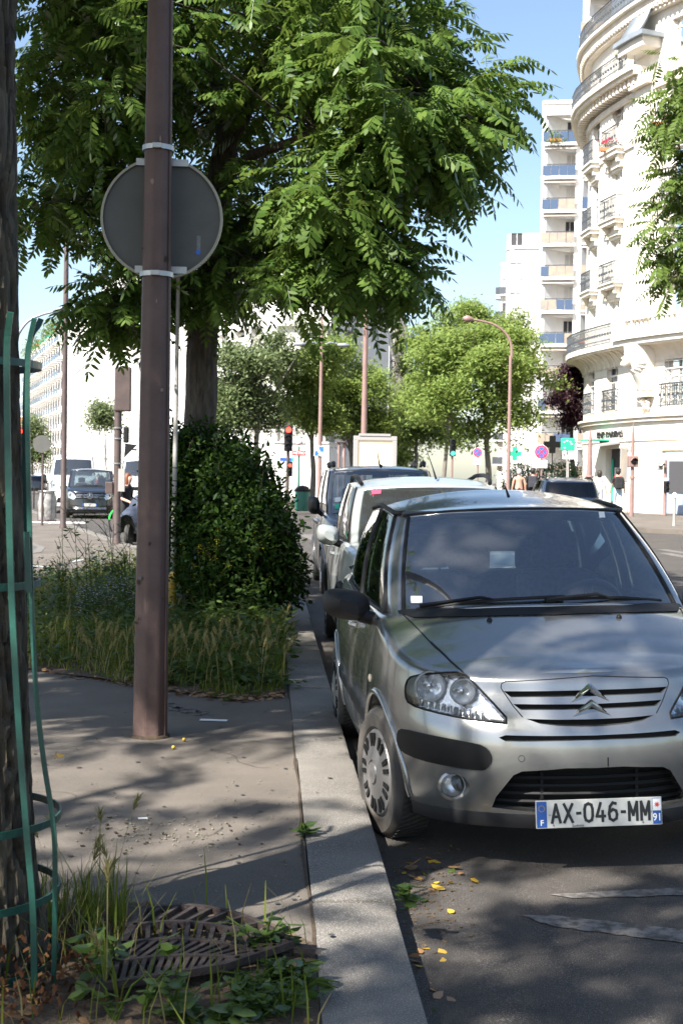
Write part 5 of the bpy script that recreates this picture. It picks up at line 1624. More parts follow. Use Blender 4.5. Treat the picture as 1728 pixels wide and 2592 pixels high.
# grass: tapered bent blades, joined (nobody could count them)
def blades(pts, hgt, wd, seed, lean=.35, hs=None):
    r_ = np.random.default_rng(seed); n = len(pts); p = np.array([(a[0], a[1], a[2] if len(a) > 2 else 0.0) for a in pts])
    a = r_.uniform(0, 6.28, n); h = hgt * r_.uniform(.5, 1.25, n)
    if hs: h = h * np.array([hs(q_[0], q_[1]) for q_ in p])
    b = np.abs(r_.normal(lean, lean * .6, n)) * h
    d = np.stack([np.cos(a), np.sin(a), 0 * a], 1); s_ = np.stack([-np.sin(a), np.cos(a), 0 * a], 1) * (wd / 2) * r_.uniform(.7, 1.3, (n, 1))
    z = np.array([0, 0, 1.0])
    m1 = p + z * (h * .55)[:, None] + d * (b * .3)[:, None]; t = p + z * (h * .92)[:, None] + d * b[:, None]
    v = np.stack([p - s_, p + s_, m1 + s_ * .8, m1 - s_ * .8, t + s_ * .12, t - s_ * .12], 1)
    o = np.arange(n)[:, None] * 6
    f = np.concatenate([o + np.array([0, 1, 2, 3]), o + np.array([3, 2, 4, 5])])
    return v.reshape(-1, 3), f
def front(x, y):
    e = tab(EDGE, x); return e + .10 + .22 * (noise.noise(Vector((x * 2.3, 3.1, 0))) + .5 * noise.noise(Vector((x * 7, 1.1, 0))))
EDGE = sorted(ground_at(*q_) for q_ in ((38, 1690), (250, 1722), (430, 1752), (600, 1775), (722, 1760)))
def in_bed(x, y): return inpoly(BED, x, y)
BED = [Vector(p) for p in bed_poly]
def bed_points(n, seed, dens=None):
    r_ = np.random.default_rng(seed); out = []
    xs = [p.x for p in BED]; ys = [p.y for p in BED]
    while len(out) < n:
        x, y = r_.uniform(min(xs), max(xs)), r_.uniform(min(ys), max(ys))
        if in_bed(x, y) and y > front(x, y) and (dens is None or r_.random() < dens(x, y)): out.append((x, y))
    return out
front_edge = min(p.y for p in BED)
near = lambda x, y: 1.0 if y < 13.2 else .35
def low(x, y): return .32 + .75 * sstep(0, 1.1, y - front(x, y)) * (.75 + .5 * noise.noise(Vector((x * 1.7, y * 1.7, 5))))
v, f = blades(bed_points(9500, 1, near), .27, .009, 2, .6, low); o = obj('grass', npmesh('grass', v, f), 'grass_green'); o['kind'] = 'stuff'
v, f = blades(bed_points(1500, 3, lambda x, y: 1.0 if (y < 11.2 and x < -.7) else .2), .33, .007, 4, .7, low); o = obj('dry_grass', npmesh('dry_grass', v, f), 'grass_dry'); o['kind'] = 'stuff'
# seed heads of wild barley: bristly ears on stalks
def ears(pts, hgt, seed, L=.085):
    r_ = random.Random(seed); mb = MB()
    for p in pts:
        a = r_.uniform(0, 6.28); h = hgt * r_.uniform(.7, 1.15); ln = r_.uniform(.05, .3) * h; z0 = p[2] if len(p) > 2 else 0
        b = Vector((p[0], p[1], z0)); d = Vector((math.cos(a), math.sin(a), 0)); t = b + d * ln + Vector((0, 0, h)); m_ = b + d * ln * .35 + Vector((0, 0, h * .55))
        s_ = Vector((-d.y, d.x, 0)) * .0018
        mb.add([b - s_, b + s_, m_ + s_, m_ - s_, t + s_, t - s_], [(0, 1, 2, 3), (3, 2, 4, 5)])
        ax = (d * .5 + Vector((0, 0, 1))).normalized(); o1 = ax.orthogonal().normalized(); o2 = ax.cross(o1); l_ = L * r_.uniform(.8, 1.2)
        for k in range(16):
            tt = k / 16; q = t + ax * l_ * .7 * tt; an = k * 2.4; dr = (o1 * math.cos(an) + o2 * math.sin(an))
            w_ = dr.cross(ax) * .0045
            mb.add([q - w_, q + w_, q + ax * l_ * .5 + dr * .020], [(0, 1, 2)])
    return mb
pts = bed_points(260, 5, lambda x, y: 1.0 if y < 11.4 else .12)
o = obj('grass_ears', ears(pts, .28, 6), 'grass_dry', fix=False); o['kind'] = 'stuff'
# broad-leaved weeds in the bed
def rosettes(pts, seed, L=.09, n=(10, 18), hgt=.3, protos=LEAF1):
    r_ = np.random.default_rng(seed); F = []; 
    for p in pts:
        k = int(r_.integers(*n)); h = hgt * r_.uniform(.6, 1.2) * low(p[0], p[1])
        for j in range(k):
            z = h * r_.uniform(.15, 1); a = r_.uniform(0, 6.28)
            d = np.array([math.cos(a), math.sin(a), r_.normal(.1, .35)]); rad = r_.uniform(.02, .14)
            F.append((int(r_.integers(0, 3)), basis(d, r_, .35) * r_.uniform(.8, 1.7) * L / .075, np.array([p[0] + math.cos(a) * rad, p[1] + math.sin(a) * rad, (p[2] if len(p) > 2 else 0) + z])))
    return scatter(protos, F)
def rightish(x, y): return 1.0 if x > -.9 + (y - 10) * .05 else .12
v, f = rosettes(bed_points(420, 8, rightish), 9, .055, (14, 24), .32); o = obj('weeds', npmesh('weeds', v, f), 'weed_blue', fix=False); o['kind'] = 'stuff'
v, f = rosettes(bed_points(420, 10, lambda x, y: .3 if y < 11 else 1.0), 11, .042, (20, 34), .44); o = obj('weeds', npmesh('weeds', v, f), 'weed_leaf', fix=False); o['kind'] = 'stuff'
# tall flowering weeds, each its own plant
def flower_weed(label, x, y, h, mat, n_fl, seed, lean=(0, 0), group=None, leaf='weed_leaf', fl=.012):
    r_ = random.Random(seed); rn = np.random.default_rng(seed); root = thing('flowering_weed', label, 'plant', (x, y, 0), 0, group)
    st = MB(); tips = []; F = []
    top = Vector((lean[0], lean[1], h)); P = [Vector((0, 0, 0)), top * .5 + Vector((.02, 0, 0)), top]; st.tube(catmull(P, 4), [.005] * 5 + [.003] * 4, 5)
    for k in range(7):
        t = .35 + .6 * k / 7; b = top * t; a = r_.uniform(0, 6.28); e = b + Vector((math.cos(a) * .14, math.sin(a) * .14, .10 + .08 * r_.random())) * (h / .8)
        st.tube([b, (b + e) / 2 + Vector((0, 0, .015)), e], .0025, 4); tips.append(e)
        for j in range(4):
            q = b + (e - b) * r_.random(); aa = r_.uniform(0, 6.28); F.append((int(rn.integers(0, 3)), basis(np.array([math.cos(aa), math.sin(aa), .2]), rn, .4) * r_.uniform(.4, .9), np.array(q)))
    tips.append(top); obj('stem', st, leaf, root)
    v, f = scatter(LEAF1, F); obj('leaves', npmesh('leaves', v, f), leaf, root, fix=False, kind='stuff')
    mb = MB()
    for t in tips:
        for j in range(n_fl):
            c = t + Vector((r_.gauss(0, .025), r_.gauss(0, .025), r_.gauss(0, .03))); an = r_.uniform(0, 3)
            for e in (0, 1.57):
                u = Vector((math.cos(an + e), math.sin(an + e), r_.uniform(-.4, .4))) * fl; w_ = Vector((0, 0, 1)).cross(u) * .5
                mb.add([c - u, c + w_, c + u, c - w_], [(0, 1, 2, 3)])
    obj('flowers', mb, mat, root, fix=False, kind='stuff')
    return root
r_ = random.Random(4)
for k in range(16):
    x, y = ground_at(r_.uniform(110, 330), r_.uniform(1560, 1600)); flower_weed('yellow-flowered weed among the green growth left of the brown post', x, y, r_.uniform(.5, .8), 'petal_yellow', 6, 100 + k, group='yellow weeds left of the post')
for k in range(14):
    x, y = ground_at(r_.uniform(450, 640), r_.uniform(1570, 1610)); flower_weed('yellow-flowered weed in front of the dark shrub', x, y, r_.uniform(.7, 1.05), 'petal_yellow', 5, 130 + k, (r_.uniform(-.1, .1), 0), group='yellow weeds in front of the shrub')
for k in range(9):
    x, y = ground_at(r_.uniform(215, 325), r_.uniform(1600, 1625)); flower_weed('weed with pale lilac flower spikes beside the brown post', x, y, r_.uniform(.4, .55), 'petal_pale', 7, 160 + k, group='pale-flowered weeds beside the post')
for k, (px, h, ln) in enumerate(((195, 1.15, -.05), (235, 1.3, -.12), (270, 1.0, .06), (290, 1.25, -.1), (150, .95, .02), (318, 1.1, .03))):
    x, y = ground_at(px, 1570); flower_weed('tall thin wild stalk rising above the grass bed against the far pavement', x, y, h, 'petal_yellow', 2, 180 + k, (ln, 0), group='tall stalks over the grass bed')
# dead leaves along the near edge of the bed
def litter(pts, seed, size=.035, zf=None):
    rn = np.random.default_rng(seed); F = []
    for x, y in pts:
        a = rn.uniform(0, 6.28); d = np.array([math.cos(a), math.sin(a), rn.normal(0, .2)]); F.append((int(rn.integers(0, 3)), basis(d, rn, .3) * rn.uniform(.4, 1.3) * size / .07, np.array([x, y, (zf(x, y) if zf else 0) + .012 + rn.uniform(0, .012)])))
    return scatter(LEAF1, F)
r_ = random.Random(8)
ed = [ground_at(*q) for q in ((38, 1690), (250, 1722), (430, 1752), (600, 1775), (722, 1760))]
pts = []
for a, b in zip(ed, ed[1:]):
    for _ in range(70): t = r_.random(); pts.append((a[0] + (b[0] - a[0]) * t, a[1] + (b[1] - a[1]) * t + r_.gauss(0, .07)))
v, f = litter(pts, 12, .05); o = obj('leaf_litter', npmesh('leaf_litter', v, f), 'dead_leaf', fix=False); o['kind'] = 'stuff'

# ------------------------------------------------------------------ tree pit at the lower left: soil, shavings, weeds, iron grate
pit = [(-1.62, 3.15), (-1.62, 4.66), ground_at(60, 2290), ground_at(330, 2290), ground_at(500, 2300), ground_at(690, 2352), ground_at(795, 2400), (KX - .31, 3.25), (KX - .31, 2.6), (-.9, 2.6)]
def pz(x, y): return .014 + .03 * noise.noise(Vector((x * 3, y * 3, 1))) * .5
sheet('tree_pit', pit, pz, 'soil', .12)
PIT = [Vector(p) for p in pit]
def pit_points(n, seed, ok=None):
    q = random.Random(seed); out = []
    while len(out) < n:
        x, y = q.uniform(-1.6, .2), q.uniform(2.7, 4.9)
        if inpoly(PIT, x, y) and (ok is None or q.random() < ok(x, y)): out.append((x, y))
    return out
# grate: a quarter of a cast ring with fanned slots
GC = Vector((T1.x - .02, T1.y - .02)); 
gr = thing('tree_grate', 'cast-iron tree grate with fanned slots lying tilted in the weeds', 'grate', (GC.x, GC.y, .03), 0)
def fan(r0, r1, a0, a1, n, dz=0):
    for k in range(n):
        a = a0 + (a1 - a0) * k / (n - 1)
        yield a
gx0, gy0 = ground_at(300, 2445); 
def gp(px, py, z=.06):
    x, y = ground_at(px, py, z); return Vector((x - GC.x, y - GC.y, z - .03))
# corner points of the plate as seen lying on the soil
A_, B_, C_, D_ = gp(365, 2305), gp(560, 2303), gp(738, 2388), gp(240, 2500)
E_ = gp(560, 2448)
def bil(u, v):
    """u along the fan (0..1), v across the rings (0 near the tree .. 1)"""
    top = A_ * (1 - u) * (1 - u) + B_ * 2 * u * (1 - u) * 1.0 + C_ * u * u if False else A_ + (C_ - A_) * u + (B_ - (A_ + C_) / 2) * (1 - (2 * u - 1) ** 2) * .9
    bot = D_ + (E_ - D_) * u
    return bot + (top - bot) * v
frm = MB()
for v_ in (0, .26, .50, .75, 1.0):
    frm.tube([bil(t / 16, v_) for t in range(17)], 1, 4, flat=(.016, .013, Vector((0, 0, 1))))
for u_ in (0, 1): frm.tube([bil(u_, t / 8) for t in range(9)], 1, 4, flat=(.016, .018, Vector((0, 0, 1))))
obj('grate_ring', frm, 'iron', gr)
for b_, (va, vb) in enumerate(((0, .26), (.26, .50), (.50, .75), (.75, 1.0))):
    n = (15, 13, 11, 9)[b_]
    for k in range(n):
        u0 = (k + .5) / n; sk = .05 if b_ % 2 else -.04
        obj('grate_bar', MB().tube([bil(min(1, max(0, u0 - sk)), va), bil(min(1, max(0, u0 + sk)), vb)], 1, 4, flat=(.013, .010, Vector((0, 0, 1)))), 'iron', gr)
obj('grate_rim', MB().tube([gp(520, 2440, .045), gp(700, 2395, .045), gp(800, 2405, .04)], 1, 4, flat=(.012, .03, Vector((0, 0, 1)))), 'iron', gr)
lit = lambda x, y: 1.0 if (y < 3.75 or x < -.6) else .25
v, f = litter(pit_points(650, 3, lit), 13, .045, pz); o = obj('leaf_litter', npmesh('leaf_litter', v, f), 'dead_leaf', fix=False); o['kind'] = 'stuff'
# curled shavings round the trunk foot
mb = MB(); q = random.Random(9)
for _ in range(420):
    a, rr = q.uniform(-1.9, 1.0), abs(q.gauss(.26, .13)) + .08; x, y = T1.x + rr * math.cos(a), T1.y + rr * math.sin(a) - .1; z = max(.02, .20 - rr * .40) * q.random() + .02
    d = Vector((q.gauss(0, 1), q.gauss(0, 1), q.gauss(0, .6))).normalized(); s_ = d.orthogonal() * .004; L = q.uniform(.012, .038); c = Vector((x, y, z))
    mb.add([c - s_, c + s_, c + d * L * .5 + s_ + Vector((0, 0, .012)), c + d * L * .5 - s_ + Vector((0, 0, .012)), c + d * L + s_, c + d * L - s_], [(0, 1, 2, 3), (3, 2, 4, 5)])
leafm('shaving', (0.045, 0.02, 0.01), (0.16, 0.075, 0.035), .15, .03)
o = obj('wood_shavings', mb, 'shaving', fix=False); o['kind'] = 'stuff'
# weeds in the pit
left = lambda x, y: 1.0 if (y > 4.1 and x < -.45) else .06
v, f = blades(pit_points(700, 4, left), .20, .007, 14, .3); o = obj('grass', npmesh('grass', v, f), 'grass_green'); o['kind'] = 'stuff'
v, f = blades(pit_points(260, 6, left), .24, .005, 15, .35); o = obj('dry_grass', npmesh('dry_grass', v, f), 'grass_dry'); o['kind'] = 'stuff'
for k, (px, py, h) in enumerate(((195, 2330, .30), (225, 2345, .26), (252, 2335, .36), (283, 2330, .34), (292, 2345, .30), (175, 2350, .30), (235, 2360, .22), (150, 2330, .28), (270, 2540, .32), (300, 2560, .26))):
    x, y = ground_at(px, py); root = thing('barley_stalk', 'single wild barley stalk with a bristly ear beside the tree guard' if k < 8 else 'green barley stalk growing in front of the iron grate', 'plant', (x, y, 0), 0, 'barley stalks by the guard' if k < 8 else 'barley stalks by the grate')
    obj('ear', ears([(0, 0, 0)], h, 200 + k, .07), 'grass_dry', root, fix=False)
    v, f = blades([(0, 0)] * 7, h * .7, .007, 220 + k, .4); obj('blades', npmesh('blades', v, f), 'grass_green', root, kind='stuff')
def weed(label, px, py, h, n, seed, L=.075, sp=.12, group=None):
    x, y = ground_at(px, py); rn = np.random.default_rng(seed); q = random.Random(seed); root = thing('weed_plant', label, 'plant', (x, y, .01), 0, group); st = MB(); F = []
    for k in range(n):
        a = q.uniform(0, 6.28); e = Vector((math.cos(a) * sp * q.random(), math.sin(a) * sp * q.random(), h * q.uniform(.45, 1))); st.tube([Vector((0, 0, 0)), e * .5 + Vector((0, 0, .03)), e], [.004, .003, .002], 5)
        for j in range(6):
            t = q.uniform(.3, 1); p = e * t; aa = q.uniform(0, 6.28); F.append((int(rn.integers(0, 3)), basis(np.array([math.cos(aa), math.sin(aa), q.uniform(-.2, .4)]), rn, .4) * q.uniform(.5, 1.2) * L / .075, np.array(p)))
    obj('stem', st, 'weed_leaf', root); v, f = scatter(LEAF1, F); obj('leaves', npmesh('leaves', v, f), 'weed_leaf', root, fix=False, kind='stuff')
weed('leafy weed growing up through the right side of the iron grate', 665, 2440, .20, 6, 1, .07, .12)
weed('small round-leaved weed at the corner of the iron grate', 690, 2420, .10, 5, 2, .06, .10)
for k, (px, py) in enumerate(((600, 2545), (650, 2530), (700, 2510), (750, 2530), (640, 2580), (710, 2575), (775, 2500), (690, 2545))):
    weed('low leafy weed clump between the grate and the kerb', px, py, .09, 9, 20 + k, .045, .14, 'weed clumps between grate and kerb')
for k, (px, py, h) in enumerate(((300, 2490, .24), (250, 2520, .16), (430, 2585, .16), (360, 2580, .20), (290, 2595, .18))):
    weed('spindly weed standing in the dead leaves before the grate', px, py, h, 3, 40 + k, .06, .12, 'spindly weeds before the grate')
for k, (px, py, L) in enumerate(((470, 2600, .075), (560, 2610, .07))):
    weed('broad-leaved weed at the very foot of the tree pit', px, py, .07, 6, 60 + k, L, .10, 'broad-leaved weeds in the pit')
weed('grass tuft growing in the joint between footway and kerb', 765, 2118, .035, 7, 80, .05, .05)
# litter on the footway: dropped scraps, fruits, dry bits
mb = MB(); q = random.Random(31)
for _ in range(150):
    px, py = q.gauss(420, 110), q.gauss(2110, 28); x, y = ground_at(px, py); s_ = q.uniform(.002, .008)
    mb.box((x, y, .006), (s_ * 1.6, s_, .004), Matrix.Rotation(q.random() * 3, 3, 'Z'))
for _ in range(160):
    px, py = q.uniform(60, 760), q.uniform(1860, 2280); x, y = ground_at(px, py); s_ = q.uniform(.002, .006)
    mb.box((x, y, .005), (s_ * 1.6, s_, .003), Matrix.Rotation(q.random() * 3, 3, 'Z'))
pm('crumb', (0.24, 0.22, 0.16), 0.9, col2=(0.10, 0.085, 0.06), nscale=60)
o = obj('footway_crumbs', mb, 'crumb'); o['kind'] = 'stuff'
mb = MB(); q = random.Random(33)
for _ in range(34):
    px, py = q.gauss(400, 100), q.gauss(2115, 25); x, y = ground_at(px, py); s_ = q.uniform(.004, .012); mb.box((x, y, .006), (s_ * 1.6, s_, .004), Matrix.Rotation(q.random() * 3, 3, 'Z'))
o = obj('dry_bits', mb, 'joint_dirt'); o['kind'] = 'stuff'
for px, py, lab in ((439, 1897, 'round yellow-green fallen fruit on the footway by the post'), (466, 1877, 'small orange fallen fruit by the post foot')):
    x, y = ground_at(px, py); tag(obj('fallen_fruit', MB().lathe([(0, 0), (.008, .002), (.011, .010), (.008, .018), (0, .021)], (x, y, .002), 12), 'yellow', None, sm=60), lab, 'fruit')
x, y = ground_at(541, 1825); tag(obj('paper_slip', MB().box((x, y, .006), (.17, .055, .002), Matrix.Rotation(R(-8), 3, 'Z')), 'paper'), 'blank pale paper slip lying in the shade behind the brown post', 'paper')
x, y = ground_at(362, 2075); tag(obj('paper_scrap', MB().box((x, y, .007), (.04, .022, .003), Matrix.Rotation(R(12), 3, 'Z')), 'paper'), 'small white paper scrap among crumbs on the sunlit footway', 'paper')
x, y = ground_at(133, 1921); v, f = litter([(x, y), (x + .02, y + .01)], 3, .11); tag(obj('fallen_leaf', npmesh('fallen_leaf', v, f), 'dead_yellow', fix=False), 'yellow fallen leaf on the sunlit footway by the guard', 'leaf')
# fallen leaves in the gutter, one by one
q = random.Random(12); rn = np.random.default_rng(12)
for k in range(46):
    if k < 34: px, py = q.gauss(1065, 45), q.gauss(2250, 50)
    else: px, py = q.gauss(1085, 20), q.uniform(2400, 2570)
    px = max(px, 905 + (py - 1990) * .305 + 25); x, y = rp(px, py); a = q.uniform(0, 6.28)
    v, f = scatter(LEAF1, [(k % 3, basis(np.array([math.cos(a), math.sin(a), q.gauss(0, .25)]), rn, .35) * q.uniform(.35, .9), np.array([0, 0, 0]))])
    m_ = q.choice(['dead_yellow', 'dead_leaf', 'dead_yellow', 'dead_leaf', 'weed_leaf'])
    lab = {'dead_yellow': 'yellow fallen leaf in the gutter before the hatchback', 'dead_leaf': 'brown withered leaf in the gutter before the hatchback', 'weed_leaf': 'green fallen leaf in the gutter before the hatchback'}[m_]
    o = tag(obj('fallen_leaf', npmesh('fallen_leaf', v, f), m_, fix=False), lab, 'leaf', lab.split()[0] + ' leaves in the gutter'); o.location = (x, y, road_z(x, y) + .012)
px, py = 1022, 2205; x, y = rp(px, py); v, f = scatter(LEAF1, [(0, basis(np.array([.5, -.3, .5]), rn, .2) * 1.3, np.zeros(3)), (1, basis(np.array([.6, .2, .1]), rn, .2) * 1.1, np.zeros(3))])
o = tag(obj('curled_leaf', npmesh('curled_leaf', v, f), 'dead_leaf', fix=False), 'large curled pinkish-brown leaf against the kerb', 'leaf'); o.location = (x, y, road_z(x, y) + .015)
mb = MB()
for _ in range(200):
    px, py = q.gauss(1075, 60), q.gauss(2270, 70); px = max(px, 905 + (py - 1990) * .305 + 15); x, y = rp(px, py); s_ = q.uniform(.003, .012); mb.box((x, y, road_z(x, y) + .006), (s_ * 2, s_, .004), Matrix.Rotation(q.random() * 3, 3, 'Z'))
o = obj('gutter_debris', mb, 'soil'); o['kind'] = 'stuff'
weed('grass tuft growing out of the gutter at the kerb foot', 1032, 2310, .10, 5, 81, .05, .05)

# dirt that gathers along the foot of the kerb
mb = MB(); rows = []
for k in range(140):
    y = 2.6 + k * .09; w_ = .05 + .05 * noise.noise(Vector((y * 3, 0, 0))) + .06 * noise.noise(Vector((y * .9, 4, 0))) + .03
    w_ = max(.015, w_); rows.append([(KX + .004, y, road_z(KX, y) + .006), (KX + .004 + w_ * .6, y, road_z(KX, y) + .0055), (KX + .004 + w_, y, road_z(KX + w_, y) + .0042)])
o = obj('gutter_dirt', mb.grid(rows), 'soil'); o['kind'] = 'stuff'
# ================================================================== buildings
pm('stone_white', (0.74, 0.70, 0.63), 0.85, col2=(0.66, 0.62, 0.55), nscale=.7, bump=0.1, bscale=20)
pm('stone_trim', (0.70, 0.64, 0.55), 0.85, col2=(0.58, 0.52, 0.44), nscale=2, bump=0.15, bscale=14)
pm('render_white', (0.78, 0.76, 0.73), 0.85, col2=(0.70, 0.68, 0.65), nscale=.4, bump=0.06, bscale=30)
pm('brick_orange', (0.50, 0.17, 0.08), 0.9, col2=(0.42, 0.14, 0.07), nscale=2)
pm('roof_zinc', (0.28, 0.31, 0.34), 0.5, 0.3, col2=(0.22, 0.25, 0.28), nscale=2)
pm('rail_iron', (0.05, 0.058, 0.068), 0.5)
pm('frame_white', (0.70, 0.69, 0.66), 0.6)
pm('room_dark', (0.05, 0.05, 0.055), 0.9)
pm('curtain', (0.55, 0.53, 0.50), 0.9, col2=(0.40, 0.38, 0.36), nscale=6, stretch=(6, 6, .5))
pm('shutter', (0.60, 0.59, 0.57), 0.8)
pm('panel_amber', (0.34, 0.27, 0.20), 0.35, col2=(0.22, 0.20, 0.18), nscale=1.5)
pm('panel_blue', (0.06, 0.09, 0.15), 0.2)
pm('slab_edge', (0.68, 0.66, 0.63), 0.85)
pm('awning', (0.45, 0.40, 0.36), 0.9)
pm('cream_light', (0.80, 0.64, 0.42), 0.6, emit=(1.0, 0.80, 0.52), estr=.12)
pm('street_grey', (0.30, 0.29, 0.28), 0.6)
pm('atm_blue', (0.25, 0.31, 0.42), 0.5)
pm('green_fence', (0.015, 0.11, 0.075), 0.5)

class Face:
    """a facade along a plan polyline; s = metres along it, outward normal to the right of travel turned to `out`"""
    def __init__(f, pts, z0=0.0, flip=False, zmap=None):
        f.zmap = zmap
        f.p = [Vector((a, b)) for a, b in pts]; f.z0 = z0; f.flip = flip
        f.l = [0.0]
        for a, b in zip(f.p, f.p[1:]): f.l.append(f.l[-1] + (b - a).length)
        f.L = f.l[-1]
    def at(f, s, z, d=0.0):
        """d > 0 stands out from the wall"""
        s_ = min(max(s, 0), f.L); i = 0
        while i < len(f.p) - 2 and s_ > f.l[i + 1]: i += 1
        a, b = f.p[i], f.p[i + 1]; t = (s - f.l[i]) / (f.l[i + 1] - f.l[i])
        def nrm(j):
            j = min(max(j, 0), len(f.p) - 2); dd = (f.p[j + 1] - f.p[j]).normalized(); n = Vector((dd.y, -dd.x)); return -n if f.flip else n
        n0 = (nrm(i - 1) + nrm(i)).normalized() if i > 0 else nrm(i); n1 = (nrm(i) + nrm(i + 1)).normalized() if i < len(f.p) - 2 else nrm(i)
        n = (n0 + (n1 - n0) * min(1, max(0, t))).normalized(); p = a + (b - a) * t + n * d
        return Vector((p.x, p.y, f.z0 + (tab(f.zmap, z) if f.zmap else z)))
    def slab(f, mb, s0, s1, z0, z1, d0, d1, step=.6):
        """curved box from s0..s1, z0..z1, standing d0..d1 from the wall"""
        n = max(1, int((s1 - s0) / step)); rows = []
        for k in range(n + 1):
            s = s0 + (s1 - s0) * k / n; rows.append([f.at(s, z0, d0), f.at(s, z0, d1), f.at(s, z1, d1), f.at(s, z1, d0)])
        mb.grid(rows, closed=True); o = len(mb.v) - 4 * (n + 1)
        mb.f.append((o + 3, o + 2, o + 1, o)); mb.f.append(tuple(o + 4 * n + k for k in range(4)))
        return mb
    def wall(f, H, holes, depth=.28, step=.6, zlo=0.0):
        """wall skin with real openings and their reveals"""
        S = {0.0, f.L}; Z = {zlo, H}
        for l in f.l: S.add(round(l, 3))
        for s0, s1, z0, z1 in holes: S |= {s0, s1}; Z |= {z0, z1}
        S = sorted(x for x in S if -1e-6 <= x <= f.L + 1e-6); Z = sorted(Z); T = []
        for a, b in zip(S, S[1:]):
            n = max(1, int((b - a) / 2.5)); T += [a + (b - a) * k / n for k in range(n)]
        T.append(S[-1]); mb = MB()
        for a, b in zip(T, T[1:]):
            if b - a < 1e-4: continue
            for c, d in zip(Z, Z[1:]):
                if any(h[0] - 1e-4 <= (a + b) / 2 <= h[1] + 1e-4 and h[2] <= (c + d) / 2 <= h[3] for h in holes): continue
                mb.add([f.at(a, c), f.at(b, c), f.at(b, d), f.at(a, d)], [(0, 1, 2, 3)])
        for s0, s1, z0, z1 in holes:
            q = [(s0, z0), (s1, z0), (s1, z1), (s0, z1)]
            for (a, c), (b, d) in zip(q, q[1:] + q[:1]): mb.add([f.at(a, c), f.at(b, d), f.at(b, d, -depth), f.at(a, c, -depth)], [(0, 1, 2, 3)])
        return mb

def window(parent, f, s0, s1, z0, z1, depth=.24, panes=2, mat='frame_white', glass='dark_glass', back='curtain', simple=False):
    w_ = MB(); t = .06
    for a, b in ((s0, s0 + t), (s1 - t, s1)) + tuple(((s0 + (s1 - s0) * k / panes - t / 2, s0 + (s1 - s0) * k / panes + t / 2) for k in range(1, panes))): f.slab(w_, a, b, z0, z1, -depth, -depth + .06)
    f.slab(w_, s0, s1, z0, z0 + t, -depth, -depth + .055); f.slab(w_, s0, s1, z1 - t, z1, -depth, -depth + .055)
    if not simple: f.slab(w_, s0, s1, z1 - (z1 - z0) * .28, z1 - (z1 - z0) * .28 + t, -depth, -depth + .05)
    o = obj('window', w_, mat, parent)
    obj('pane', MB().add([f.at(s0, z0, -depth + .01), f.at(s1, z0, -depth + .01), f.at(s1, z1, -depth + .01), f.at(s0, z1, -depth + .01)], [(0, 1, 2, 3)]), glass, o)
    obj('curtain', MB().add([f.at(s0, z0, -depth - .12), f.at(s1, z0, -depth - .12), f.at(s1, z1, -depth - .12), f.at(s0, z1, -depth - .12)], [(0, 1, 2, 3)]), back, o)
    return o

def railing(parent, f, s0, s1, z0, h, d, name='balcony_railing', pick=.13, ornate=True):
    mb = MB(); n = max(2, int((s1 - s0) / pick))
    rr = lambda z, r_: mb.tube([f.at(s0 + (s1 - s0) * k / n, z, d) for k in range(n + 1)], r_, 4)
    rr(z0 + h, .03); rr(z0 + .06, .02); rr(z0 + h * .86, .014)
    for k in range(n + 1):
        s = s0 + (s1 - s0) * k / n; mb.tube([f.at(s, z0, d), f.at(s, z0 + h, d)], .016, 4)
        if ornate:
            c = f.at(s + pick / 2, z0 + h * .52, d)
            if k < n and k % 2 == 0: mb.lathe([(.05, -.012), (.06, 0), (.05, .012)], c, 8, 'Y')
            if k < n: mb.tube([f.at(s, z0 + h * .10, d), f.at(s + pick / 2, z0 + h * .24, d), f.at(s + pick, z0 + h * .10, d)], .008, 4)
    for s in (s0, s1): mb.tube([f.at(s, z0 + h, 0), f.at(s, z0 + h, d)], .018, 4); mb.tube([f.at(s, z0, 0), f.at(s, z0, d)], .014, 4); mb.tube([f.at(s, z0, d * .5), f.at(s, z0 + h, d * .5)], .010, 4)
    return obj(name, mb, 'rail_iron', parent)

# ---- rounded stone corner building with the bank
GA = rise(16, 58)
pl_ = [(19.5, 80.0), (16.2, 70.5), (14.9, 66.5), (14.3, 64.5), (13.95, 63.0), (13.83, 61.8), (13.9, 60.3), (14.02, 59.4), (14.15, 58.5), (14.28, 57.75), (14.42, 57.0), (14.57, 56.3), (14.75, 55.6), (15.0, 54.9), (15.3, 54.2), (15.61, 53.5), (15.97, 52.85), (16.45, 52.05), (17.0, 51.3), (18.5, 49.6), (21.0, 47.4), (26.0, 44.0)]
pl_ = [(x + .45, y) for x, y in pl_]
ra = thing('corner_building', 'white stone corner building with rounded front, iron balconies and bank at street level', 'building', (15.5, 57.0, GA))
fa = Face(pl_, GA, zmap=[(0, 0), (3.0, 2.7), (4.66, 4.0), (7.95, 7.05), (11.31, 9.75), (14.36, 12.47), (17.41, 15.4), (20.25, 18.2), (23.3, 20.4), (30, 27)]); off = Vector((15.5, 57.0, GA))
def sP(px):                                       # distance along the wall whose foot is seen at photo column px
    best = min((abs(680 + FPX * p.x / p.y - px), s_) for s_ in np.linspace(fa.l[4], fa.L, 900) for p in (fa.at(s_, 0),)); return float(best[1])
sA = fa.l[3]; sB = sP(1600)
LA = sB - sA
def L2(o): o.matrix_parent_inverse = Matrix.Translation(-off); return o
class Kid(list): pass
def under(root, fn):
    """build pieces in world space, then hang them under the root that stands at its own base"""
    before = set(bpy.data.objects); fn(); inv = Matrix.Translation(root.location).inverted()
    for o in set(bpy.data.objects) - before:
        if o.parent == root: o.matrix_parent_inverse = inv
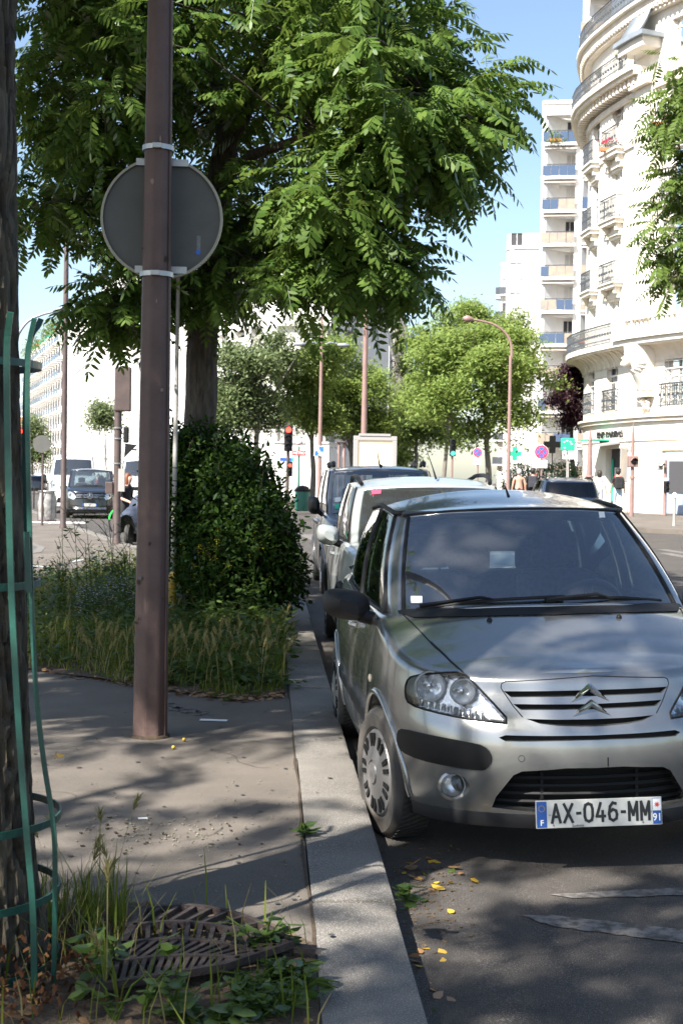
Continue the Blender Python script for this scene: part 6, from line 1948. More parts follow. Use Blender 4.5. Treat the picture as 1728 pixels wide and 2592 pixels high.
def build_A():
    FZ = [4.75, 7.95, 11.05, 14.1, 17.15, 20.3, 22.9]
    W1 = (sP(1487), sP(1487) + 1.05); W2 = (sP(1535), sP(1535) + 1.2)
    flat = [sP(1684) + 3.1 * k for k in range(4)]; side_w = [2.5, 5.5, 8.5]
    cols = [W1, W2] + [(s, s + 1.35) for s in flat] + [(s, s + 1.0) for s in side_w]
    holes = []; wins = []
    for k in range(6):
        for a, b in cols:
            z0 = FZ[k] + .28; z1 = FZ[k + 1] - (.62 if k else .75); holes.append((a, b, z0, z1)); wins.append((a, b, z0, z1, k))
    shop = [(sP(1537), sP(1577), .15, 3.0), (sB + 4.2, sB + 4.4, .5, 3.1), (sB + 8, sB + 10, .5, 3.1), ]
    obj('wall', fa.wall(24.2, holes + shop, .30), 'stone_white', ra)
    for a, b, z0, z1, k in wins: window(ra, fa, a, b, z0, z1)
    for a, b, z0, z1 in shop[1:]: window(ra, fa, a, b, z0, z1, panes=3, mat='rail_iron', back='room_dark', simple=True)
    # mouldings
    def band(nm, z0, z1, d, s0=0.0, s1=None, mat='stone_trim'): return obj(nm, fa.slab(MB(), s0, fa.L if s1 is None else s1, z0, z1, .002, d), mat, ra)
    band('string_course', 4.35, 4.55, .16); band('string_course', 4.55, 4.66, .26); band('string_course', 3.35, 3.43, .06)
    for k in range(9): band('rustication_joint', 4.95 + k * .33, 4.99 + k * .33, .012, sA - 6, sB + 30, 'stone_trim')
    # big balcony above the first floor, rounded underside on ribs
    n = 40; rows = []
    for k in range(n + 1):
        s = sA - 3.5 + (LA + 14) * k / n; rows.append([fa.at(s, 7.0 + (1 - math.cos(a)) * .0 + .72 * math.sin(a), .03 + .74 * (1 - math.cos(a))) for a in (R(90) * j / 6 for j in range(7))])
    obj('balcony_cove', MB().grid(rows), 'stone_trim', ra, sm=60)
    obj('balcony_slab', fa.slab(MB(), sA - 3.5, sA + LA + 11, 7.72, 7.95, .01, .86), 'stone_white', ra)
    obj('balcony_slab', fa.slab(MB(), sA - 3.5, sA + LA + 11, 7.66, 7.722, .02, .80), 'stone_trim', ra)
    for k in range(14): 
        s = sA + .35 + LA * .9 * k / 13; rr = [fa.at(s, 7.0 + .72 * math.sin(a) - .03, .03 + .74 * (1 - math.cos(a))) for a in (R(90) * j / 6 for j in range(7))]; obj('cove_rib', MB().tube(rr, .05, 5), 'stone_trim', ra)
    railing(ra, fa, sA - 1.5, sB - .1, 7.95, 1.02, .80)
    # stone balustrade to the right
    s0, s1 = sB, sB + 11
    obj('balustrade_rail', fa.slab(MB(), s0, s1, 8.86, 9.04, .70, 1.0), 'stone_white', ra); obj('balustrade_plinth', fa.slab(MB(), s0, s1, 7.952, 8.12, .70, 1.0), 'stone_white', ra); obj('balustrade_pier', fa.slab(MB(), s0, s0 + 1.0, 8.12, 8.86, .72, .98), 'stone_white', ra); obj('balustrade_pier', fa.slab(MB(), s0 + 4.1, s0 + 5.0, 8.12, 8.86, .72, .98), 'stone_white', ra)
    for k in range(11): obj('baluster', MB().lathe([(.05, 0), (.05, .06), (.035, .1), (.085, .24), (.06, .40), (.035, .58), (.05, .66), (.05, .74)], fa.at(s0 + 1.2 + .26 * k, 8.12, .85), 10), 'stone_white', ra, sm=50)
    # window balconettes on consoles
    for a, b, z0, z1, k in wins:
        if b < sA - 2: continue
        if k in (0,): railing(ra, fa, a - .12, b + .12, z0 - .05, .98, .16)
        elif k in (1,): pass
        elif k in (2, 3, 4):
            obj('window_sill', fa.slab(MB(), a - .28, b + .28, z0 - .30, z0 - .12, .003, .42), 'stone_white', ra); obj('window_sill', fa.slab(MB(), a - .36, b + .36, z0 - .12, z0 - .03, .003, .50), 'stone_trim', ra)
            for s in (a - .05, b + .05):
                q = fa.at(s, z0 - .72, 0); obj('console', fa.slab(MB(), s - .09, s + .09, z0 - .62, z0 - .30, .003, .30), 'stone_trim', ra)
                obj('console', fa.slab(MB(), s - .07, s + .07, z0 - .84, z0 - .62, .003, .16), 'stone_trim', ra)
            obj('lintel_panel', fa.slab(MB(), a + .1, b - .1, z0 - .78, z0 - .58, .003, .10), 'stone_trim', ra)
            railing(ra, fa, a - .22, b + .22, z0 - .02, .96, .38)
    # running balcony with corbels, attic cornice, mansard
    zb_ = 20.05
    obj('balcony_slab', fa.slab(MB(), sA - 4, sB + .9, zb_, zb_ + .2, .01, .85), 'stone_white', ra); obj('balcony_slab', fa.slab(MB(), sA - 4, sB + .9, zb_ - .16, zb_ - .002, .01, .72), 'stone_trim', ra)
    s = sA - 3.8
    while s < sB + .7: obj('corbel', fa.slab(MB(), s, s + .16, zb_ - .48, zb_ - .162, .004, .55), 'stone_trim', ra); s += .36
    railing(ra, fa, sA - 3.8, sB + .4, zb_ + .2, 1.02, .78)
    band('string_course', 17.2, 17.35, .10); band('string_course', 19.2, 19.45, .14)
    obj('cornice', fa.slab(MB(), 0, fa.L, 23.3, 23.6, .004, .45), 'stone_trim', ra); obj('cornice', fa.slab(MB(), 0, fa.L, 23.0, 23.3, .004, .3), 'stone_trim', ra); obj('cornice', fa.slab(MB(), 0, fa.L, 23.6, 23.72, .004, .65), 'stone_white', ra)
    s = sA - 4
    while s < sB + 6: obj('dentil', fa.slab(MB(), s, s + .13, 23.12, 23.297, .302, .48), 'stone_trim', ra); s += .27
    railing(ra, fa, sA - 3, sB + 10, 23.72, .9, .5)
    obj('mansard', fa.slab(MB(), 0, fa.L, 24.2, 28.5, -6.0, -.9), 'roof_zinc', ra)
    # pilaster between rounding and straight wall, with pedestal and shaped zinc hood
    obj('pilaster', fa.slab(MB(), sB + .2, sB + 1.5, 9.0, 19.4, .003, .22), 'stone_white', ra); obj('pilaster_cap', fa.slab(MB(), sB + .1, sB + 1.5, 19.4, 19.9, .004, .5), 'stone_trim', ra); obj('pilaster_cap', fa.slab(MB(), sB - .1, sB + 1.7, 21.0, 21.5, .004, .9), 'stone_white', ra)
    obj('pedestal_cap', fa.slab(MB(), sB - .2, sB + 1.9, 21.5, 21.75, .004, 1.1), 'roof_zinc', ra)
    rows = [[fa.at(sB + .15, 21.75 + 3.2 * t, .9 - .8 * (1 - (1 - t) ** 2.2)), fa.at(sB + 1.5, 21.75 + 3.2 * t, .9 - .8 * (1 - (1 - t) ** 2.2))] for t in (k / 8 for k in range(9))]
    o = obj('zinc_hood', MB().grid(rows), 'roof_zinc', ra, sm=60)
    o.modifiers.new('thick', 'SOLIDIFY').thickness = .12
    # carved bracket: a lion's head and mane on a tapering scroll under the balustrade
    P = sP(1640); ln = MB(); rows = []
    prof = [(7.75, .95, .62), (7.5, .92, .66), (7.2, .90, .60), (6.9, .86, .52), (6.6, .72, .50), (6.3, .52, .46), (6.0, .36, .42), (5.75, .24, .40)]
    for z, d, hw in prof:
        row = []
        for k in range(13):
            a = math.pi * k / 12; u = -math.cos(a) * hw; dd = d * (math.sin(a) ** .55) + .005; nz = noise.noise(Vector((u * 4, z * 3.5, dd * 4))) * .10
            row.append(fa.at(P + u, z + nz * .3, max(.004, dd + nz)))
        rows.append(row)
    ln.grid(rows); lo = obj('lion_bracket', ln, 'stone_white', ra, sm=70)
    fz = MB()
    fz.lathe([(0, -.26), (.16, -.2), (.24, -.04), (.24, .1), (.15, .22), (0, .27)], fa.at(P - .05, 7.05, .86), 16)
    fz.lathe([(0, -.12), (.11, -.08), (.15, .0), (.11, .09), (0, .12)], fa.at(P - .07, 6.86, 1.06), 12)
    for e in (-.12, .12): fz.lathe([(0, -.05), (.05, 0), (0, .05)], fa.at(P - .05 + e, 7.12, 1.07), 8)
    for e in (-.22, .20): fz.lathe([(0, -.08), (.08, 0), (0, .09)], fa.at(P - .05 + e, 7.34, .85), 8)
    rd = random.Random(2)
    for k in range(26):
        a = rd.uniform(0, 6.28); b = fa.at(P - .02 + .30 * math.cos(a), 7.0 + .34 * math.sin(a), .72); e = fa.at(P - .02 + .52 * math.cos(a + .3), 6.9 + .55 * math.sin(a + .3), .45); fz.tube([b, (b + e) / 2 + Vector((0, -.08, 0)), e], [.07, .06, .03], 6)
    obj('lion_head', fz, 'stone_white', lo, sm=60)
    obj('bracket_block', fa.slab(MB(), P - .55, P + .55, 5.45, 5.70, .004, .35), 'stone_trim', ra)
    sc = MB(); 
    for k in range(20): a = rd.uniform(0, 6.28); sc.lathe([(0, -.1), (.11, 0), (0, .1)], fa.at(P + rd.uniform(-.3, .3) * (1 if True else 0), 4.85 + .5 * rd.random(), .12), 8)
    obj('carved_swag', sc, 'stone_trim', ra, sm=60)
    # bank entrance: dark doorway, canopy, letters, cash machine surround, green plates
    dk_ = shop[0]; obj('doorway', MB().add([fa.at(dk_[0], .15, -.28), fa.at(dk_[1], .15, -.28), fa.at(dk_[1], 3.0, -.28), fa.at(dk_[0], 3.0, -.28)], [(0, 1, 2, 3)]), 'room_dark', ra)
    obj('door_leaf', fa.slab(MB(), dk_[0] + .5, dk_[0] + 1.0, .2, 2.1, -.26, -.22), 'frame_white', ra); obj('door_strip', fa.slab(MB(), dk_[0] + .12, dk_[0] + .32, .5, 2.5, -.26, -.22), 'bank_green', ra)
    obj('door_jamb', fa.slab(MB(), dk_[1] + .01, dk_[1] + .12, .05, 3.1, .003, .05), 'street_grey', ra); obj('door_jamb', fa.slab(MB(), dk_[1] + .7, dk_[1] + .8, .05, 2.4, .003, .06), 'atm_blue', ra); obj('door_panel', fa.slab(MB(), dk_[1] + .16, dk_[1] + .66, 1.45, 3.0, .003, .04), 'panel_amber', ra)
    cp = MB(); a, b = fa.at(dk_[0] - .6, 3.25, 0), fa.at(dk_[1] - .1, 3.25, 0); a2, b2 = fa.at(dk_[0] - .5, 3.05, 1.0), fa.at(dk_[1] - .1, 3.05, 1.0); up = Vector((0, 0, .09))
    cp.add([a, b, b2, a2, a + up, b + up, b2 + up, a2 + up], [(0, 3, 2, 1), (4, 5, 6, 7), (0, 1, 5, 4), (1, 2, 6, 5), (2, 3, 7, 6), (3, 0, 4, 7)]); co = obj('canopy', cp, 'street_grey', ra)
    obj('canopy_top', fa.slab(MB(), dk_[0] - .55, dk_[0] + .55, 3.42, 3.50, .05, .95), 'bank_green', co)
    for e in (.2, .75): obj('canopy_lamp', MB().lathe([(.045, 0), (.05, .05), (0, .06)], fa.at(dk_[0] + e, 3.10, .75), 10), 'black', co)
    obj('green_sign', fa.slab(MB(), sB + 4.1, sB + 6.6, 3.35, 4.4, .01, .14), 'bank_green', ra)
    obj('cash_machine', fa.slab(MB(), sP(1697), sP(1697) + 2.4, .05, 2.75, .03, .10), 'atm_blue', ra); obj('screen', fa.slab(MB(), sP(1709), sP(1709) + 1.7, .95, 2.35, .101, .13), 'room_dark', ra); obj('shop_band', fa.slab(MB(), sP(1685), sP(1685) + 3.5, 2.85, 3.05, .004, .12), 'cream_light', ra)
under(ra, build_A)
def face_mtx(f, s, z, d):
    p = f.at(s, z, d); q = f.at(s + .2, z, d); x = (q - p).normalized(); n = (f.at(s, z, d + .2) - p).normalized(); m_ = Matrix((x, Vector((0, 0, 1)), n)).transposed().to_4x4(); m_.translation = p; return m_
def letters():
    lettering('lettering', 'BNP PARIBAS', .42, 'ink', ra, face_mtx(fa, sP(1549), 3.75, .06), .02, .001, 1.05, 1.08)
    lettering('lettering', 'RETRAITS', .17, 'street_grey', ra, face_mtx(fa, sP(1605), 3.40, .06), .005); lettering('lettering', 'TRANSFERTS', .15, 'street_grey', ra, face_mtx(fa, sP(1605), 3.10, .06), .005); lettering('lettering', 'PAIEMENTS', .15, 'street_grey', ra, face_mtx(fa, sP(1605), 2.90, .06), .005)
under(ra, letters)
# geraniums on two balconettes, each pot row its own thing
def geraniums(label, s, z, wd, seed):
    p = fa.at(s, z, .2); root = thing('flower_box', label, 'flowers', p); rn = np.random.default_rng(seed); q = random.Random(seed)
    obj('planter', MB().box((0, 0, .08), (wd, .18, .16)), 'brick_orange', root, bevel=.01)
    F = [(int(rn.integers(0, 3)), basis(rn.normal(0, 1, 3), rn, .5) * 1.2, np.array([q.uniform(-wd / 2, wd / 2), q.gauss(0, .1), .2 + q.random() * .2])) for _ in range(120)]; v, f = scatter(LEAF1, F); obj('leaves', npmesh('leaves', v, f), 'leaf_light', root, fix=False, kind='stuff')
    F = [(int(rn.integers(0, 3)), basis(rn.normal(0, 1, 3), rn, .5) * 1.1, np.array([q.gauss(-.1, wd / 5), q.gauss(0, .1), .36 + q.random() * .22])) for _ in range(90)]; v, f = scatter(LEAF1, F); obj('blooms', npmesh('blooms', v, f), 'petal_red', root, fix=False, kind='stuff')
geraniums('red geraniums on the upper iron balconette of the rounded corner', sP(1535) + .6, 17.38, 1.1, 3)
geraniums('red geraniums on the straight facade balcony behind the branches', sP(1690), 17.38, 1.4, 4)

# ---- balcony tower beyond
GB = .35
def tower():
    TY = 112.0
    X = lambda px: (px - 680) / FPX * TY + .0
    fb = Face([(X(1360) + 4, TY + 15), (X(1360), TY + .6), (X(1454), TY)], GB); s1 = fb.l[1]; sx = lambda px: s1 + X(px) - X(1360)
    lev = [1.6 + 2.735 * k for k in range(11)]
    cols = (sx(1374), sx(1446))
    obj('wall', fb.wall(32.2, [(cols[0], cols[1], z + .05, z + 2.4) for z in lev], 1.6), 'render_white', rb_)
    fc = Face([(X(1454) + .02, TY + .05), (X(1453.5), TY - .5), (X(1700), TY - 1.5)], GB); t1 = fc.l[1]; tx = lambda px: t1 + X(px) - X(1453.5)
    lev2 = [1.6 + 2.735 * k for k in range(12)]
    n0, n1 = tx(1460), tx(1481); big = (tx(1478), tx(1540), 37.2, 40.0); big2 = (tx(1478), tx(1540), 40.6, 43.4)
    obj('wall', fc.wall(50, [(n0, n1, z + .05, z + 2.4) for z in lev2] + [big, big2], 1.2), 'render_white', rb_)
    rq = random.Random(4)
    for k, z in enumerate(lev):
        a, b = cols
        obj('loggia_back', fb.slab(MB(), a, b, z + .05, z + 2.4, -1.66, -1.6), 'render_white', rb_)
        w_ = obj('window', fb.slab(MB(), a + .95, b - .1, z + .1, z + 2.1, -1.6, -1.55), ('curtain', 'room_dark', 'shutter')[k % 3], rb_)
        obj('frame', fb.slab(MB(), a + 1.5, a + 1.58, z + .1, z + 2.1, -1.548, -1.50), 'frame_white', w_)
        bo = obj('balcony', fb.slab(MB(), a - .18, b + .12, z - .20, z + .05, .002, .45), 'slab_edge', rb_)
        pm_ = 'panel_blue' if k > 8 else 'panel_amber'
        n = 4
        for e in range(n): obj('railing_panel', fb.slab(MB(), a - .1 + (b - a + .14) * e / n + .02, a - .1 + (b - a + .14) * (e + 1) / n - .02, z + .10, z + .92, .36, .40), pm_ if rq.random() < .7 else ('panel_blue' if k < 9 else 'panel_blue'), bo)
        obj('hand_rail', fb.slab(MB(), a - .14, b + .08, z + .96, z + 1.03, .33, .43), 'rail_iron', bo)
        if k % 2 == 1 or k > 7: obj('awning_box', fb.slab(MB(), a - .1, b + .05, z + 2.26, z + 2.36, .003, .32), 'awning', rb_)
    for k, z in enumerate(lev2):
        obj('loggia_back', fc.slab(MB(), n0, n1, z + .05, z + 2.4, -1.26, -1.2), 'render_white', rb_)
        bo = obj('balcony', fc.slab(MB(), n0 - .06, n1 + .06, z - .12, z + .05, .002, .14), 'slab_edge', rb_); obj('railing_panel', fc.slab(MB(), n0, n1, z + .08, z + 1.0, .03, .07), 'panel_amber' if k < 8 else 'panel_blue', bo)
    for a, b, z, zz in (big, big2):
        bo = obj('balcony', fc.slab(MB(), a - .3, b + .2, z - .2, z + .02, .002, 1.4), 'slab_edge', rb_); obj('railing_panel', fc.slab(MB(), a - .25, b + .15, z + .1, z + 1.1, 1.25, 1.3), 'panel_amber', bo); obj('loggia_back', fc.slab(MB(), a, b, z, zz, -1.26, -1.2), 'render_white', rb_)
    obj('roof_edge', fb.slab(MB(), 0, fb.L, 32.2, 32.5, -.3, .1), 'slab_edge', rb_)
rb_ = thing('balcony_tower', 'white modern apartment tower with stacked recessed balconies', 'building', (24, 112, GB)); under(rb_, tower)
# greenery on the top balcony of the tower
def roof_plant(label, p, n, size, seed, mat='leaf_far', r_=(.8, .5, .5), group=None):
    root = thing('potted_greenery', label, 'plant', p, 0, group); v, f = blade_cloud([(np.array([0, 0, r_[2] * .8]), r_)], n, size, seed); obj('foliage', npmesh('foliage', v, f), mat, root, fix=False, kind='stuff')
    obj('planter', MB().box((0, 0, .12), (r_[0] * 1.6, .35, .25)), 'brick_orange', root)
roof_plant('green shrubs in a box on the top balcony of the tower', (23.0, 112.1, GB + 1.6 + 2.735 * 10 + .1), 500, .16, 5)
roof_plant('trailing plants on the narrow balcony of the tower', (25.2, 111.2, GB + 1.6 + 2.735 * 4 + .1), 250, .14, 6, r_=(.5, .4, .5))

def plain_block(name, label, pts, z0, H, bays, floors, fh, ground, wmat, seed, balc=0, win=(1.2, 1.5), depth=.22, top=None, backs=('curtain', 'shutter', 'room_dark', 'shutter'), rail='rail_iron', sub=True):
    c = pts[len(pts) // 2]; root = thing(name, label, 'building', (c[0], c[1], z0)); f = Face(pts, z0); q = random.Random(seed)
    def go():
        holes = []
        for s in bays:
            for k in range(floors): holes.append((s, s + win[0], ground + fh * k + .6, ground + fh * k + .6 + win[1]))
        obj('wall', f.wall(H, holes, depth), wmat, root)
        for n_, (a, b, z, zz) in enumerate(holes):
            o = obj('window', f.slab(MB(), a, b, z, zz, -depth, -depth + .04), q.choice(backs), root)
            if sub: obj('frame', f.slab(MB(), (a + b) / 2 - .03, (a + b) / 2 + .03, z, zz, -depth + .042, -depth + .07), 'frame_white', o); obj('sill', f.slab(MB(), a - .08, b + .08, z - .1, z - .002, .003, .12), 'slab_edge', o)
            if balc:
                bo = obj('balcony', f.slab(MB(), a - .35, b + .35, z - .75, z - .58, .0, balc), 'slab_edge', root); obj('railing_panel', f.slab(MB(), a - .33, b + .33, z - .55, z + .35, balc - .06, balc - .02), rail, bo)
        obj('parapet', f.slab(MB(), 0, f.L, H, H + .35, -.4, .12), 'slab_edge', root)
        if top: obj('roof_storey', f.slab(MB(), .5, f.L - .5, H + .352, H + top, -5, -1.2), 'roof_zinc', root)
    under(root, go); return root, f
# far right side of the avenue
plain_block('apartment_house', 'white plastered house narrow against the sky left of the tower', [(32, 172), (23.95, 141), (24.2, 140), (30.5, 139)], .35, 25, [33.0, 36.2], 8, 3.0, 3.5, 'render_white', 3, depth=.15)
r1, f1 = plain_block('town_house', 'pale old house end with iron balconies showing left of the tower', [(34, 202), (29.2, 176), (31, 175)], .35, 29, [22.5, 26.6], 8, 3.1, 3.5, 'stone_white', 4, balc=.8)
# white block in the middle, shuttered windows, between the two streets
r2, f2 = plain_block('shuttered_block', 'white apartment block with roller shutters behind the trees, between the two streets', [(-32, 225), (-4.2, 100), (-.6, 92), (3.9, 91), (8.6, 101)], .2, 17.2, [126 + 2.95 * k for k in range(-1, 7)], 5, 3.05, 3.2, 'render_white', 5, win=(1.9, 1.6), depth=.45, backs=('shutter', 'street_grey', 'curtain', 'shutter'))
plain_block('glazed_house', 'house with bluish glazed side at the start of the far avenue', [(8.65, 101.1), (10.8, 122)], .2, 15.5, [2 + 2.6 * k for k in range(7)], 5, 2.9, 3.0, 'render_white', 6, win=(2.1, 2.0), depth=.1, backs=('panel_blue', 'street_grey'))
plain_block('ornate_house', 'old stone house with dark balconies farther down the avenue', [(10.85, 122.3), (14.5, 150), (18, 190)], .2, 17, [1.5 + 3 * k for k in range(18)], 5, 3.1, 3.3, 'stone_trim', 7, balc=.7, win=(1.2, 1.9), top=4)
# side-street fronts
plain_block('long_facade', 'long blank white facade with rows of small sun hoods along the side street', [(-33.4, 235), (-14.5, 156), (-9.3, 134)], 0, 27, [3 + 3.6 * k for k in range(28)], 8, 3.05, 3.4, 'render_white', 8, balc=.5, rail='shutter', win=(1.4, 1.5), depth=.25, backs=('shutter', 'curtain', 'street_grey', 'room_dark'))
rE, fE = plain_block('terraced_apartments', 'white apartment house with stacked balconies and planted roof terrace far down the side street', [(-54.5, 312), (-34.2, 236.5), (-33.7, 235.2)], 0, 27.5, [4 + 4.2 * k for k in range(17)], 8, 3.05, 3.4, 'render_white', 9, balc=1.4, win=(2.4, 1.9), rail='panel_blue', backs=('panel_amber', 'curtain', 'room_dark'))
for k in range(9):
    p = fE.at(6 + 7.6 * k, 27.9, -.8); roof_plant('yellow-green planting on the roof terrace of the far apartments', tuple(p), 420, .5, 20 + k, 'leaf_light', (2.4, 1.2, 1.5), 'roof terrace planting')
def terr():
    obj('terrace_glass', fE.slab(MB(), 2, 76, 27.86, 28.9, .05, .12), 'bank_green', rE)
under(rE, terr)
plain_block('orange_house', 'orange brick house with grey roof at the end of the side street', [(-72, 330), (-52, 329)], 0, 15, [2 + 4 * k for k in range(5)], 4, 3.2, 2.8, 'brick_orange', 10, win=(2.2, 1.8), top=3.5)
plain_block('pale_house', 'low pale house closing the far left of the side street', [(-120, 330), (-72.5, 330.2)], 0, 11, [3 + 5 * k for k in range(9)], 3, 3.1, 2.4, 'render_white', 11)
# ================================================================== street furniture
# ---- green tree guard round the left trunk: flat bars bowed out at the foot, flared at the top, held by rings
gd = thing('tree_guard', 'green painted steel tree guard of bowed bars and rings round the left trunk', 'tree guard', (T1.x, T1.y, 0))
def gpt(px, py, dy):
    p = at(px, py, T1.y + dy); return Vector((p.x - T1.x, dy, p.z))
def bar(pts, name='guard_bar', w_=.017):
    P = catmull(pts, 6); mb = MB(); mb.tube(P, 1, 4, flat=(.007, w_ * .72, Vector((0, -1, 0)))); return obj(name, mb, 'guard_green', gd)
bar([gpt(27, 790, -.30), gpt(18, 900, -.27), gpt(22, 1200, -.26), gpt(30, 1500, -.26), gpt(46, 1800, -.27), gpt(66, 2080, -.29), gpt(84, 2300, -.30), gpt(88, 2500, -.30)])
bar([gpt(88, 806, -.22), gpt(74, 880, -.19), gpt(70, 1000, -.18), gpt(74, 1250, -.18), gpt(80, 1500, -.19), gpt(92, 1750, -.20), gpt(112, 1930, -.21), gpt(136, 2090, -.22), gpt(140, 2250, -.22), gpt(136, 2520, -.22)], w_=.013)
bar([gpt(68, 1346, -.205), gpt(74, 1500, -.21)], 'splice_plate', .016)
for px, dy in ((-150, -.22), (-230, .0), (-190, .22), (-60, .30), (70, .25)):
    b0 = gpt(px, 2500, dy); r0 = Vector((b0.x, b0.y, 0)); rr = r0.length
    u = r0.normalized() if rr > .01 else Vector((1, 0, 0))
    bar([u * .33 + Vector((0, 0, 2.0)), u * .27 + Vector((0, 0, 1.85)), u * .27 + Vector((0, 0, 1.2)), u * .28 + Vector((0, 0, .7)), u * .31 + Vector((0, 0, .35)), u * .31 + Vector((0, 0, .02))])
def ring(z, r_, tilt=0.0, wd=.011):
    n = 40; mb = MB(); mb.tube([Vector((r_ * math.cos(2 * math.pi * k / n) , r_ * math.sin(2 * math.pi * k / n), z + tilt * math.cos(2 * math.pi * k / n))) for k in range(n + 1)], 1, 4, flat=(.004, wd, Vector((1, 0, 0))), cap=False)
    # flat strip standing upright
    rows = [[Vector((rr * math.cos(2 * math.pi * k / n), rr * math.sin(2 * math.pi * k / n), z + zz)) for rr, zz in ((r_, -wd), (r_, wd), (r_ - .006, wd), (r_ - .006, -wd))] for k in range(n + 1)]
    mb = MB().grid(rows, closed=True); return obj('guard_ring', mb, 'guard_green', gd)
for py, r_ in ((912, .236), (1490, .240), (2105, .312), (2300, .312), (2478, .312)):
    ring(gpt(60, py, -.2).z, r_)

# ---- brown steel lamp column with the back of a round sign
pb = ground_at(380, 1864); LP = Vector((pb[0], pb[1], 0))
lp = thing('lamp_post', 'thick brown eight-sided steel lamp column carrying a round sign', 'lamp post', LP)
def octo(mb, z0, z1, r0, r1, n=8, rot=R(22.5 + 8), lean=(0, 0)):
    rows = [[Vector((r_ * math.cos(rot + 2 * math.pi * k / n) + lean[0] * z, r_ * math.sin(rot + 2 * math.pi * k / n) + lean[1] * z, z)) for k in range(n)] for z, r_ in ((z0, r0), ((z0 + z1) / 2, (r0 + r1) / 2), (z1, r1))]
    mb.grid(rows, closed=True); mb.f.append(tuple(2 * n + k + len(mb.v) - 3 * n for k in range(n))); return mb
o = obj('column', octo(MB(), -.02, 7.6, .106, .052, 8), 'post_brown', lp, bevel=.012)
obj('base_collar', MB().lathe([(.118, 0), (.112, .012), (.10, .02)], (0, 0, 0), 16), 'joint_dirt', lp)
obj('weld_seam', MB().tube([(.088, -.055, .0), (.065, -.042, 4.0), (.043, -.028, 7.5)], .004, 5), 'post_brown', lp)
for z in (at(390, 377, LP.y).z, at(390, 696, LP.y).z):
    r_ = .106 - .054 * z / 7.6 + .006
    obj('clamp_band', MB().lathe([(r_, z - .014), (r_ + .003, z - .014), (r_ + .003, z + .014), (r_, z + .014)], (0, 0, 0), 24, cap=False), 'steel', lp)
    obj('clamp_lug', MB().box((.0, -r_ - .008, z), (.05, .016, .026)), 'steel', lp)
obj('lamp_arm', MB().tube([(0, 0, 7.5), (.3, -.1, 8.1), (1.2, -.3, 8.4)], [.05, .04, .035], 8), 'post_brown', lp); obj('lamp_head', MB().lathe([(0, -.3), (.1, -.2), (.13, 0), (.1, .2), (0, .3)], (1.4, -.35, 8.38), 12, 'X'), 'lamp_dark', lp)
q = random.Random(3)
for k in range(16):
    z = q.uniform(.25, 3.9); a = q.uniform(R(200), R(320)); r_ = (.106 - .054 * z / 7.6) * .955 + .0015; c = Vector((r_ * math.cos(a), r_ * math.sin(a), z)); n_ = Vector((math.cos(a), math.sin(a), 0)); t_ = Vector((-n_.y, n_.x, 0)); w_, h_ = q.uniform(.004, .016), q.uniform(.004, .022)
    obj('paint_chip', MB().add([c + n_ * .006 + t_ * w_ * u * q.uniform(.6, 1) + Vector((0, 0, h_ * v * q.uniform(.6, 1))) for u, v in ((-1, -.6), (.2, -1), (1, -.3), (.7, .8), (-.3, 1), (-1, .3))], [(0, 1, 2, 3, 4, 5)]), q.choice(['sign_back', 'lamp_rose', 'joint_dirt']), lp)
pc_ = at(410, 553, LP.y + .12); sr_ = .352
sg_ = thing('round_sign', 'back of a large round traffic sign clamped to the brown lamp column', 'sign', pc_, R(0))
obj('disc', MB().lathe([(0, .0), (sr_ - .012, .0), (sr_ - .012, .012), (0, .012)], (0, 0, 0), 64, 'Y'), 'sign_back', sg_, sm=30)
obj('rim', MB().lathe([(sr_ - .014, -.016), (sr_, -.016), (sr_ + .002, .0), (sr_, .016), (sr_ - .014, .016)], (0, 0, 0), 64, 'Y', cap=False), 'sign_rim', sg_, sm=40)
pm('sticker_print', (0.11, 0.14, 0.14), 0.6, col2=(0.20, 0.22, 0.21), nscale=60, stretch=(1, 1, 2))
obj('maker_sticker', MB().box((.215, -.0015, -.145), (.022, .002, .10)), 'sticker_print', sg_); obj('maker_dot', MB().lathe([(.014, -.003), (.014, 0)], (.213, 0, -.19), 14, 'Y'), 'blue_sign', sg_)
for z in (-.30, .32): obj('mount_rail', MB().box((0, -.012, z * 1.0), (.30, .022, .04)), 'steel', sg_)
obj('stencil_mark', MB().box((-.05, -.0, .0), (.001, .001, .001)), 'black', sg_) if False else None

# ---- slim pale stake beside it with a yellow sleeve
pb = ground_at(435, 1585); q = Vector((pb[0], pb[1], 0)); hgt = at(437, 640, q.y).z
st_ = thing('slim_post', 'slim weathered grey post with a yellow sleeve at its foot, just behind the lamp column', 'post', q)
obj('shaft', MB().tube([(0, 0, 0), (.01, 0, hgt * .5), (.015, 0, hgt)], [.026, .023, .018], 10), 'concrete', st_, sm=60)
for k in range(9): obj('nail_band', MB().lathe([(.027, 0), (.0285, .004), (.027, .008)], (.0025 + .0012 * k, 0, .55 + k * .13), 12), 'bark', st_)
obj('sleeve', MB().lathe([(.034, .12), (.040, .2), (.040, .36), (.042, .42), (.036, .52), (.03, .54)], (0, 0, 0), 14), 'yellow', st_, sm=40)
for k in range(2): obj('sleeve_rib', MB().lathe([(.043, 0), (.046, .01), (.043, .02)], (0, 0, .22 + k * .16), 14), 'yellow', st_)

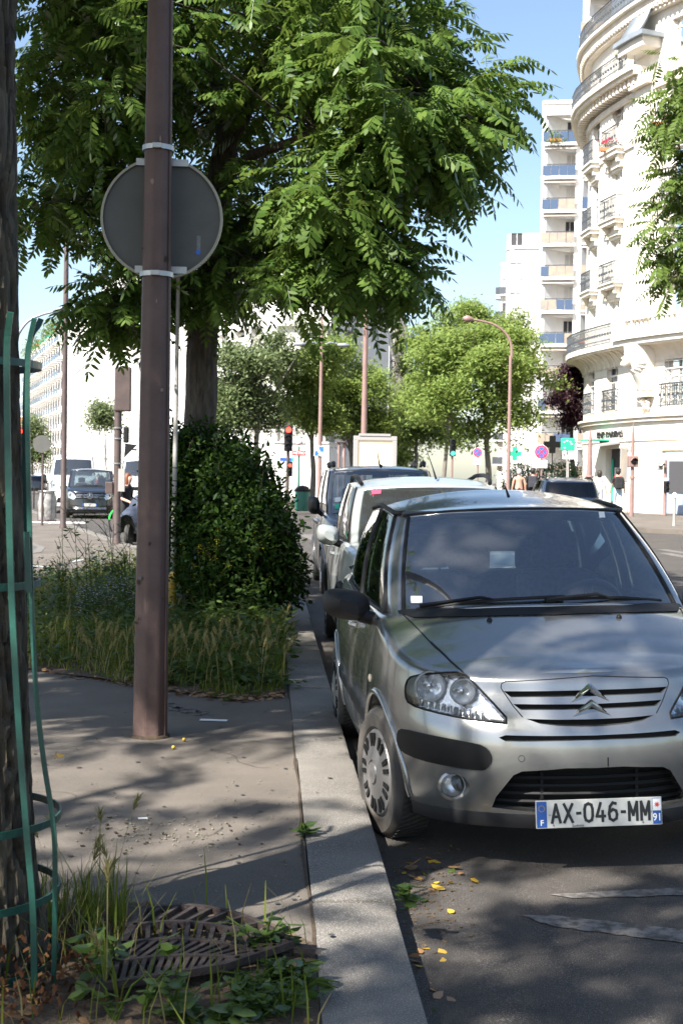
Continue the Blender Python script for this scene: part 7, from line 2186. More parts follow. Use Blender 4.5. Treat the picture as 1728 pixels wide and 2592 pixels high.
# ---- traffic signals
def signal(parent, p, w_=.30, h=.95, lens=(0,), kind='red', face=-1, mat='black', d=.18, count=3, rz=0.0):
    """signal head at p (centre), facing -Y when face < 0, else seen from behind"""
    hd = obj('signal_head', MB().box((0, 0, 0), (w_, d, h)), mat, parent, bevel=.03); hd.location = p; hd.rotation_euler = (0, 0, rz)
    for k in range(count):
        z = h / 2 - h / count * (k + .5); on = k in lens
        obj('signal_lens', MB().lathe([(w_ * .34, face * d / 2), (w_ * .3, face * (d / 2 + .02)), (0, face * (d / 2 + .03))], (0, 0, z), 16, 'Y'), ('signal_' + kind) if on else 'lens_off', hd, sm=50)
        vz = MB(); n = 10; rows = [[(w_ * .38 * math.cos(a), face * d / 2, z + w_ * .38 * math.sin(a)), (w_ * .38 * math.cos(a), face * (d / 2 + .16), z + w_ * .36 * math.sin(a))] for a in (R(10 + 160 * j / n) for j in range(n + 1))]
        vo = obj('signal_visor', vz.grid(rows), mat, hd); vo.modifiers.new('t', 'SOLIDIFY').thickness = .008
    return hd
def pole_thing(name, label, cat, px, py, r0, r1, top_py, mat, Y=None, group=None, n=12):
    if Y is None: x, y = ground_at(px, py); b = Vector((x, y, 0))
    else: p = at(px, py, Y); b = Vector((p.x, Y, rise(p.x, Y)))
    root = thing(name, label, cat, b, 0, group); t = at(px, top_py, b.y).z - b.z
    obj('pole', MB().lathe([(r0 * 1.2, 0), (r0 * 1.18, .05), (r0, .10), (r0 * .95, t * .3), (r1, t), (0, t + .02)], (0, 0, 0), n), mat, root, sm=50); return root, t
# left: dark pole with a signal seen from behind, pedestrian heads and control box
tl, t = pole_thing('traffic_signal', 'dark brown signal pole at the side-street kerb, signal head seen from behind', 'traffic light', 295, 1377, .088, .078, 940, 'lamp_dark')
Yl = tl.location.y; zf = lambda py, Y: at(300, py, Y).z
signal(tl, (.10, 0, zf(985, Yl)), .36, .98, (), face=1, mat='lamp_dark', d=.22)
signal(tl, (.18, .03, zf(1100, Yl)), .12, .36, (), face=1, count=2, d=.15)
obj('sign_funnel', MB().add([(.14, 0, zf(1158, Yl)), (.42, 0, zf(1125, Yl)), (.42, .1, zf(1125, Yl)), (.14, .1, zf(1158, Yl)), (.16, 0, zf(1122, Yl)), (.16, .1, zf(1122, Yl))], [(0, 1, 4), (3, 5, 2), (0, 3, 2, 1), (1, 2, 5, 4), (4, 5, 3, 0)]), 'black', tl)
obj('control_box', MB().box((-.17, 0, zf(1235, Yl)), (.16, .18, .26)), 'lamp_dark', tl, bevel=.015)
for py in (1085, 1112, 1175): obj('clamp_band', MB().lathe([(.10, 0), (.104, 0), (.104, .03), (.10, .03)], (0, 0, zf(py, Yl)), 14), 'steel', tl)
obj('notice_box', MB().box((.1, -.05, zf(1215, Yl)), (.14, .12, .5)), 'street_grey', tl)
# left: tall plain lamp column and a second lamp with a swan-neck arm
l1, t = pole_thing('lamp_post', 'tall slim dark lamp column on the left footway before the black van', 'lamp post', 160, 1337, .085, .055, 300, 'lamp_dark')
obj('bracket', MB().tube([(-.35, 0, at(160, 833, l1.location.y).z), (.35, 0, at(160, 833, l1.location.y).z)], .03, 6), 'lamp_dark', l1); obj('lamp_head', MB().lathe([(0, -.3), (.12, -.2), (.15, 0), (.1, .25), (0, .35)], (.3, 0, t + .1), 12, 'X'), 'lamp_dark', l1)
l2, t = pole_thing('street_lamp', 'swan-neck street lamp behind the left tree trunk', 'street lamp', 28, 1300, .10, .06, 880, 'roof_zinc', 52.0)
def swan(root, pts_px, r0, r1, mat, head=.45):
    b = root.location; P = [at(px, py, b.y) - b for px, py in pts_px]
    obj('arm', MB().tube(catmull(P, 6), list(np.linspace(r0, r1, 6 * (len(P) - 1) + 1)), 8), mat, root, sm=60); e = P[-1]; d = (P[-1] - P[-2]).normalized(); rot = Vector((1, 0, 0)).rotation_difference(d).to_matrix()
    obj('lamp_head', MB().lathe([(0, -.05), (.06, 0), (.12, head * .4), (.13, head * .7), (.06, head), (0, head + .03)], e, 12, 'X', rot), mat, root, sm=60)
swan(l2, [(30, 890), (45, 850), (70, 815), (105, 797), (140, 788)], .06, .045, 'roof_zinc', .6)
# round sign backs and bin on the left footway
def back_sign(label, px, base_py, cy, rad, Y=None, mat='sign_back', group=None, front=None):
    rt, t = pole_thing('round_sign', label, 'sign', px, base_py, .035, .03, cy - rad * .6, 'lamp_dark', Y, group); b = rt.location; c = at(px, cy, b.y) - b; r_ = rad / FPX * b.y
    obj('disc', MB().lathe([(0, -.06), (r_, -.06), (r_, -.03), (0, -.03)], c, 32, 'Y'), mat, rt, sm=30); return rt, c, r_
back_sign('grey back of a round sign on a thin post beside the mesh bin', 107, 1330, 1124, 22)
rt, c, r_ = back_sign('red no-entry disc beyond the left tree trunk', 48, 1300, 1141, 13, 60.0, 'red_sign'); obj('white_bar', MB().box(c + Vector((0, -.065, 0)), (r_ * 1.5, .01, r_ * .35)), 'white_paint', rt)
rt, t = pole_thing('traffic_signal', 'red traffic light beyond the left tree trunk', 'traffic light', 52, 1300, .06, .05, 1090, 'lamp_dark', 56.0); signal(rt, (0, -.1, at(52, 1108, 56).z), .3, .8, (0,))
# see-through bag bin on its hoop
x, y = ground_at(119, 1322); bn = thing('bag_bin', 'transparent rubbish bag hanging in a ring frame on the left footway', 'bin', (x, y, 0))
pm('bag', (0.35, 0.35, 0.34), 0.35, col2=(0.16, 0.15, 0.14), nscale=5, bump=.8, bscale=9)
rows = []
for k in range(11):
    t = k / 10; z = .08 + .90 * t; r_ = .24 + .06 * math.sin(3 * t) - .02 * t; rows.append([(r_ * (1 + .12 * noise.noise(Vector((math.cos(a) * 2, math.sin(a) * 2, z * 4)))) * math.cos(a), r_ * (1 + .12 * noise.noise(Vector((math.cos(a) * 2, math.sin(a) * 2, z * 4)))) * math.sin(a), z) for a in (2 * math.pi * j / 20 for j in range(20))])
mb = MB().grid(rows, closed=True); mb.f.append(tuple(range(20))[::-1]); obj('bag', mb, 'bag', bn, sm=60)
obj('hoop', MB().tube([(.27 * math.cos(2 * math.pi * k / 24), .27 * math.sin(2 * math.pi * k / 24), .99) for k in range(25)], .018, 6), 'steel', bn)
for k in range(7): a = 2 * math.pi * k / 7; obj('upright', MB().tube([(.29 * math.cos(a), .29 * math.sin(a), .0), (.28 * math.cos(a), .28 * math.sin(a), .98)], .01, 5), 'lamp_dark', bn)
obj('foot_ring', MB().tube([(.3 * math.cos(2 * math.pi * k / 24), .3 * math.sin(2 * math.pi * k / 24), .05) for k in range(25)], .015, 6), 'lamp_dark', bn)
obj('liner_skirt', MB().lathe([(.30, .02), (.46, .012), (.5, .004)], (0, 0, 0), 20), 'white_paint', bn)
x, y = ground_at(170, 1326); tag(obj('plastic_sheet', MB().box((x, y, .03), (1.1, .4, .05), Matrix.Rotation(.3, 3, 'Z')), 'paper', None, bevel=.02), 'white plastic sheet lying at the foot of the tall dark column', 'sheet')
x, y = ground_at(48, 1303); tag(obj('cardboard', MB().box((x, y, .05), (.7, .5, .08), Matrix.Rotation(.4, 3, 'Z')), 'panel_amber', None, bevel=.02), 'flattened brown cardboard lying on the far left footway', 'cardboard')
# railings by the side-street crossing
x, y = ground_at(100, 1290)
for k in range(4):
    rl = thing('barrier', 'black pedestrian hoop barrier along the far left kerb', 'barrier', (x - .9 + k * .35, y + k * 1.9, 0), R(100), 'hoop barriers on the far left kerb')
    obj('hoop', MB().tube([(-.6, 0, 0), (-.6, 0, .85), (-.5, 0, .95), (.5, 0, .95), (.6, 0, .85), (.6, 0, 0)], .025, 6), 'black', rl)
    obj('cross_rail', MB().tube([(-.6, 0, .5), (.6, 0, .5)], .02, 6), 'black', rl)

# ---- bicycle (bright green) and covered scooter by the signal pole
pm('bike_green', (0.03, 0.42, 0.06), 0.45); pm('cover_navy', (0.02, 0.028, 0.05), 0.7, col2=(0.05, 0.06, 0.09), nscale=6, bump=.6, bscale=8)
x, y = ground_at(322, 1352, ROAD0); bk = thing('hire_bicycle', 'bright green hire bicycle standing behind the signal pole', 'bicycle', (x - .05, y + .6, ROAD0), R(60))
for cx in (-.52, .52):
    w_ = bpy.data.objects.new('wheel', None); C.objects.link(w_); w_.parent = bk; w_.location = (cx, 0, .33)
    obj('tyre', MB().tube([(.33 * math.cos(2 * math.pi * k / 28), 0, .33 * math.sin(2 * math.pi * k / 28)) for k in range(29)], .022, 6), 'rubber', w_, sm=60)
    sp = MB()
    for k in range(14): a = 2 * math.pi * k / 14; sp.tube([(0, .0, 0), (.32 * math.cos(a), 0, .32 * math.sin(a))], .003, 4)
    obj('spokes', sp, 'steel', w_)
fr = MB()
for a, b in (((-.52, 0, .33), (-.12, 0, .30)), ((-.12, 0, .30), (-.22, 0, .82)), ((-.52, 0, .33), (-.2, 0, .72)), ((-.2, 0, .70), (.38, 0, .80)), ((-.12, 0, .30), (.40, 0, .70)), ((.36, 0, .98), (.44, 0, .62)), ((.44, 0, .62), (.52, 0, .33))): fr.tube([a, b], .03, 8)
obj('frame', fr, 'bike_green', bk, sm=60); obj('saddle', MB().box((-.24, 0, .88), (.26, .16, .06)), 'black', bk, bevel=.025); obj('handlebar', MB().tube([(.25, -.28, 1.08), (.35, -.2, 1.05), (.36, 0, 1.0), (.35, .2, 1.05), (.25, .28, 1.08)], .014, 6), 'black', bk); obj('basket', MB().box((.58, 0, .85), (.26, .32, .24)), 'bike_green', bk, bevel=.02); obj('mudguard', MB().tube([(-.52 + .36 * math.cos(a), 0, .33 + .36 * math.sin(a)) for a in (R(20 + 150 * k / 10) for k in range(11))], .028, 6), 'bike_green', bk)
x, y = ground_at(330, 1383, ROAD0); sc_ = thing('covered_scooter', 'motor scooter under a dark navy cover at the side-street kerb', 'scooter', (x + .1, y + .3, ROAD0), R(80))
rows = []
for k in range(13):
    t = k / 12; X = -.85 + 1.7 * t; hh = .75 + .22 * math.sin(math.pi * t) + (.28 if .6 < t < .85 else 0) + .03 * math.sin(9 * t); w_ = .24 + .12 * math.sin(math.pi * t)
    rows.append([(X, w_ * math.cos(a) * (1 + .08 * math.sin(7 * a + k)), .30 + (hh - .30) * math.sin(a) if math.sin(a) > 0 else .30) for a in (math.pi * j / 10 for j in range(11))])
obj('cover', MB().grid(rows), 'cover_navy', sc_, sm=60)
for cx in (-.6, .62): obj('wheel', MB().lathe([(.14, -.05), (.25, -.05), (.27, 0), (.25, .05), (.14, .05)], (cx, 0, .27), 20, 'Y'), 'rubber', sc_, sm=40)
obj('stand', MB().box((0, 0, .2), (.7, .22, .2)), 'black', sc_, bevel=.03)

# ---- middle distance, seen above the parked cars
YM = 56.0
def at0(px, py, Y): p = at(px, py, Y); return Vector((p.x, Y, rise(p.x, Y)))
rt, t = pole_thing('traffic_signal', 'black traffic light showing red beside the metro sign', 'traffic light', 727, 1270, .06, .05, 1075, 'lamp_dark', 46.0); b = rt.location
signal(rt, (0, -.12, at(727, 1110, 46).z - b.z), .28, .85, (0,)); signal(rt, (.07, -.1, at(727, 1187, 46).z - b.z), .17, .5, (0,), count=2)
rt, t = pole_thing('metro_sign', 'red METRO sign under a white globe lamp on a green post', 'sign', 755, 1262, .05, .04, 1130, 'green_fence', 54.0); b = rt.location
obj('globe', MB().lathe([(0, -.16), (.12, -.1), (.16, 0), (.12, .1), (0, .16)], (0, 0, at(755, 1118, 54).z - b.z), 16), 'white_paint', rt, sm=60); zz = at(755, 1147, 54).z - b.z
obj('sign_board', MB().box((0, -.06, zz), (.54, .06, .21)), 'red', rt, bevel=.01); lettering('lettering', 'METRO', .15, 'white_paint', rt, Matrix.Translation((0, -.095, zz)) @ Matrix.Rotation(R(90), 4, 'X'), .004, .002, .95)
rt, t = pole_thing('information_panel', 'transport information panel with dark blue header beside the red light', 'sign', 722, 1275, .05, .05, 1200, 'street_grey', 52.0); b = rt.location; zz = at(717, 1163, 52).z - b.z
obj('header', MB().box((-.05, 0, zz), (.68, .08, .13)), 'plate_blue', rt); obj('panel', MB().box((-.05, 0, zz - .55), (.6, .06, .9)), 'paper', rt); obj('logo', MB().box((-.30, -.045, zz), (.15, .01, .11)), 'paper', rt); obj('tab', MB().box((.24, -.045, zz), (.08, .01, .11)), 'bank_green', rt)
rt = thing('ticket_bin', 'dark green street bin below the metro sign', 'bin', at0(765, 1262, 53)); obj('body', MB().lathe([(.26, 0), (.28, .1), (.3, .75), (.26, .85), (0, .9)], (0, 0, 0), 16), 'green_fence', rt, sm=40); obj('lid', MB().lathe([(.31, .75), (.33, .8), (.2, .95), (0, 1.0)], (0, 0, 0), 16), 'black', rt, sm=40)
rt, t = pole_thing('lamp_post', 'slim two-armed lamp post with a blue lane-arrow sign', 'lamp post', 807, 1262, .085, .045, 800, 'lamp_rose', 54.0); b = rt.location
zz = at(807, 872, 54).z - b.z; obj('arms', MB().tube([(-.75, 0, zz - .0), (-.3, 0, zz + .08), (0, 0, zz - .05), (.35, 0, zz + .1), (.75, 0, zz + .02)], .03, 6), 'roof_zinc', rt)
for e in (-.85, .85): obj('lamp_head', MB().lathe([(0, -.25), (.07, -.15), (.09, .05), (.05, .22), (0, .26)], (e, 0, zz), 10, 'X'), 'roof_zinc', rt, sm=50)
zz = at(803, 1142, 54).z - b.z; sgn = obj('sign_board', MB().box((-.03, -.1, zz), (.40, .03, .40)), 'white_paint', rt, bevel=.01)
fl = lambda pts, m_, nm, y_: obj(nm, MB().prism(pts, y_, y_ + .004, lambda u, v, w__: (u - .03, w__, v + zz)), m_, sgn)
fl([(-.175, -.175), (.175, -.175), (.175, .175), (-.175, .175)], 'blue_sign', 'blue_field', -.122); fl([(-.17, .17), (-.17, -.02), (-.08, .03), (.0, -.10), (-.05, -.15), (.15, -.165), (.14, -.02), (.07, -.05), (-.01, .1), (-.02, .17)], 'white_paint', 'arrow', -.127)
rt, t = pole_thing('lamp_post', 'thick rose-brown lamp post rising behind the blank billboard', 'lamp post', 918, 1240, .11, .07, 600, 'lamp_rose', 50.0)
swan(rt, [(921, 600), (930, 540), (970, 500), (1010, 490)], .08, .05, 'lamp_rose', .6)
# twin posts with round sign back
rt = thing('twin_post_sign', 'white round sign between two rose-brown posts left of the billboard', 'sign', at0(862, 1250, 50)); b = rt.location; zt = at(862, 1122, 50).z - b.z
for e in (-.09, .10): obj('post', MB().tube([(e, 0, 0), (e, 0, zt)], .045, 10), 'lamp_rose', rt, sm=50)
obj('cap', MB().lathe([(.16, 0), (.2, .03), (.12, .08), (0, .1)], (0, 0, zt), 14), 'lamp_dark', rt); c = at(868, 1143, 50) - b; obj('disc', MB().lathe([(0, .08), (.20, .08), (.20, .1), (0, .1)], c, 28, 'Y'), 'white_paint', rt)
# billboard
YB = 40.0; rt = thing('billboard', 'large lit blank cream advertising panel in a grey frame above the parked cars', 'billboard', at0(950, 1250, YB)); b = rt.location
x0, x1 = at(895, 1100, YB).x - b.x, at(1004, 1100, YB).x - b.x; z0_, z1_ = at(950, 1195, YB).z - b.z, at(950, 1104, YB).z - b.z; cx, cz = (x0 + x1) / 2, (z0_ + z1_) / 2
fm = MB(); wd = .13
for q in (((cx, 0, z1_ - wd / 2), (x1 - x0, .2, wd)), ((cx, 0, z0_ + wd / 2), (x1 - x0, .2, wd)), ((x0 + wd / 2, 0, cz), (wd, .2, z1_ - z0_ - 2 * wd)), ((x1 - wd / 2, 0, cz), (wd, .2, z1_ - z0_ - 2 * wd))): obj('frame', MB().box(*q), 'street_grey', rt, bevel=.01)
obj('poster', MB().box((cx, -.02, cz), (x1 - x0 - 2 * wd, .06, z1_ - z0_ - 2 * wd)), 'cream_light', rt); obj('cap', MB().box((cx - .02, 0, z1_ + .035), (x1 - x0 - .35, .24, .07)), 'street_grey', rt); obj('leg', MB().box((cx, 0, z0_ / 2), (.5, .16, z0_)), 'street_grey', rt)
# green light, no-stopping signs
rt, t = pole_thing('traffic_signal', 'traffic light showing green in the avenue gap', 'traffic light', 1142, 1250, .05, .045, 1150, 'lamp_rose', 60.0); signal(rt, (0, -.1, at(1142, 1133, 60).z - rt.location.z), .26, .75, (2,), 'green')
def no_stop(label, px, py, rad, Y, base_py, both=True, group=None):
    rt, t = pole_thing('no_stopping_sign', label, 'sign', px, base_py, .035, .03, py - rad, 'lamp_rose', Y, group); b = rt.location; c = at(px, py, Y) - b; r_ = rad / FPX * Y
    obj('rim', MB().lathe([(0, -.07), (r_, -.07), (r_, -.045), (0, -.045)], c, 36, 'Y'), 'white_paint', rt); obj('red_ring', MB().lathe([(0, -.076), (r_ * .95, -.076), (r_ * .95, -.071), (0, -.071)], c, 36, 'Y'), 'red_sign', rt); obj('blue_field', MB().lathe([(0, -.082), (r_ * .70, -.082), (r_ * .70, -.077), (0, -.077)], c, 36, 'Y'), 'blue_sign', rt)
    for a in ((45, -45) if both else (-45,)): obj('red_bar', MB().box(c + Vector((0, -.086 - (.003 if a < 0 else 0), 0)), (r_ * 1.5, .003, r_ * .22), Matrix.Rotation(R(a), 3, 'Y')), 'red_sign', rt)
    z2_ = -r_ - .17; obj('plate', MB().box(c + Vector((0, -.06, z2_)), (r_ * 1.7, .02, .26)), 'white_paint', rt); obj('truck_symbol', MB().box(c + Vector((-.06, -.073, z2_)), (r_ * .7, .004, .07)), 'street_grey', rt); obj('truck_symbol', MB().box(c + Vector((r_ * .5, -.073, z2_ + .01)), (r_ * .3, .004, .03)), 'street_grey', rt)
no_stop('round no-parking sign with a white plate beside the avenue tree trunk', 1207, 1145, 12, 56, 1250, False)
no_stop('round red and blue no-stopping sign with white plate before the green fence', 1368, 1144, 18, 46, 1250)
# rose-brown swan-neck street lamp on the right
rt, t = pole_thing('street_lamp', 'rose-brown swan-neck street lamp in front of the right avenue tree', 'street lamp', 1284, 1262, .075, .055, 900, 'lamp_rose', 50.0); swan(rt, [(1294, 905), (1293, 875), (1280, 845), (1250, 822), (1215, 812), (1196, 809)], .052, .035, 'lamp_rose', .35)
# brown tapered columns and signal heads before the bank
def column(label, px, top_py, Y, w0, w1, base_py):
    b = at0(px, base_py, Y); rt = thing('signal_column', label, 'column', b, 0); t = at(px, top_py, Y).z - b.z
    obj('shaft', octo(MB(), 0, t - .35, w0, w1, 8), 'lamp_rose', rt); obj('finial', MB().lathe([(w1 * 1.1, t - .36), (w1 * .9, t - .3), (w1 * .3, t), (0, t + .03)], (0, 0, 0), 10), 'lamp_rose', rt); obj('collar', MB().lathe([(w0 * 1.08, 1.4), (w0 * 1.15, 1.45), (w0 * 1.08, 1.5)], (0, 0, 0), 12), 'lamp_rose', rt); return rt, b
column('thick rose-brown pointed column left of the bank doorway', 1489, 1090, 50, .14, .07, 1280)
rt, b = column('slender rose-brown pointed column above the bank letters', 1597, 1071, 50, .09, .05, 1290)
rt, t = pole_thing('traffic_signal', 'grey signal head on a bracket right of the bank door', 'traffic light', 1598, 1290, .05, .05, 1160, 'lamp_rose', 50.0); hd = signal(rt, (.0, 0, at(1600, 1168, 50).z - rt.location.z), .36, .42, (), count=1, mat='lamp_rose', d=.3); 
rt, t = pole_thing('traffic_signal', 'tall rose-brown signal pole with small yield plate by the cash machine', 'traffic light', 1680, 1308, .075, .06, 1165, 'lamp_rose', 52.0); b = rt.location
signal(rt, (-.28, 0, at(1668, 1180, 52).z - b.z), .30, .30, (), count=1, mat='street_grey', d=.25, rz=.6); obj('yield_plate', MB().add([(-.13, -.09, at(1680, 1210, 52).z - b.z), (.13, -.09, at(1680, 1210, 52).z - b.z), (0, -.09, at(1680, 1222, 52).z - b.z)], [(0, 1, 2)]), 'white_paint', rt)
signal(rt, (.02, -.12, at(1683, 1232, 52).z - b.z), .18, .45, (), count=2, mat='black', d=.16)
rt, t = pole_thing('bollard', 'grey steel bollard with white cap at the bank corner kerb', 'bollard', 1704, 1337, .045, .045, 1252, 'street_grey', 42.0); obj('cap', MB().lathe([(.065, t - .1), (.065, t + .02), (.03, t + .06), (0, t + .07)], (0, 0, 0), 12), 'white_paint', rt)
# green bank and pharmacy signs on brackets, hedge and green fence beyond the corner
rt = thing('bank_sign', 'green hanging bank sign with pale birds left of the corner', 'sign', at0(1434, 1250, 60)); b = rt.location
c = at(1436, 1125, 60) - b; obj('board', MB().box(c, (.62, .12, .56)), 'bank_green', rt, bevel=.03); obj('bracket', MB().tube([c + Vector((.3, .02, .1)), c + Vector((.6, .05, .1))], .03, 6), 'street_grey', rt); obj('post', MB().tube([(0, .1, 0), c + Vector((0, .1, 0))], .03, 6), 'street_grey', rt)
for dx, dz in ((-.18, .1), (-.05, .16), (.1, .12), (-.15, -.15), (.16, .02)): obj('bird_mark', MB().add([c + Vector((dx + a * .07, -.064, dz + bb * .05)) for a, bb in ((-1, 0), (0, .5), (1, .2), (.2, -.2), (.4, -.9), (-.2, -.3))], [(0, 1, 2, 3, 4, 5)]), 'white_paint', rt)
rt = thing('notice_panel', 'pale notice panel below the green hanging bank sign', 'sign', at0(1438, 1250, 61)); b = rt.location; c = at(1438, 1150, 61) - b; obj('board', MB().box(c, (.55, .06, .42)), 'paper', rt); obj('post', MB().tube([(0, .06, 0), c + Vector((0, .06, 0))], .03, 6), 'street_grey', rt)
def cross_sign(label, px, py, Y, s_, mat):
    rt = thing('pharmacy_cross', label, 'sign', at0(px, 1250, Y), 0, 'pharmacy crosses'); b = rt.location; c = at(px, py, Y) - b
    obj('cross', MB().prism([(-.33, -1), (.33, -1), (.33, -.33), (1, -.33), (1, .33), (.33, .33), (.33, 1), (-.33, 1), (-.33, .33), (-1, .33), (-1, -.33), (-.33, -.33)], -.08, .08, lambda u, v, w__: c + Vector((u * s_, w__, v * s_))), mat, rt); obj('post', MB().tube([(0, .05, 0), c], .03, 6), 'street_grey', rt)
cross_sign('grey-green pharmacy cross left of the bank sign', 1397, 1125, 66, .42, 'sign_back'); cross_sign('green pharmacy cross among the avenue leaves', 1302, 1148, 74, .36, 'bank_green')
YF = 64.0; xa, xb = at(1292, 1200, YF).x, at(1455, 1200, YF).x; rt = thing('green_fence', 'dark green panel fence with top rails beneath the hedge, left of the bank', 'fence', ((xa + xb) / 2, YF, rise(13, YF)))
n = 11; w_ = (xb - xa) / n
for k in range(n):
    obj('fence_panel', MB().box((-(xb - xa) / 2 + w_ * (k + .5), 0, .75), (w_ - .06, .04, 1.3)), 'green_fence', rt)
for k in range(n + 1): obj('fence_post', MB().box((-(xb - xa) / 2 + w_ * k, -.01, .9), (.05, .08, 1.8)), 'green_fence', rt)
for z in (1.5, 1.72): obj('fence_rail', MB().box((0, -.03, z), (xb - xa, .03, .03)), 'green_fence', rt)
for k, (px, rx, rz_) in enumerate(((1310, 1.0, .9), (1395, 1.5, 1.05), (1440, 1.0, 1.0))):
    p = at(px, 1200, YF + .9); hd = thing('hedge', ('bright leafy hedge spilling over the left end of the green fence', 'bright leafy hedge spilling over the middle of the green fence', 'bright leafy hedge over the green fence beside the bank wall')[k], 'hedge', (p.x, YF + .9, rise(p.x, YF)), 0, 'hedge over the green fence'); v, f = blade_cloud([(np.array([0, -.3, 1.25]), (rx, .75, rz_))], 2200, .13, 90 + k); obj('foliage', npmesh('foliage', v, f), 'leaf_light', hd, fix=False, kind='stuff'); obj('stem', MB().tube([(0, 0, 0), (.1, 0, 1.2)], .05, 6), 'bark', hd)

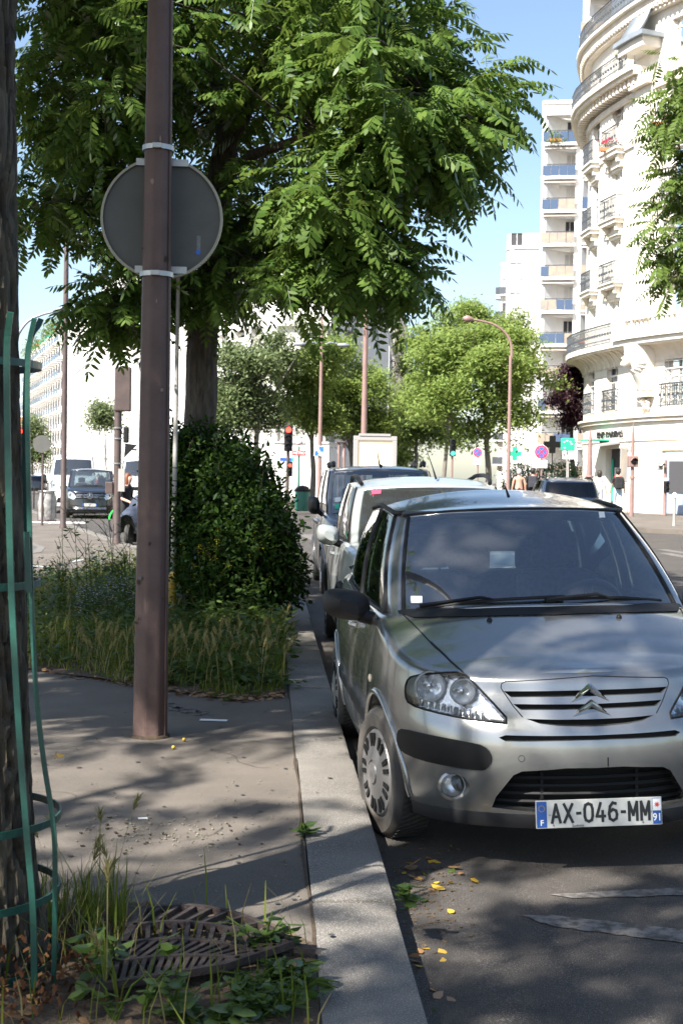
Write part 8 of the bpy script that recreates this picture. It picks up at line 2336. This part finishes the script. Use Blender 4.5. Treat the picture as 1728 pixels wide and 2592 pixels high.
# ================================================================== people (far off, standing and walking)
pm('skin', (0.45, 0.27, 0.20), 0.6); pm('skin_pink', (0.50, 0.25, 0.18), 0.6); pm('hair_dark', (0.02, 0.015, 0.012), 0.6); pm('hair_grey', (0.35, 0.34, 0.33), 0.7); pm('hair_red', (0.16, 0.05, 0.02), 0.6)
pm('cloth_black', (0.015, 0.015, 0.017), 0.9); pm('jeans_pale', (0.35, 0.45, 0.55), 0.9); pm('cloth_white', (0.6, 0.62, 0.66), 0.9); pm('cloth_dark', (0.03, 0.03, 0.04), 0.9); pm('cloth_grey', (0.25, 0.27, 0.30), 0.9)
def person(label, loc, rz, h, mats, arms=((-.27, .0, -.12), (.27, .0, -.12)), stride=.12, hair='hair_dark', pack=None, cap=None, group=None, hairlen=.0, bend=0.0):
    """one continuous skinned body; mats = (skin, top, trousers, shoes)"""
    root = thing('person', label, 'person', loc, rz, group); k = h / 1.75
    V = [(0, 0, .95), (0, .01, 1.15), (0, .0, 1.36), (0, -.01, 1.46), (0, -.02, 1.53), (0, -.03, 1.62), (0, -.02, 1.70)]; Rr = [(.16, .11), (.14, .10), (.17, .10), (.09, .07), (.055, .055), (.085, .095), (.06, .07)]
    E = [(0, 1), (1, 2), (2, 3), (3, 4), (4, 5), (5, 6)]
    def chain(start, pts, rr):
        prev = start
        for p, r_ in zip(pts, rr): V.append(p); Rr.append((r_, r_)); E.append((prev, len(V) - 1)); prev = len(V) - 1
        return prev
    for sg, st in ((-1, stride), (1, -stride)):
        chain(0, [(sg * .10, 0, .88), (sg * .10, st * .5 - .02, .50), (sg * .105, st + .03, .10), (sg * .11, st - .02, .035), (sg * .12, st - .15, .02)], [.10, .065, .045, .04, .035])
    for (ax, ay, az), sg in zip(arms, (-1, 1)):
        chain(2, [(sg * .19, 0, 1.40), (sg * .24, .02, 1.14), (ax, ay - .05, .98 + az + .0), (ax, ay - .09, .92 + az)], [.055, .043, .032, .034])
    me = bpy.data.meshes.new('body'); me.from_pydata([(x * k, y * k + bend * max(0, z - .95), z * k) for x, y, z in V], E, []); o = bpy.data.objects.new('body', me); C.objects.link(o)
    sm_ = o.modifiers.new('skin', 'SKIN'); sv = me.skin_vertices[0].data
    for i, r_ in enumerate(Rr): sv[i].radius = (r_[0] * k, r_[1] * k)
    sv[0].use_root = True
    ss = o.modifiers.new('sub', 'SUBSURF'); ss.levels = 1; ss.render_levels = 1
    m2 = evalmesh(o); bpy.data.objects.remove(o); smooth(m2, 180)
    for m_ in mats: m2.materials.append(M(m_))
    for p in m2.polygons:
        c = p.center / k; idx = 0
        if c.z < .08: idx = 3
        elif c.z < .98 and abs(c.x) < .2: idx = 2
        elif c.z < 1.47 and (abs(c.x) < .2 or c.z > 1.16): idx = 1
        p.material_index = idx
    b = bpy.data.objects.new('body', m2); C.objects.link(b); b.parent = root
    hm = MB().lathe([(0, 1.50 - hairlen), (.08, 1.56 - hairlen), (.105, 1.62), (.10, 1.70), (.06, 1.765), (0, 1.78)], (0, .015, 0), 14); hm.v = [(x * k, (y if y > 0 else y * .55) * k + bend * .7, z * k) for x, y, z in hm.v]; obj('hair', hm, hair, root, sm=60)
    fz = MB(); fz.lathe([(0, -.02), (.014, 0), (0, .022)], (0, -.125 * k, 1.60 * k), 6)
    for e in (-.033, .033): fz.lathe([(0, -.008), (.012, 0), (0, .008)], (e * k, -.115 * k, 1.635 * k), 6)
    obj('face_features', fz, 'hair_dark' if False else mats[0], root)
    if cap: obj('cap', MB().lathe([(.11, 1.70), (.108, 1.75), (.06, 1.80), (0, 1.81)], (0, 0, 0), 14), cap, root, sm=60)
    if pack:
        pk_ = obj('backpack', MB().box((0, .19, 1.20), (.32, .17, .46)), pack, root, bevel=.05); obj('pocket', MB().box((0, .285, 1.10), (.24, .05, .2)), pack, pk_, bevel=.02)
        for e in (-.12, .12): obj('strap', MB().tube([(e, .12, 1.38), (e, -.02, 1.47), (e, -.12, 1.36), (e * 1.1, -.10, 1.12)], .022, 6), 'red', pk_)
    return root
def pp(px, Y): p = at(px, 1200, Y); return (p.x, Y, rise(p.x, Y) + .02)
person('person in black T-shirt, cap, pale jeans and black backpack walking to the bank', pp(1563, 53.0), R(180), 1.76, ('skin', 'cloth_black', 'jeans_pale', 'cloth_black'), cap='cloth_black', pack='cloth_black')
person('person in a loose pale grey blouse walking beside the bank column', pp(1517, 54.5), R(150), 1.68, ('skin', 'cloth_white', 'cloth_grey', 'cloth_black'), hairlen=.08)
person('bare-shouldered grey-haired person by the far parked car', pp(1313, 50.0), R(180), 1.66, ('skin_pink', 'skin_pink', 'cloth_dark', 'cloth_black'), hair='hair_grey')
person('dark-haired person in black top with rucksack by the no-stopping sign', pp(1347, 51.0), R(170), 1.72, ('skin', 'cloth_black', 'cloth_dark', 'cloth_black'), pack='cloth_dark')
p = at(316, 1240, 33.5); person('red-haired person in a black dress leaning over the green hire bicycle', (p.x + .02, 33.5, ROAD0), R(60), 1.68, ('skin', 'cloth_black', 'cloth_black', 'cloth_black'), hair='hair_red', hairlen=.25, arms=((-.25, -.28, .06), (.2, -.30, .06)), bend=-.12)
p = at(273, 1200, 58.5); person('person in black walking beside the black van', (p.x, 59.5, ROAD0), R(0), 1.75, ('skin', 'cloth_black', 'cloth_dark', 'cloth_black'))
p = at(250, 1200, 80); person('person in red top farther along the side street', (p.x, 80, ROAD0), R(0), 1.7, ('skin', 'red', 'cloth_dark', 'cloth_black'))
